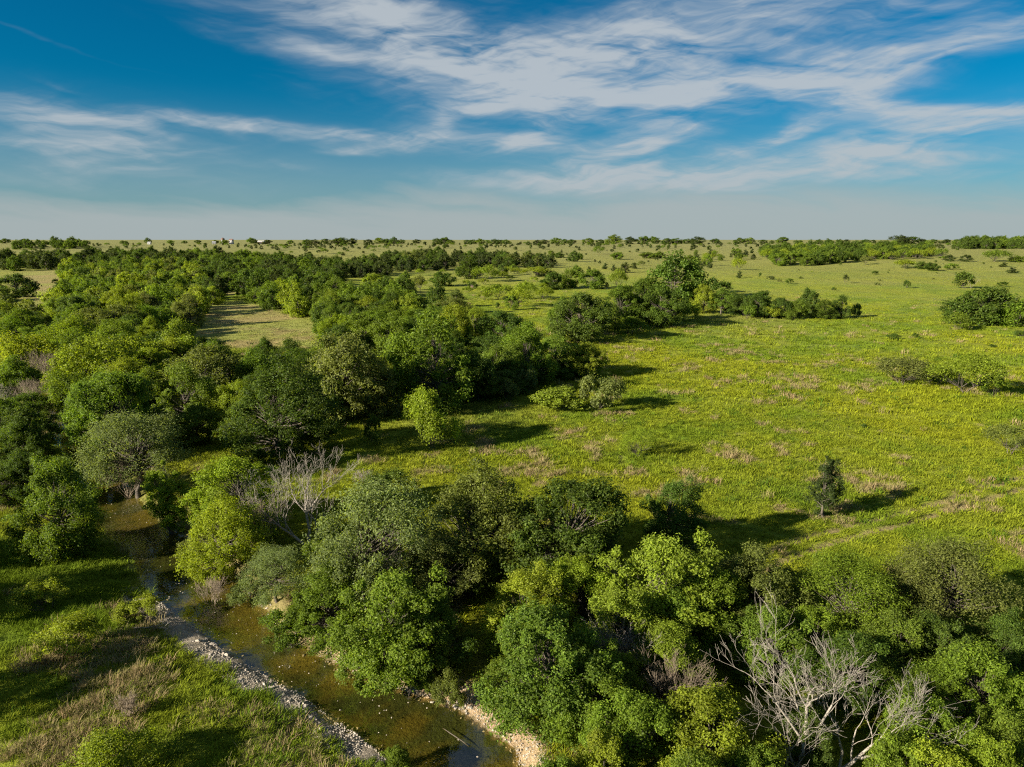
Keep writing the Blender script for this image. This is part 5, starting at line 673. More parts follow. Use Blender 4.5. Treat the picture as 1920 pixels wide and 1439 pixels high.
def make_mesh(name, verts, faces, mats=(), mat_idx=None, attrs=None, smooth=False):
    """faces: list of int arrays (M,3) or (M,4)"""
    me = bpy.data.meshes.new(name)
    verts = np.asarray(verts, np.float32)
    me.vertices.add(len(verts)); me.vertices.foreach_set('co', verts.ravel())
    faces = [np.asarray(f, np.int32) for f in faces if len(f)]
    loops = np.concatenate([f.ravel() for f in faces])
    tot = np.concatenate([np.full(len(f), f.shape[1], np.int32) for f in faces])
    start = np.concatenate([[0], np.cumsum(tot)[:-1]]).astype(np.int32)
    me.loops.add(len(loops)); me.loops.foreach_set('vertex_index', loops)
    me.polygons.add(len(tot)); me.polygons.foreach_set('loop_start', start)
    if mat_idx is not None: me.polygons.foreach_set('material_index', np.asarray(mat_idx, np.int32))
    me.polygons.foreach_set('use_smooth', np.full(len(tot), bool(smooth)))
    for m in mats: me.materials.append(m)
    for an, (dom, typ, val) in (attrs or {}).items():
        a = me.attributes.new(an, typ, dom)
        a.data.foreach_set('color' if typ == 'FLOAT_COLOR' else 'vector' if typ == 'FLOAT_VECTOR' else 'value', np.asarray(val, np.float32).ravel())
    me.update(calc_edges=True)
    return me

def link(name, me, parent=None, loc=(0, 0, 0)):
    o = bpy.data.objects.new(name, me); col.objects.link(o)
    o.location = loc
    if parent: o.parent = parent
    return o

def tag(o, label=None, cat=None, group=None, kind=None):
    for k, v in (('label', label), ('category', cat), ('group', group), ('kind', kind)):
        if v: o[k] = v
    return o

class MatB:
    """small node-tree builder"""
    def __init__(s, name):
        s.m = bpy.data.materials.new(name); s.m.use_nodes = True
        s.n, s.l = s.m.node_tree.nodes, s.m.node_tree.links
        s.n.clear()
    def node(s, t, **kw):
        n = s.n.new(t)
        for k, v in kw.items(): setattr(n, k, v)
        return n
    def put(s, sock, v):
        if v is None: return
        if isinstance(v, bpy.types.NodeSocket): s.l.new(v, sock)
        elif isinstance(v, (tuple, list)) and len(v) == 3 and sock.type == 'RGBA': sock.default_value = (*v, 1)
        else: sock.default_value = v
    def math(s, op, a, b=None, c=None, clamp=False):
        n = s.node('ShaderNodeMath', operation=op, use_clamp=clamp)
        for i, v in enumerate((a, b, c)): s.put(n.inputs[i], v)
        return n.outputs[0]
    def mix(s, f, a, b, blend='MIX'):
        n = s.node('ShaderNodeMix', data_type='RGBA', blend_type=blend)
        s.put(n.inputs[0], f); s.put(n.inputs[6], a); s.put(n.inputs[7], b)
        return n.outputs[2]
    def noise(s, vec, scale, detail=4, rough=0.55, distort=0):
        n = s.node('ShaderNodeTexNoise')
        if vec is not None: s.l.new(vec, n.inputs['Vector'])
        n.inputs['Scale'].default_value = scale; n.inputs['Detail'].default_value = detail
        n.inputs['Roughness'].default_value = rough; n.inputs['Distortion'].default_value = distort
        return n.outputs[0]
    def ramp(s, v, a, b, c=0.0, d=1.0):
        n = s.node('ShaderNodeMapRange'); n.clamp = True
        s.put(n.inputs[0], v)
        for i, q in enumerate((a, b, c, d)): n.inputs[i + 1].default_value = q
        return n.outputs[0]
    def bump(s, h, strength=0.5, dist=0.1):
        n = s.node('ShaderNodeBump'); s.put(n.inputs['Height'], h)
        n.inputs['Strength'].default_value = strength; n.inputs['Distance'].default_value = dist
        return n.outputs[0]
    def princ(s, color, rough=0.8, spec=0.3, normal=None):
        n = s.node('ShaderNodeBsdfPrincipled')
        s.put(n.inputs['Base Color'], color); s.put(n.inputs['Roughness'], rough); s.put(n.inputs['Specular IOR Level'], spec)
        if normal is not None: s.l.new(normal, n.inputs['Normal'])
        return n.outputs[0]
    def out(s, sh):
        o = s.node('ShaderNodeOutputMaterial'); s.l.new(sh, o.inputs[0]); return s.m
    def geo(s): return s.node('ShaderNodeNewGeometry')
    def pos(s): return s.node('ShaderNodeNewGeometry').outputs['Position']
    def obj(s): return s.node('ShaderNodeTexCoord').outputs['Object']

def leaf_material(name, instanced=False, trans=0.48, var=0.45):
    b = MatB(name)
    if instanced:
        base = b.node('ShaderNodeAttribute', attribute_type='INSTANCER', attribute_name='tint').outputs['Color']
    else:
        base = b.node('ShaderNodeObjectInfo').outputs['Color']
    r = b.geo().outputs['Random Per Island']
    tone = b.node('ShaderNodeAttribute', attribute_name='tone').outputs['Fac']
    k = b.math('MULTIPLY_ADD', r, 2 * var, 1 - var)
    k = b.math('MULTIPLY', k, tone)
    vv = b.node('ShaderNodeVectorMath', operation='SCALE'); b.l.new(base, vv.inputs[0]); b.l.new(k, vv.inputs['Scale'])
    yel = b.mix(b.ramp(r, 0.80, 1.0, 0.0, 0.35), vv.outputs[0], (0.22, 0.23, 0.03))
    p = b.princ(yel, 0.55, 0.18)
    t = b.node('ShaderNodeBsdfTranslucent')
    tv = b.mix(1.0, yel, (1.45, 1.45, 0.5), 'MULTIPLY'); b.l.new(tv, t.inputs[0])
    mx = b.node('ShaderNodeMixShader'); mx.inputs[0].default_value = trans
    b.l.new(p, mx.inputs[1]); b.l.new(t.outputs[0], mx.inputs[2])
    return b.out(mx.outputs[0])

def bark_material(name, c1, c2):
    b = MatB(name)
    n = b.noise(b.obj(), 3.5, 5, 0.65)
    v = b.noise(b.obj(), 14, 3)
    c = b.mix(b.ramp(n, 0.35, 0.65), c1, c2)
    c = b.mix(b.ramp(v, 0.5, 0.7, 0, 0.5), c, tuple(q * 0.5 for q in c1))
    return b.out(b.princ(c, 0.85, 0.2, b.bump(v, 0.6, 0.03)))

LEAF = leaf_material('leaf'); LEAF_I = leaf_material('leaf_mass', True)
BARK = bark_material('bark', (0.065, 0.052, 0.04), (0.115, 0.098, 0.078))
DEADWOOD = bark_material('dead_wood', (0.19, 0.165, 0.135), (0.30, 0.265, 0.22))
DEADDARK = bark_material('dead_twigs', (0.17, 0.13, 0.09), (0.27, 0.215, 0.155))

# ------------------------------------------------------------------ ground sheet
FIELD = np.array([0.178, 0.208, 0.014]); LUSH = np.array([0.100, 0.160, 0.011]); DULL = np.array([0.180, 0.188, 0.040])
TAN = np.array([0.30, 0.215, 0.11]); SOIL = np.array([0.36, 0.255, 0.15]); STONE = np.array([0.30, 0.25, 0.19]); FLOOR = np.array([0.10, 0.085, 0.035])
BED = np.array([0.095, 0.080, 0.015])
def lerp(a, b, t): return a + (b - a) * np.asarray(t)[..., None]

def dry_mask(x, y):
    m = np.zeros(np.shape(x))
    for c in CLEARINGS:
        cx = [p[0] for p in c]; cy = [p[1] for p in c]
        sel = (x > min(cx) - 15) & (x < max(cx) + 15) & (y > min(cy) - 25) & (y < max(cy) + 25)
        if not sel.any(): continue
        xs, ys = x[sel], y[sel]
        d = dist_poly(xs, ys, c + [c[0]]); ii = inside(xs, ys, c)
        m[sel] = np.maximum(m[sel], np.where(ii, 1.0, 1 - sstep(0, 10, d)))
    return m

def tan_patch(x, y):
    p = fbm(x, y, 3.6, 3, 41); q = fbm(x, y, 26, 2, 47)
    return sstep(0.655, 0.74, p + (q - 0.5) * 0.40)

def cover_color(x, y):
    """colour of the grass cover at a place"""
    c = lerp(FIELD, LUSH, sstep(0.46, 0.66, fbm(x, y, 12, 4, 31)) * 0.6)
    c = lerp(c, LUSH * 0.85, sstep(0.55, 0.72, fbm(x, y, 2.6, 3, 35)) * 0.5)
    c = lerp(c, DULL, sstep(0.52, 0.72, fbm(x, y, 70, 3, 33)) * 0.55)
    c = lerp(c, np.array([0.215, 0.225, 0.01]), sstep(0.55, 0.7, fbm(x, y, 34, 2, 37)) * 0.5)
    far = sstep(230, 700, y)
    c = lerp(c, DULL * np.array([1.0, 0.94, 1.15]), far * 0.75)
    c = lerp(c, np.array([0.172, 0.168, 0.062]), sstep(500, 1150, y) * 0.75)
    d = dry_mask(x, y)
    c = lerp(c, lerp(np.array([0.22, 0.225, 0.06]), TAN * 0.9, sstep(0.4, 0.65, fbm(x, y, 14, 3, 36))), d * 0.7)
    near = (x < -6) & (y < 62)
    c = lerp(c, LUSH * 1.0, np.where(near, 0.12, 0))
    return c

def rut_mask(x, y):
    m = np.zeros(np.shape(x))
    sel = (x > -5) & (x < 80) & (y > 40) & (y < 130)
    for i, r in enumerate(RUTS):
        d = dist_poly(x[sel], y[sel], r)
        m[sel] = np.maximum(m[sel], (1 - sstep(0.25, 0.62 if i < 2 else 0.4, d)) * (1.0 if i < 2 else 0.5))
    return m

def axis(lo, hi, fine_lo, fine_hi, step, grow):
    a = list(np.arange(fine_lo, fine_hi + 1e-6, step)); s = step
    while a[-1] < hi: s *= grow; a.append(a[-1] + s)
    s = step; pre = []
    v = fine_lo
    while v > lo: s *= grow; v -= s; pre.append(v)
    return np.array(pre[::-1] + a)
gx = axis(-7000, 7000, -50, 55, 0.42, 1.045); gy = axis(-600, 9000, 24, 120, 0.42, 1.04)
GX, GY = np.meshgrid(gx, gy)
gxv, gyv = GX.ravel(), GY.ravel()
gz, gdl, gdr, gin = ground_z(gxv, gyv, True)
grut = rut_mask(gxv, gyv)
nearm = 1 - sstep(120, 220, np.hypot(gxv, gyv))
gz = gz + (fbm(gxv, gyv, 1.6, 2, 51) - 0.5) * 0.16 * nearm * (~gin) - grut * 0.24
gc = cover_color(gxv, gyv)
gc = lerp(gc, TAN * 0.9, tan_patch(gxv, gyv) * 0.55 * nearm)
gc = lerp(gc, SOIL * 0.62, grut * 0.75)
wob = fbm(gxv, gyv, 2.4, 3, 61) - 0.5
gl = (gdl < gdr)
grav = np.where(gl, (1 - sstep(1.4, 2.2, gdl + wob * 2.2)), 0) * (1 - sstep(47, 52, gyv)) * (~gin)
lowsoil = np.where(gl, (1 - sstep(0.4, 1.4, gdl + wob)), 0) * sstep(46, 52, gyv) * (~gin)
rsoil = (1 - 0.85 * sstep(60, 75, gyv)) * np.where(~gl, (1 - sstep(1.5, 2.6, gdr + wob * 1.6)), 0) * (~gin)
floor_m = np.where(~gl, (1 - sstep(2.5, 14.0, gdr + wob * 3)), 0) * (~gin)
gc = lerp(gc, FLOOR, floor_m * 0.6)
gc = lerp(gc, SOIL, np.clip(rsoil + lowsoil * 0.7, 0, 1) * (1 - 0.65 * sstep(41, 47, gyv)) * (1 - 0.8 * sstep(60, 80, gyv)))
gc = lerp(gc, STONE, grav)
gc = np.where(gin[:, None], lerp(BED, np.array([0.036, 0.045, 0.013]), sstep(0.38, 0.62, fbm(gxv, gyv, 2.0, 4, 71))), gc)
nx, ny = len(gx), len(gy)
ii = np.arange((ny - 1) * (nx - 1)); r_, c_ = ii // (nx - 1), ii % (nx - 1)
a_ = r_ * nx + c_
gfaces = np.stack([a_, a_ + 1, a_ + nx + 1, a_ + nx], 1)
b = MatB('meadow_ground')
cover = b.node('ShaderNodeAttribute', attribute_name='cover').outputs['Color']
stony = b.node('ShaderNodeAttribute', attribute_name='stony').outputs['Fac']
pos = b.pos()
n1 = b.noise(pos, 2.2, 6, 0.7); n2 = b.noise(pos, 0.16, 5, 0.6); n3 = b.noise(pos, 9.0, 4, 0.65); n4 = b.noise(pos, 0.03, 4, 0.6)
k = b.math('MULTIPLY', b.ramp(n1, 0.25, 0.75, 0.55, 1.4), b.ramp(n2, 0.3, 0.7, 0.84, 1.14))
vs = b.node('ShaderNodeVectorMath', operation='SCALE'); b.l.new(cover, vs.inputs[0]); b.l.new(k, vs.inputs['Scale'])
c1 = b.mix(b.ramp(n4, 0.45, 0.65, 0, 0.28), vs.outputs[0], (0.20, 0.18, 0.055))
hgt = b.math('MULTIPLY_ADD', n3, 0.35, n1)
b.out(b.princ(c1, 0.9, 0.1, b.bump(hgt, 0.9, 0.35)))
GROUND = b.m
me = make_mesh('ground', np.stack([gxv, gyv, gz], 1), [gfaces], [GROUND],
               attrs={'cover': ('POINT', 'FLOAT_COLOR', np.c_[gc, np.ones(len(gc))]), 'stony': ('POINT', 'FLOAT', grav)}, smooth=True)
tag(link('ground', me), kind='structure')

# creek water: one sheet from bank to bank, lying in the cut
def strip_pts(pts, n):
    p = np.array(pts); s = np.concatenate([[0], np.cumsum(np.hypot(*np.diff(p, axis=0).T))]); q = np.linspace(0, s[-1], n)
    return np.stack([np.interp(q, s, p[:, 0]), np.interp(q, s, p[:, 1])], 1)
NL = 160; A, B_ = strip_pts(CREEK_L, NL), strip_pts(CREEK_R, NL)
vv = []
for t in np.linspace(-0.25, 1.25, 9): vv.append(A + (B_ - A) * t)
vv = np.concatenate(vv); vv = np.c_[vv, np.full(len(vv), WATER_Z)]
ff = [(r * NL + i, (r + 1) * NL + i, (r + 1) * NL + i + 1, r * NL + i + 1) for r in range(8) for i in range(NL - 1)]
b = MatB('creek_water')
p = b.pos()
w1 = b.noise(p, 1.6, 3, 0.5, 0.4); w2 = b.noise(p, 6.0, 2)
nrm = b.bump(b.math('MULTIPLY_ADD', w2, 0.35, w1), 0.22, 0.06)
lw = b.node('ShaderNodeLayerWeight'); lw.inputs[0].default_value = 0.5; b.l.new(nrm, lw.inputs['Normal'])
fr = b.math('MULTIPLY_ADD', b.math('POWER', lw.outputs['Facing'], 5.0), 0.84, 0.16)   # reflectance, the same from above and below
gs = b.node('ShaderNodeBsdfGlossy'); gs.inputs['Roughness'].default_value = 0.04; b.l.new(nrm, gs.inputs['Normal'])
tr = b.node('ShaderNodeBsdfTransparent'); tr.inputs[0].default_value = (0.91, 0.86, 0.62, 1)
mx = b.node('ShaderNodeMixShader'); b.l.new(fr, mx.inputs[0]); b.l.new(tr.outputs[0], mx.inputs[1]); b.l.new(gs.outputs[0], mx.inputs[2])
WATER = b.out(mx.outputs[0])
tag(link('creek_water', make_mesh('creek_water', vv, [np.array(ff)], [WATER], smooth=True)), kind='structure')

# ------------------------------------------------------------------ tree building
class Wood:
    """collects tapered limbs; builds them together, limbs of like make at once"""
    def __init__(s): s.q, s.v, s.f, s.n = {}, [], [], 0
    def add(s, path, radii, sides=5):
        s.q.setdefault((len(path), sides), []).append((path, radii))
    def arrays(s):
        for (n, sides), lst in s.q.items():
            P = np.array([np.asarray(p, float) for p, _ in lst]); Rr = np.array([np.asarray(r, float) for _, r in lst]); K = len(lst)
            t = np.gradient(P, axis=1); t /= np.linalg.norm(t, axis=2)[..., None] + 1e-9
            ref = np.where(np.abs(t[:, :1, 2:3]) < 0.9, np.array([0.3, 0.2, 1.0]), np.array([1.0, 0.1, 0.0]))
            u = np.cross(t, np.broadcast_to(ref, t.shape)); u /= np.linalg.norm(u, axis=2)[..., None] + 1e-9
            w = np.cross(t, u)
            a = np.linspace(0, 2 * np.pi, sides, endpoint=False)
            V = P[:, :, None] + Rr[:, :, None, None] * (np.cos(a)[:, None] * u[:, :, None] + np.sin(a)[:, None] * w[:, :, None])
            j = np.arange(sides); jn = (j + 1) % sides; i = np.arange(n - 1)[:, None]
            f = np.stack([i * sides + j, i * sides + jn, (i + 1) * sides + jn, (i + 1) * sides + j], -1).reshape(-1, 4)
            f = (f[None] + (np.arange(K) * n * sides)[:, None, None]).reshape(-1, 4) + s.n
            s.v.append(V.reshape(-1, 3)); s.f.append(f); s.n += K * n * sides
        s.q = {}
        return np.concatenate(s.v), np.concatenate(s.f)

def rand_unit(r, n):
    v = r.normal(size=(n, 3)); return v / (np.linalg.norm(v, axis=1)[:, None] + 1e-9)

def leaves(r, pos, nrm, size, aspect=0.62):
    """rhombic leaf sprays: 4 points, folded along the middle"""
    n = len(pos)
    nrm = nrm / (np.linalg.norm(nrm, axis=1)[:, None] + 1e-9)
    t = np.cross(nrm, rand_unit(r, n)); t /= np.linalg.norm(t, axis=1)[:, None] + 1e-9
    s = np.cross(nrm, t)
    L = size[:, None]; W = L * aspect
    fold = nrm * L * 0.16
    v = np.stack([pos - t * L * 0.5, pos + s * W * 0.5 + fold, pos + t * L * 0.5, pos - s * W * 0.5 + fold], 1).reshape(-1, 3)
    f = np.arange(4 * n).reshape(n, 4)
    return v, f

def crown_shape(seed, Hh, Wd, nclump, nleaf, lsize, style):
    """clump centres filling an uneven crown, limbs reaching them, leaf sprays on the clumps"""
    r = np.random.default_rng(seed)
    R = Wd / 2
    z0, zc, rz = {'broad': (0.26, 0.51, 0.49), 'airy': (0.30, 0.54, 0.47), 'mesq': (0.24, 0.54, 0.46), 'shrub': (0.10, 0.46, 0.50), 'col': (0.12, 0.52, 0.48), 'jun': (0.06, 0.48, 0.52), 'mound': (0.15, 0.44, 0.52)}[style]
    ctr = np.array([0, 0, zc * Hh * 0.9])
    ell = np.array([R, R, rz * Hh])
    # boughs: rounded masses standing apart around the stem, each carrying many leaf clumps
    nb = {'broad': 14, 'airy': 14, 'mesq': 9, 'shrub': 8, 'col': 10, 'jun': 9, 'mound': 15}[style]
    boughs = []
    for k_ in range(nb * 40):
        if len(boughs) >= nb: break
        d = rand_unit(r, 1)[0]
        if style == 'mesq' and d[2] < -0.35: continue
        if style in ('broad', 'airy') and d[2] < -0.78: continue
        if style == 'shrub' and d[2] < -0.1: continue
        c = d * r.uniform(0.42, 0.72)
        if style == 'mesq': c[2] = c[2] * 0.75 + 0.08
        rad = r.uniform(0.30, 0.46) * (1.12 if style == 'mound' else 1.0)
        if style in ('jun', 'col'):
            hz = (c[2] + 1) / 2; f = np.clip((1.28 if style == 'jun' else 1.35) - hz * (1.0 if style == 'jun' else 0.75), 0.18, 1.0); c[:2] *= f; rad *= 0.55 + 0.45 * f
        if any(np.linalg.norm(c - q) < 0.42 * (rad + w_) for q, w_ in boughs): continue
        boughs.append((c, rad))
    if style in ('broad', 'airy', 'shrub', 'mound'): boughs.append((np.array([0, 0, 0.50]), 0.42))
    if style in ('jun', 'col'):
        for hz, w_ in ((-0.70, 0.42), (-0.38, 0.50), (-0.05, 0.46), (0.28, 0.38), (0.58, 0.28), (0.80, 0.18)): boughs.append((np.array([r.normal() * 0.06, r.normal() * 0.06, hz]), w_))
    cs, rcs = [], []
    wts = np.array([w_ ** 2 for _, w_ in boughs]); cum = np.cumsum(wts / wts.sum()); cum[-1] = 1.0
    tries = 0
    while len(cs) < nclump and tries < nclump * 40:
        tries += 1
        c, w_ = boughs[int(np.searchsorted(cum, r.random()))]
        d = rand_unit(r, 1)[0] + c / (np.linalg.norm(c) + 1e-6) * 0.55 + np.array([0, 0, 0.15]); d /= np.linalg.norm(d)
        q = c + d * w_ * r.uniform(0.62, 1.05) * (1.25 if r.random() < 0.08 else 1.0)
        if len(cs) and np.min(np.sum((q - np.array(cs[-60:])) ** 2, 1)) < (0.62 * w_ * (nb / nclump) ** 0.5) ** 2: continue
        cs.append(q); rcs.append(w_)
    rcs = np.array(rcs)
    cs = np.array(cs) * ell + np.array([0, 0, zc * Hh])
    cs[:, 2] = np.maximum(cs[:, 2], 0.08 * Hh if style not in ('shrub', 'jun', 'mound') else 0.05 * Hh)
    LP, LN, LS, LT = [], [], [], []
    per = nleaf // len(cs)
    shape = {'broad': 1, 'airy': 0.95, 'mesq': 0.9, 'shrub': 0.95, 'col': 1.0, 'jun': 0.95, 'mound': 1.0}[style]
    for p, w_ in zip(cs, rcs):
        rc = R * w_ * r.uniform(0.30, 0.52) * shape * (80 / nclump) ** 0.33
        n = int(per * r.uniform(0.6, 1.4))
        d = rand_unit(r, n)
        o = (p - ctr) / ell; o /= np.linalg.norm(o) + 1e-9
        d = d + o * 0.40 + np.array([0, 0, 0.2]); d /= np.linalg.norm(d, axis=1)[:, None]
        # finger-like sprays break the outline of each clump
        fing = rand_unit(r, 8) + o * 0.6 + np.array([0, 0, 0.35]); fing /= np.linalg.norm(fing, axis=1)[:, None]
        mx_ = (d @ fing.T).max(1)
        rad = rc * (0.35 + 0.65 * r.random(n) ** 0.6 + 1.5 * np.clip(mx_ - 0.80, 0, 1) * 4 * r.random(n) ** 1.3)
        if style in ('airy', 'mesq'): rad *= 1.0 + 0.5 * r.random(n)
        q = p + d * rad[:, None] * np.array([1, 1, 0.85])
        LP.append(q)
        LN.append(d * 0.65 + rand_unit(r, n) * 0.65 + np.array([-0.1, -0.05, 0.35]))
        LS.append(lsize * r.uniform(0.55, 1.3, n))
        LT.append(np.full(n, r.uniform(0.78, 1.22)))
    LP, LN, LS, LT = map(np.concatenate, (LP, LN, LS, LT))
    LP[:, 2] = np.maximum(LP[:, 2], 0.05)
    lv, lf = leaves(r, LP, LN, LS, 0.45 if style in ('airy', 'mesq') else 0.62)
    # limbs
    w = Wood()
    r0 = {'shrub': 0.014, 'mesq': 0.020}.get(style, 0.026) * Hh
    fork = z0 * Hh * r.uniform(0.75, 1.0)
    nst = {'shrub': 4, 'mesq': 3}.get(style, 1)
    stems = []
    for k_ in range(nst):
        a = r.uniform(0, 6.28); lean = (0.18 if nst > 1 else 0.05) * Hh
        top = np.array([math.cos(a) * lean, math.sin(a) * lean, fork])
        pth = np.array([[0.0, 0, -0.25], top * 0.35 + r.normal(size=3) * 0.02 * Hh, top * 0.7 + r.normal(size=3) * 0.02 * Hh, top]); pth[0] += np.array([top[0], top[1], 0]) * 0.15
        pth[1:3, 2] = [fork * 0.33, fork * 0.7]
        w.add(pth, r0 * np.array([1.35, 1.05, 0.92, 0.85]) / math.sqrt(nst), 7); stems.append(top)
    lead = np.array([r.normal() * 0.04 * Hh, r.normal() * 0.04 * Hh, 0.85 * Hh])
    if nst == 1: w.add([stems[0], (stems[0] + lead) / 2 + r.normal(size=3) * 0.02 * Hh, lead], r0 * np.array([0.8, 0.5, 0.12]), 6)
    for p in cs:
        st = stems[int(np.argmin([np.sum((p[:2] - s_[:2]) ** 2) for s_ in stems]))]
        b0 = st + (lead - st) * np.clip((p[2] - fork) / Hh * 0.7, 0, 0.7) if nst == 1 else st
        mid = b0 * 0.5 + p * 0.5 + np.array([0, 0, -0.06 * np.linalg.norm(p - b0)]) + r.normal(size=3) * 0.03 * Hh
        rr = r0 * r.uniform(0.22, 0.34)
        w.add([b0, b0 * 0.75 + mid * 0.25, mid, mid * 0.2 + p * 0.8], [rr, rr * 0.85, rr * 0.6, rr * 0.25], 4)
    return lv, lf, LT, w

def tree_meshes(name, seed, style, Hh, Wd, nclump, nleaf, lsize, split=True, leaf_mat=None):
    lv, lf, tone, w = crown_shape(seed, Hh, Wd, nclump, nleaf, lsize, style)
    wv, wf = w.arrays()
    lm = leaf_mat or LEAF
    if split:
        cm = make_mesh(name + '_crown', lv, [lf], [lm], attrs={'tone': ('FACE', 'FLOAT', tone)})
        tm = make_mesh(name + '_trunk', wv, [wf], [BARK], smooth=True)
        return (cm, tm, Hh, Wd)
    v = np.concatenate([lv, wv]); f = np.concatenate([lf, wf + len(lv)])
    mi = np.concatenate([np.zeros(len(lf)), np.ones(len(wf))])
    m = make_mesh(name, v, [f], [lm, BARK], mi, attrs={'tone': ('FACE', 'FLOAT', np.concatenate([tone, np.ones(len(wf))]))})
    return (m, None, Hh, Wd)

PROTO = {}
def proto(key, style, n, Hh, Wd, nclump, nleaf, lsize, split=True, leaf_mat=None, seed0=0):
    PROTO[key] = [tree_meshes('%s_%s' % key if isinstance(key, tuple) else key, seed0 + 31 * i + sum(map(ord, str(key))), style, Hh, Wd, nclump, nleaf, lsize, split, leaf_mat) for i in range(n)]
# near: leaf sprays about two hands wide; mid and far: coarser
proto(('B', 0), 'broad', 4, 7.5, 7.5, 150, 42000, 0.165)
proto(('O', 0), 'mound', 4, 7.5, 7.5, 150, 42000, 0.165)
proto(('A', 0), 'airy', 3, 7.5, 7.5, 120, 26000, 0.165)
proto(('C', 0), 'col', 2, 8.0, 4.5, 80, 19000, 0.17)
proto(('S', 0), 'shrub', 3, 3.0, 4.5, 56, 11000, 0.135)
proto(('M', 0), 'mesq', 2, 5.0, 7.5, 60, 9000, 0.18)
proto(('B', 1), 'broad', 4, 8.0, 8.5, 110, 24000, 0.24)
proto(('O', 1), 'mound', 5, 8.0, 8.5, 110, 24000, 0.24)
proto(('S', 1), 'shrub', 3, 3.0, 4.5, 26, 4000, 0.24)
proto(('M', 1), 'mesq', 3, 5.0, 7.5, 45, 6500, 0.27)
proto(('J', 1), 'jun', 2, 6.0, 5.5, 45, 7000, 0.24)
proto(('B', 2), 'mound', 6, 8.0, 9.0, 64, 6000, 0.50, False)
proto(('M', 2), 'mesq', 3, 6.0, 9.0, 34, 2400, 0.52, False)
proto(('J', 2), 'jun', 3, 8.0, 8.0, 34, 2600, 0.52, False)
proto(('S', 2), 'shrub', 2, 3.0, 4.5, 18, 1100, 0.42, False)

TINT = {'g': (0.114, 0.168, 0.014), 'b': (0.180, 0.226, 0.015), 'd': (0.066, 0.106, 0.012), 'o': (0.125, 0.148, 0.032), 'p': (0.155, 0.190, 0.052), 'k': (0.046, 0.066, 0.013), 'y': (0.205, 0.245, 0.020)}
NAMES = {'B': 'broadleaf_tree', 'A': 'open_crowned_tree', 'C': 'narrow_tree', 'S': 'shrub', 'M': 'mesquite_tree', 'J': 'juniper_tree'}
_pts = [(r[1], r[2]) for r in TREES] + [(r[1], r[2]) for r in SCATTER] + [(r[1], r[2]) for r in REST]
ZC = dict(zip(_pts, ground_z(np.array([p[0] for p in _pts], float), np.array([p[1] for p in _pts], float)).tolist()))
def zat(x, y):
    return ZC[(x, y)] if (x, y) in ZC else float(ground_z(np.array([x]), np.array([y]))[0])

def place_tree(kind, x, y, w, h, c, label, group):
    d = math.hypot(x, y)
    lod = 0 if d < 100 else 1 if d < 270 else 2
    k = kind
    if (k, lod) not in PROTO:
        k = {'A': 'M' if lod else 'A', 'C': 'J' if lod else 'C', 'J': 'C'}.get(k, 'B')
    if k == 'B' and lod < 2 and (pyr.random() < (0.8 if lod else 0.55) or 'lone' in label): k = 'O'
    lst = PROTO[(k, lod)]; cm, tm, Hh, Wd = lst[pyr.randrange(len(lst))]
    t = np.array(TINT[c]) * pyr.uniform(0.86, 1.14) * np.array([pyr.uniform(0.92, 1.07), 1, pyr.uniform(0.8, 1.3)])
    s = (w / Wd * pyr.uniform(0.97, 1.06), w / Wd * pyr.uniform(0.97, 1.06), h / Hh)
    loc = (x, y, zat(x, y) - 0.05); rz = pyr.uniform(0, 6.283)
    nm = NAMES['B' if 'lone bright tree' in label else kind]
    if tm is None:
        root = crown = link(nm, cm)
    else:
        root = bpy.data.objects.new(nm, None); col.objects.link(root); root.empty_display_size = 0.5
        crown = link('crown', cm, root); link('trunk', tm, root)
    root.location = loc; root.rotation_euler = (0, 0, rz); root.scale = s
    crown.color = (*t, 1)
    tag(root, label, 'tree' if kind != 'S' or 'lone bright tree' in label else 'shrub', group or None)
    return root

for row in TREES: place_tree(*row)

ORD = 'first second third fourth fifth sixth seventh eighth ninth tenth eleventh twelfth thirteenth fourteenth fifteenth sixteenth seventeenth eighteenth nineteenth twentieth'.split()
TENS = {2: 'twent', 3: 'thirt', 4: 'fort', 5: 'fift', 6: 'sixt', 7: 'sevent', 8: 'eight', 9: 'ninet'}
def ordinal(n):
    if n <= 20: return ORD[n - 1]
    a, b2 = divmod(n, 10)
    return TENS[a] + 'ieth' if b2 == 0 else TENS[a] + 'y-' + ORD[b2 - 1]
CW = {'g': 'green', 'b': 'bright', 'd': 'dark green', 'o': 'olive', 'p': 'pale', 'k': 'blackish', 'y': 'yellowish'}
KW = {'B': 'tree', 'J': 'juniper', 'M': 'mesquite', 'S': 'bush'}
for kind, x, y, w, h, c, reg, rw, o_ in SCATTER:
    lab = '%s %s in the %s%s, %s from left' % (CW[c], KW[kind], REGIONS[reg], ', %s row' % ordinal(rw) if rw else '', ordinal(o_))
    place_tree(kind, x, y, w, h, c, lab, 'trees and bushes of the ' + REGIONS[reg])

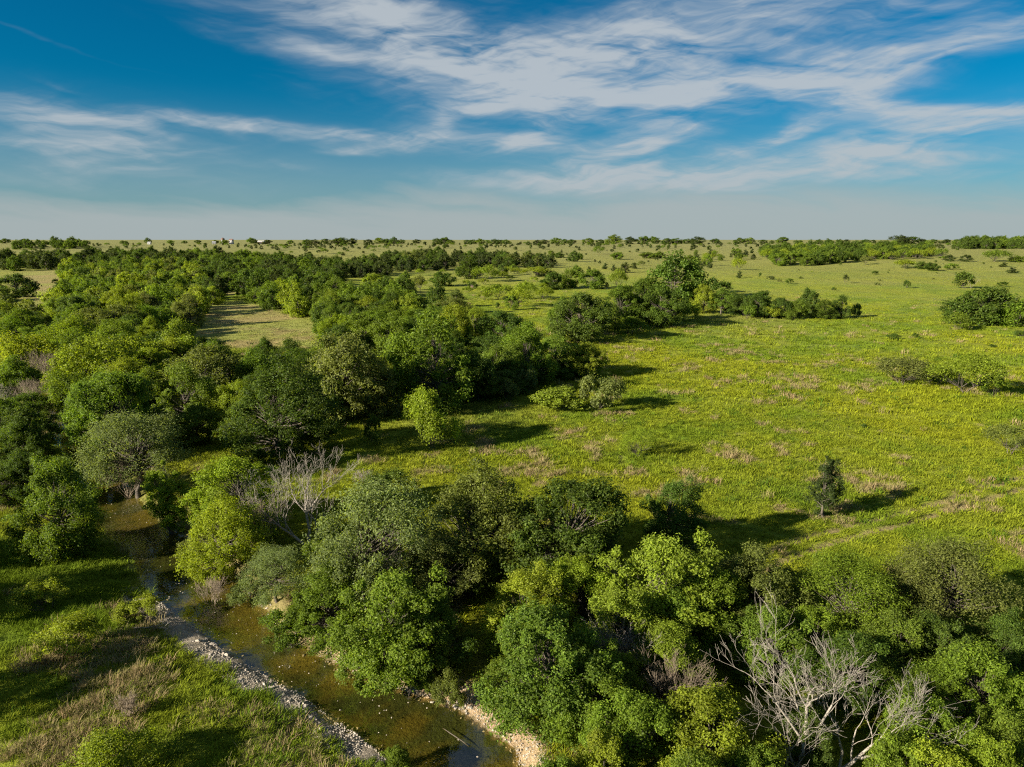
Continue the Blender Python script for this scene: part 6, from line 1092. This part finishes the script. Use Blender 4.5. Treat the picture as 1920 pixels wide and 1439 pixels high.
# the farther, smaller crowns of the same woods, seen as one mass
def instancer(name, pts, attrs, protos, kind_label, cat, by_color=True):
    """points with attributes rot, scl, tint, pick -> instances of the meshes in protos"""
    me = bpy.data.meshes.new(name); me.vertices.add(len(pts)); me.vertices.foreach_set('co', np.asarray(pts, np.float32).ravel())
    for an, (typ, val) in attrs.items():
        a = me.attributes.new(an, typ, 'POINT')
        a.data.foreach_set('color' if typ == 'FLOAT_COLOR' else 'vector' if typ == 'FLOAT_VECTOR' else 'value', np.asarray(val, np.int32 if typ == 'INT' else np.float32).ravel())
    o = link(name, me)
    pc = bpy.data.collections.new(name + '_kinds')
    for i, m in enumerate(protos):
        po = bpy.data.objects.new('%s_kind_%02d' % (name, i), m); pc.objects.link(po)
    ng = bpy.data.node_groups.new(name, 'GeometryNodeTree')
    ng.interface.new_socket('Geometry', in_out='INPUT', socket_type='NodeSocketGeometry')
    ng.interface.new_socket('Geometry', in_out='OUTPUT', socket_type='NodeSocketGeometry')
    N, L = ng.nodes, ng.links
    gi, go = N.new('NodeGroupInput'), N.new('NodeGroupOutput')
    ip = N.new('GeometryNodeInstanceOnPoints'); ci = N.new('GeometryNodeCollectionInfo')
    ci.inputs['Collection'].default_value = pc; ci.inputs['Separate Children'].default_value = True; ci.inputs['Reset Children'].default_value = True
    def na(nm, dt):
        n = N.new('GeometryNodeInputNamedAttribute'); n.data_type = dt; n.inputs['Name'].default_value = nm; return n.outputs['Attribute']
    L.new(gi.outputs[0], ip.inputs['Points']); L.new(ci.outputs[0], ip.inputs['Instance'])
    ip.inputs['Pick Instance'].default_value = True
    L.new(na('pick', 'INT'), ip.inputs['Instance Index'])
    er = N.new('FunctionNodeEulerToRotation'); L.new(na('rot', 'FLOAT_VECTOR'), er.inputs[0]); L.new(er.outputs[0], ip.inputs['Rotation'])
    L.new(na('scl', 'FLOAT_VECTOR'), ip.inputs['Scale'])
    L.new(ip.outputs[0], go.inputs[0])
    md = o.modifiers.new('scatter', 'NODES'); md.node_group = ng
    tag(o, kind_label, cat, None, 'stuff')
    return o

mass, mp = [], {}
for k_ in 'BMJS':
    mp[k_] = []
    for (m, _t, Hh, Wd) in PROTO[(k_, 2)][:3]:
        m2 = m.copy(); m2.materials[0] = LEAF_I; mp[k_].append((len(mass), Hh, Wd)); mass.append(m2)
P_, R_, S_, T_, I_ = [], [], [], [], []
for kind, x, y, w, h, c in REST:
    ix, Hh, Wd = pyr.choice(mp[kind])
    P_.append((x, y, zat(x, y) - 0.1)); R_.append((0, 0, pyr.uniform(0, 6.28))); S_.append((w / Wd, w / Wd, h / Hh)); I_.append(ix)
    t = np.array(TINT[c]) * pyr.uniform(0.85, 1.15); T_.append((*t, 1))
instancer('distant_woodland', P_, {'rot': ('FLOAT_VECTOR', R_), 'scl': ('FLOAT_VECTOR', S_), 'tint': ('FLOAT_COLOR', T_), 'pick': ('INT', I_)}, mass,
          'mass of far dark tree crowns filling the woods below the skyline', 'woodland')

# ------------------------------------------------------------------ grass cover
def tuft(seed, nb, hgt, spread, wid, lean=0.5):
    r = np.random.default_rng(seed); V, Fq, n = [], [], 0
    for k in range(nb):
        a = r.uniform(0, 6.283); b0 = np.array([math.cos(a), math.sin(a), 0]) * spread * r.random() ** 0.7
        d = np.array([math.cos(a + r.normal() * 0.7), math.sin(a + r.normal() * 0.7), 0]); s = np.array([-d[1], d[0], 0]) * wid * r.uniform(0.6, 1.3)
        h = hgt * r.uniform(0.55, 1.1); l = lean * h * r.uniform(0.4, 1.3)
        m = b0 + d * l * 0.35 + np.array([0, 0, h * 0.62]); t = b0 + d * l + np.array([0, 0, h])
        V += [b0 - s - [0, 0, 0.05], b0 + s - [0, 0, 0.05], m + s * 0.8, m - s * 0.8, t]
        Fq.append((n, n + 1, n + 2, n + 3)); n += 5
    tri = [(5 * i + 3, 5 * i + 2, 5 * i + 4) for i in range(nb)]
    return make_mesh('grass_tuft', np.array(V), [np.array(Fq), np.array(tri)], [GRASS])
b = MatB('grass_blades')
base = b.node('ShaderNodeAttribute', attribute_type='INSTANCER', attribute_name='tint').outputs['Color']
r = b.geo().outputs['Random Per Island']
vs = b.node('ShaderNodeVectorMath', operation='SCALE'); b.l.new(base, vs.inputs[0]); b.l.new(b.ramp(r, 0, 1, 0.84, 1.16), vs.inputs['Scale'])
pn = b.princ(vs.outputs[0], 0.8, 0.04)
tl = b.node('ShaderNodeBsdfTranslucent'); b.l.new(vs.outputs[0], tl.inputs[0])
mx = b.node('ShaderNodeMixShader'); mx.inputs[0].default_value = 0.3; b.l.new(pn, mx.inputs[1]); b.l.new(tl.outputs[0], mx.inputs[2])
GRASS = b.out(mx.outputs[0])
TUFTS = [tuft(1, 22, 0.28, 0.40, 0.020, 1.0), tuft(2, 22, 0.24, 0.44, 0.021, 1.1), tuft(3, 20, 0.34, 0.34, 0.019, 0.8), tuft(4, 34, 0.46, 0.36, 0.013, 0.7), tuft(5, 34, 0.42, 0.44, 0.014, 0.9)]

def scatter_band(r0, r1, dens, scale):
    ang = np.radians(41)
    area = ang * (r1 * r1 - r0 * r0)
    n = int(area * dens)
    rr = np.sqrt(rng.uniform(r0 * r0, r1 * r1, n)); th = rng.uniform(-ang, ang, n)
    return rr * np.sin(th), rr * np.cos(th), np.full(n, scale)
XS, YS, SS = [np.concatenate(q) for q in zip(scatter_band(26, 48, 13.0, 0.85), scatter_band(48, 75, 8.0, 1.0), scatter_band(75, 120, 3.6, 1.35), scatter_band(120, 190, 1.1, 2.0), scatter_band(190, 420, 0.30, 2.9))]
feath = rng.random(len(XS)) > sstep(170, 400, np.hypot(XS, YS)) * 1.0
XS, YS, SS = XS[feath], YS[feath], SS[feath]
zz, dl, dr, ins = ground_z(XS, YS, True)
wb = fbm(XS, YS, 2.4, 3, 61) - 0.5
keep = ~ins & ~((dl < dr) & (dl + wb * 2.2 < 1.7) & (YS < 50)) & ~((dl >= dr) & (dr + wb * 1.6 < 1.6)) & (rng.random(len(XS)) > rut_mask(XS, YS) * 0.95)
keep &= ~((dl < dr) & (dl < 0.3))
XS, YS, SS, zz = XS[keep], YS[keep], SS[keep], zz[keep]
tp = tan_patch(XS, YS)
leftbank = (XS < -4) & (YS < 60)
# tall pale seed-head grass on the near bank
tall = np.where(leftbank, sstep(0.54, 0.66, fbm(XS, YS, 6.0, 3, 83)), 0)
tp = np.maximum(tp * np.where(leftbank, 0.3, 1), tall)
lush = np.where(leftbank, sstep(0.52, 0.62, fbm(XS + 40, YS, 8.0, 3, 87)), 0) * (1 - tall)
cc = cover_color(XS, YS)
cc = lerp(cc, np.array([0.125, 0.185, 0.012]), lush * 0.8)
is_tan = rng.random(len(XS)) < tp * np.where(leftbank, 0.45, 0.38)
tanc = lerp(np.array([0.29, 0.205, 0.11]), np.array([0.24, 0.215, 0.085]), rng.random(len(XS)))
weed = (rng.random(len(XS)) < 0.012 + 0.05 * sstep(0.55, 0.7, fbm(XS, YS, 9.0, 3, 97))) & ~is_tan & (YS < 200)
cc = np.where(weed[:, None], LUSH * np.array([0.62, 0.68, 0.9]), cc)
cc = np.where(is_tan[:, None], tanc, cc) * rng.uniform(0.86, 1.14, (len(XS), 1))
pick = np.where(is_tan | (lush > 0.5), rng.integers(3, 5, len(XS)), rng.integers(0, 3, len(XS)))
s = SS * rng.uniform(0.65, 1.35, len(XS)) * np.where(is_tan, 1.1, np.where(weed, 1.35, 1.0))
clump = 0.65 + 0.75 * fbm(XS, YS, 2.0, 2, 91)
clump = clump * (1 - 0.65 * dry_mask(XS, YS)) * (1 - 0.3 * sstep(90, 250, YS))
clump = clump * np.where(leftbank, 1.0, 0.78)
sc3 = np.stack([s, s, s * clump], 1)
rot = np.stack([rng.normal(0, 0.12, len(XS)), rng.normal(0, 0.12, len(XS)), rng.uniform(0, 6.28, len(XS))], 1)
instancer('grass', np.stack([XS, YS, zz - 0.03], 1), {'rot': ('FLOAT_VECTOR', rot), 'scl': ('FLOAT_VECTOR', sc3), 'tint': ('FLOAT_COLOR', np.c_[cc, np.ones(len(cc))]), 'pick': ('INT', pick)}, TUFTS,
          'tufted yellow-green and tan meadow grass covering the land', 'grass')

# ------------------------------------------------------------------ gravel on the banks
def rock_mesh(seed, sub=1):
    r = np.random.default_rng(seed)
    t = (1 + 5 ** 0.5) / 2
    v = np.array([(-1, t, 0), (1, t, 0), (-1, -t, 0), (1, -t, 0), (0, -1, t), (0, 1, t), (0, -1, -t), (0, 1, -t), (t, 0, -1), (t, 0, 1), (-t, 0, -1), (-t, 0, 1)], float)
    v /= np.linalg.norm(v, axis=1)[:, None]
    f = np.array([(0, 11, 5), (0, 5, 1), (0, 1, 7), (0, 7, 10), (0, 10, 11), (1, 5, 9), (5, 11, 4), (11, 10, 2), (10, 7, 6), (7, 1, 8), (3, 9, 4), (3, 4, 2), (3, 2, 6), (3, 6, 8), (3, 8, 9), (4, 9, 5), (2, 4, 11), (6, 2, 10), (8, 6, 7), (9, 8, 1)])
    v = v * r.uniform(0.7, 1.2, (12, 1)) * np.array([1.0, r.uniform(0.6, 0.9), r.uniform(0.4, 0.6)]) * 0.5
    return make_mesh('stone', v, [f], [ROCK])
b = MatB('limestone')
ti = b.node('ShaderNodeAttribute', attribute_type='INSTANCER', attribute_name='tint').outputs['Fac']
n_ = b.noise(b.pos(), 5, 4)
oi = b.node('ShaderNodeObjectInfo').outputs['Random']
c_ = b.mix(b.ramp(n_, 0.3, 0.7), (0.24, 0.20, 0.155), (0.42, 0.37, 0.30))
c_ = b.mix(b.ramp(oi, 0.5, 1.0, 0, 0.55), c_, (0.19, 0.17, 0.15))
ROCK = b.out(b.princ(c_, 0.9, 0.15, b.bump(n_, 0.5, 0.05)))
ROCKS = [rock_mesh(i) for i in range(5)]
px, py, ps = [], [], []
def along(pts, n, smax, off_lo, off_hi, side, y_hi=60, y_lo=24):
    p = strip_pts(pts, 900); p = p[(p[:, 1] < y_hi) & (p[:, 1] > y_lo)]
    k = rng.integers(0, len(p) - 1, n); d = p[np.minimum(k + 1, len(p) - 1)] - p[k]; d /= np.linalg.norm(d, axis=1)[:, None] + 1e-9
    nr = np.stack([-d[:, 1], d[:, 0]], 1) * side
    q = p[k] + nr * rng.uniform(off_lo, off_hi, (n, 1)) + rng.normal(0, 0.1, (n, 2))
    return q, smax * rng.uniform(0.25, 1.0, n) ** 2.4
for args in ((CREEK_L, 9500, 0.18, -0.15, 2.0, 1, 53), (CREEK_L, 160, 0.5, -0.1, 1.5, 1, 51), (CREEK_L, 500, 0.25, -1.2, 0.2, 1, 56), (CREEK_R, 2600, 0.22, -0.2, 1.5, -1, 42), (CREEK_R, 120, 0.42, -0.2, 1.2, -1, 42), (CREEK_R, 500, 0.3, -0.4, 0.9, -1, 62, 40)):
    q, s_ = along(*args); px.append(q[:, 0]); py.append(q[:, 1]); ps.append(np.maximum(s_, 0.07))
px, py, ps = map(np.concatenate, (px, py, ps))
pz = ground_z(px, py) + ps * 0.08
okk = pz > WATER_Z - 0.12
px, py, ps, pz = px[okk], py[okk], ps[okk], pz[okk]
instancer('gravel', np.stack([px, py, pz], 1), {'rot': ('FLOAT_VECTOR', np.c_[rng.normal(0, 0.3, (len(px), 2)), rng.uniform(0, 6.28, len(px))]), 'scl': ('FLOAT_VECTOR', np.stack([ps] * 3, 1) * rng.uniform(0.7, 1.4, (len(px), 3))),
          'tint': ('FLOAT_COLOR', np.ones((len(px), 4))), 'pick': ('INT', rng.integers(0, 5, len(px)))}, ROCKS, 'pale limestone gravel lining both banks of the creek', 'gravel')
# pale flecks: tops of pebbles showing in the riffle
tt = rng.random(260); aa = strip_pts(CREEK_L, 600); bb = strip_pts(CREEK_R, 600); kk = rng.integers(70, 330, 260)
fl = aa[kk] + (bb[kk] - aa[kk]) * rng.uniform(0.1, 0.85, (260, 1))
fs = rng.uniform(0.06, 0.15, 260)
instancer('pebbles', np.c_[fl, np.full(260, WATER_Z + 0.0)], {'rot': ('FLOAT_VECTOR', np.c_[np.zeros((260, 2)), rng.uniform(0, 6.28, 260)]), 'scl': ('FLOAT_VECTOR', np.stack([fs] * 3, 1)),
          'tint': ('FLOAT_COLOR', np.ones((260, 4))), 'pick': ('INT', rng.integers(0, 5, 260))}, ROCKS, 'pale pebble tops speckling the shallow amber water', 'pebbles')

# ------------------------------------------------------------------ dead wood
def grow(w, r, p, d, length, rad, depth, up=0.12, spread=0.6, nseg=4, kids=(2, 4), min_rad=0.010, taper=0.62):
    pts, rads = [p.copy()], [rad]
    q = p.copy(); dd = d / np.linalg.norm(d)
    for i in range(nseg):
        dd = dd + r.normal(size=3) * 0.16 + np.array([0, 0, up * 0.4]); dd /= np.linalg.norm(dd)
        q = q + dd * length / nseg; pts.append(q.copy()); rads.append(max(min_rad, rad * (1 - (1 - taper) * (i + 1) / nseg)))
    w.add(pts, rads, 7 if rad > 0.08 else 5 if rad > 0.03 else 3)
    if depth <= 0: return
    for k in range(int(r.integers(kids[0], kids[1] + 1))):
        f = r.uniform(0.45, 1.0) if k else 1.0
        i = min(nseg, max(1, int(round(f * nseg))))
        nd = dd + rand_unit(r, 1)[0] * spread * (0.6 if k == 0 else 1.15) + np.array([0, 0, up])
        grow(w, r, np.array(pts[i]), nd, length * r.uniform(0.55, 0.85), max(min_rad, rads[i] * (0.85 if k == 0 else r.uniform(0.45, 0.7))), depth - 1, up, spread, nseg, kids, min_rad, taper)

def dead_tree(name, x, y, label, cat, limbs, mat, seed, group=None, depth=5, z=None, **kw):
    root = bpy.data.objects.new(name, None); col.objects.link(root)
    root.location = (x, y, zat(x, y) - 0.1 if z is None else z)
    tag(root, label, cat, group)
    r = np.random.default_rng(seed)
    for d, length, rad in limbs:
        w = Wood(); grow(w, r, np.zeros(3), np.array(d, float), length, rad, depth, **kw)
        v, f = w.arrays(); link('limb', make_mesh('limb', v, [f], [mat], smooth=True), root)
    return root

def twig_bush(x, y, wd, h, label, seed, mat=None, n=7, group=None, lean=(0, 0)):
    r = np.random.default_rng(seed); limbs = []; n = int(n * 1.5)
    for k in range(n):
        a = 6.283 * k / n + r.uniform(-0.4, 0.4); s = r.uniform(0.25, 1.0) * wd / 2 / h
        limbs.append(((math.cos(a) * s * 1.3 + lean[0], math.sin(a) * s * 1.3 + lean[1], 1.0), h * 0.36, 0.022))
    return dead_tree('dead_shrub', x, y, label, 'dead shrub', limbs, mat or DEADDARK, seed, group, depth=5, up=0.12, spread=0.40, nseg=3, kids=(2, 3), min_rad=0.005, taper=0.75)

def big_snag(x, y, label, seed, size=1.0, side=1):
    """two upright stems and one long leaning limb, bare twigs at their ends"""
    root = bpy.data.objects.new('dead_tree', None); col.objects.link(root); root.location = (x, y, zat(x, y) - 0.1); root.scale = (size * side, size, size); tag(root, label, 'dead tree')
    r = np.random.default_rng(seed)
    stems = [([(0, 0, 0), (-0.15, 0.1, 1.8), (0.10, 0.2, 3.6), (0.05, 0.3, 5.2)], (0.19, 0.16, 0.13, 0.09)),
             ([(-0.5, 0.1, 0), (-0.8, 0.1, 1.3), (-0.75, 0.1, 2.6)], (0.12, 0.10, 0.07)),
             ([(0.05, 0.25, 3.2), (-0.7, 0.3, 4.3), (-1.5, 0.4, 5.4)], (0.09, 0.07, 0.05)),
             ([(0.1, 0.2, 3.4), (0.8, 0.2, 4.3), (1.3, 0.3, 5.3)], (0.09, 0.075, 0.05)),
             ([(0.2, 0, 0.1), (1.3, 0.2, 1.0), (2.6, 0.3, 1.9), (3.6, 0.4, 2.9)], (0.17, 0.15, 0.11, 0.07)),
             ([(2.0, 0.25, 1.5), (2.1, 0.3, 2.6), (1.8, 0.3, 3.5)], (0.09, 0.07, 0.05)),
             ([(3.0, 0.3, 2.2), (4.0, 0.2, 2.6), (4.9, 0.2, 3.2)], (0.08, 0.06, 0.04))]
    for pts, rad in stems:
        w = Wood(); P = np.array(pts, float); rad = [q * 0.85 for q in rad]; w.add(P, rad, 8)
        for i in range(1, len(P)):
            d0 = P[i] - P[i - 1]; d0 /= np.linalg.norm(d0)
            for k in range(4 if i == len(P) - 1 else 1):
                grow(w, r, P[i], d0 + rand_unit(r, 1)[0] * 0.75 + np.array([0, 0, 0.25]), r.uniform(1.1, 1.9), rad[i] * r.uniform(0.4, 0.7), 4, up=0.07, spread=0.50, nseg=4, kids=(2, 3), min_rad=0.006)
        v, f = w.arrays(); link('limb', make_mesh('limb', v, [f], [DEADWOOD], smooth=True), root)
big_snag(14.7, 29.6, 'tall silver-grey dead tree with forked bare limbs near the bottom edge', 47, 1.0)
big_snag(-18.9, 58.6, 'leaning grey snag with bare forked limbs above the creek', 21, 1.0, -1)

twig_bush(4.0, 48.8, 2.9, 4.5, 'feathery bare crown rising behind the yellow-green trees', 100, DEADWOOD, 9)
twig_bush(7.1, 50.1, 2.4, 3.1, 'second, smaller bare crown right of the feathery one', 101, DEADDARK, 7)
twig_bush(6.3, 37.9, 3.5, 4.8, 'fan of pale dead twigs in the near canopy', 102, DEADWOOD, 11)
twig_bush(9.4, 34.5, 3.7, 4.8, 'grey-brown bare thicket in the dark hollow of the near canopy', 103, DEADDARK, 10)
twig_bush(-8.8, 51.3, 4.8, 5.4, 'drooping dead twigs on the flank of the tall pale-leaved tree', 104, DEADWOOD, 8)
twig_bush(-48.3, 82.7, 7.4, 6.3, 'grey twiggy dead top over the half-dead tree', 105, DEADWOOD, 9)
twig_bush(-43.4, 72.5, 7.2, 4.7, 'tangle of dead brown twigs leaning over the pool', 106, DEADDARK, 10)
twig_bush(-88.6, 126.5, 7.1, 7.7, 'bare brown thicket in the left creek wood', 107, DEADDARK, 10)
twig_bush(-79.6, 108.6, 6.1, 6.0, 'grey bare thicket above the small pool', 108, DEADDARK, 9)
twig_bush(-85.5, 110.4, 4.4, 4.5, 'pale bare twigs at the left picture edge', 109, DEADWOOD, 8)
twig_bush(-22.9, 35.7, 1.7, 1.5, 'dry purplish weed clump on the near bank', 110, DEADDARK, 9)
twig_bush(-23.9, 49.7, 3.8, 2.5, 'dead twigs trailing over the far water edge', 111, DEADDARK, 8)
twig_bush(252.7, 377.1, 7.6, 6.7, 'bleached twigs in the bush on the right slope', 112, DEADWOOD, 6)
twig_bush(-23.3, 57.2, 5.8, 5.0, 'dead drooping branches left of the leaning grey snag', 113, DEADDARK, 8)
twig_bush(-17.5, 75.7, 3.8, 1.6, 'patch of whitish dead brush at the meadow corner', 114, DEADWOOD, 9)
dead_tree('dead_tree', 75.1, 322.8, 'bleached dead limbs standing before the tallest pasture tree', 'dead tree',
          [((-0.1, 0, 1.0), 4.2, 0.26), ((0.7, 0, 0.7), 4.0, 0.20)], DEADWOOD, 33, depth=4, up=0.08, spread=0.6, nseg=3, kids=(2, 3), min_rad=0.04)   # LIMB


# drowned stick in the creek
w = Wood(); w.add([(-4.15, 35.5, WATER_Z - 0.02), (-3.6, 35.0, WATER_Z + 0.0), (-2.9, 34.4, WATER_Z - 0.01), (-2.5, 34.0, WATER_Z - 0.03)], [0.02, 0.035, 0.03, 0.02], 6)
v, f = w.arrays(); o = link('fallen_branch', make_mesh('fallen_branch', v, [f], [BARK], smooth=True)); tag(o, 'dark stick lying in the shallow amber water near the bottom edge', 'branch')
r_ = np.random.default_rng(8); w = Wood(); grow(w, r_, np.zeros(3), np.array([1, 0.3, 0.25]), 1.4, 0.05, 3, up=0.05, spread=0.6, nseg=3, kids=(2, 2))
v, f = w.arrays(); o = link('fallen_branch', make_mesh('fallen_branch', v, [f], [DEADWOOD], smooth=True), loc=(-27.9, 45.2, zat(-27.9, 45.2) + 0.15)); tag(o, 'small bleached branch lying on the near grassy bank', 'branch')

# ------------------------------------------------------------------ farm on the skyline and the trough
def box(w, cx, cy, cz, sx, sy, sz):
    v = np.array([(x, y, z) for z in (-.5, .5) for y in (-.5, .5) for x in (-.5, .5)]) * (sx, sy, sz) + (cx, cy, cz)
    f = np.array([(0, 2, 3, 1), (4, 5, 7, 6), (0, 1, 5, 4), (2, 6, 7, 3), (0, 4, 6, 2), (1, 3, 7, 5)])
    w.v.append(v); w.f.append(f + w.n); w.n += 8
def flat(name, c, rough=0.7):
    b = MatB(name); n = b.noise(b.obj(), 2.5, 4); return b.out(b.princ(b.mix(b.ramp(n, 0.3, 0.7), c, tuple(q * 0.8 for q in c)), rough, 0.3))
WHITE = flat('white_paint', (0.36, 0.355, 0.345)); TINR = flat('tin', (0.33, 0.33, 0.34), 0.45); RUST = flat('rusty_tin', (0.16, 0.10, 0.08)); DARK = flat('dark_opening', (0.03, 0.03, 0.03))
def wpart(name, mat, parent, *boxes):
    w = Wood()
    for q in boxes: box(w, *q)
    v, f = w.arrays(); return link(name, make_mesh(name, v, [f], [mat]), parent)
def gable(name, mat, parent, sx, sy, z0, rise, over=0.4):
    x, y = sx / 2 + over, sy / 2 + over
    v = np.array([(-x, -y, z0), (x, -y, z0), (x, y, z0), (-x, y, z0), (-x, 0, z0 + rise), (x, 0, z0 + rise)], float)
    f4 = np.array([(0, 1, 5, 4), (2, 3, 4, 5), (0, 3, 2, 1)]); f3 = np.array([(0, 4, 3), (1, 2, 5)])
    return link(name, make_mesh(name, v, [f4, f3], [mat]), parent)
def thing(name, x, y, label, cat, rz=0, dz=0):
    o = bpy.data.objects.new(name, None); col.objects.link(o); o.location = (x, y, zat(x, y) + dz); o.rotation_euler = (0, 0, rz); tag(o, label, cat); return o
def cyl(name, mat, parent, rad, z0, z1, cone=0.0, n=16):
    w = Wood(); w.add([(0, 0, z0), (0, 0, z1)], [rad, rad], n)
    if cone: w.add([(0, 0, z1), (0, 0, z1 + cone)], [rad * 1.02, 0.05], n)
    v, f = w.arrays(); return link(name, make_mesh(name, v, [f], [mat], smooth=True), parent)
FY = 1275.0
def fx(px): return (px - 960) / 1274 * FY * 1.02
s = thing('grain_silo', fx(440), FY, 'rust-topped silo among the farm trees on the left skyline', 'silo'); cyl('bin', TINR, s, 3.0, 0, 7.0); cyl('roof', RUST, s, 3.3, 7.0, 9.5, 2.0)
s = thing('farmhouse', fx(432), FY - 20, 'small white house at the foot of the rust-topped silo', 'house', 0.2); wpart('wall', WHITE, s, (0, 0, 1.5, 6, 5, 3)); gable('roof', TINR, s, 6, 5, 3.0, 1.8); wpart('door', DARK, s, (0, -2.53, 1.0, 0.9, 0.1, 2.0)); wpart('window', DARK, s, (-1.9, -2.53, 1.7, 0.9, 0.1, 1.1)); wpart('window', DARK, s, (1.9, -2.53, 1.7, 0.9, 0.1, 1.1))
s = thing('farmhouse', fx(459), FY - 10, 'tall white farmhouse half hidden by a dark tree on the skyline', 'house', -0.1); wpart('wall', WHITE, s, (0, 0, 3.4, 6, 6, 6.8)); gable('roof', RUST, s, 6, 6, 6.8, 2.6)
for q in (-1.6, 1.6):
    for zq in (1.7, 4.9): wpart('window', DARK, s, (q, -3.03, zq, 0.9, 0.1, 1.4))
s = thing('barn', fx(514), FY - 15, 'long low white barn right of the farmhouse on the skyline', 'barn'); wpart('wall', RUST, s, (0, 0, 2.0, 11, 7, 4.0)); gable('roof', WHITE, s, 11, 7, 4.0, 2.4); wpart('door', DARK, s, (0, -3.53, 1.6, 3.4, 0.1, 3.2))
s = thing('shed', fx(338), FY - 60, 'tiny white shed alone on the left skyline', 'shed'); wpart('wall', WHITE, s, (0, 0, 1.6, 5, 4, 3.2)); gable('roof', WHITE, s, 5, 4, 3.2, 1.4); wpart('door', DARK, s, (0, -2.03, 1.0, 1.0, 0.1, 2.0))
s = thing('feed_trough', -20.9, 376.0, 'small grey feed trough box on the inner pasture', 'trough'); wpart('bin', RUST, s, (0, 0, 1.1, 3.4, 1.6, 1.2)); wpart('lid', DARK, s, (0, 0, 1.78, 3.6, 1.8, 0.12))
for q in ((-1.5, -0.6), (1.5, -0.6), (-1.5, 0.6), (1.5, 0.6)): wpart('leg', RUST, s, (q[0], q[1], 0.22, 0.15, 0.15, 0.56))
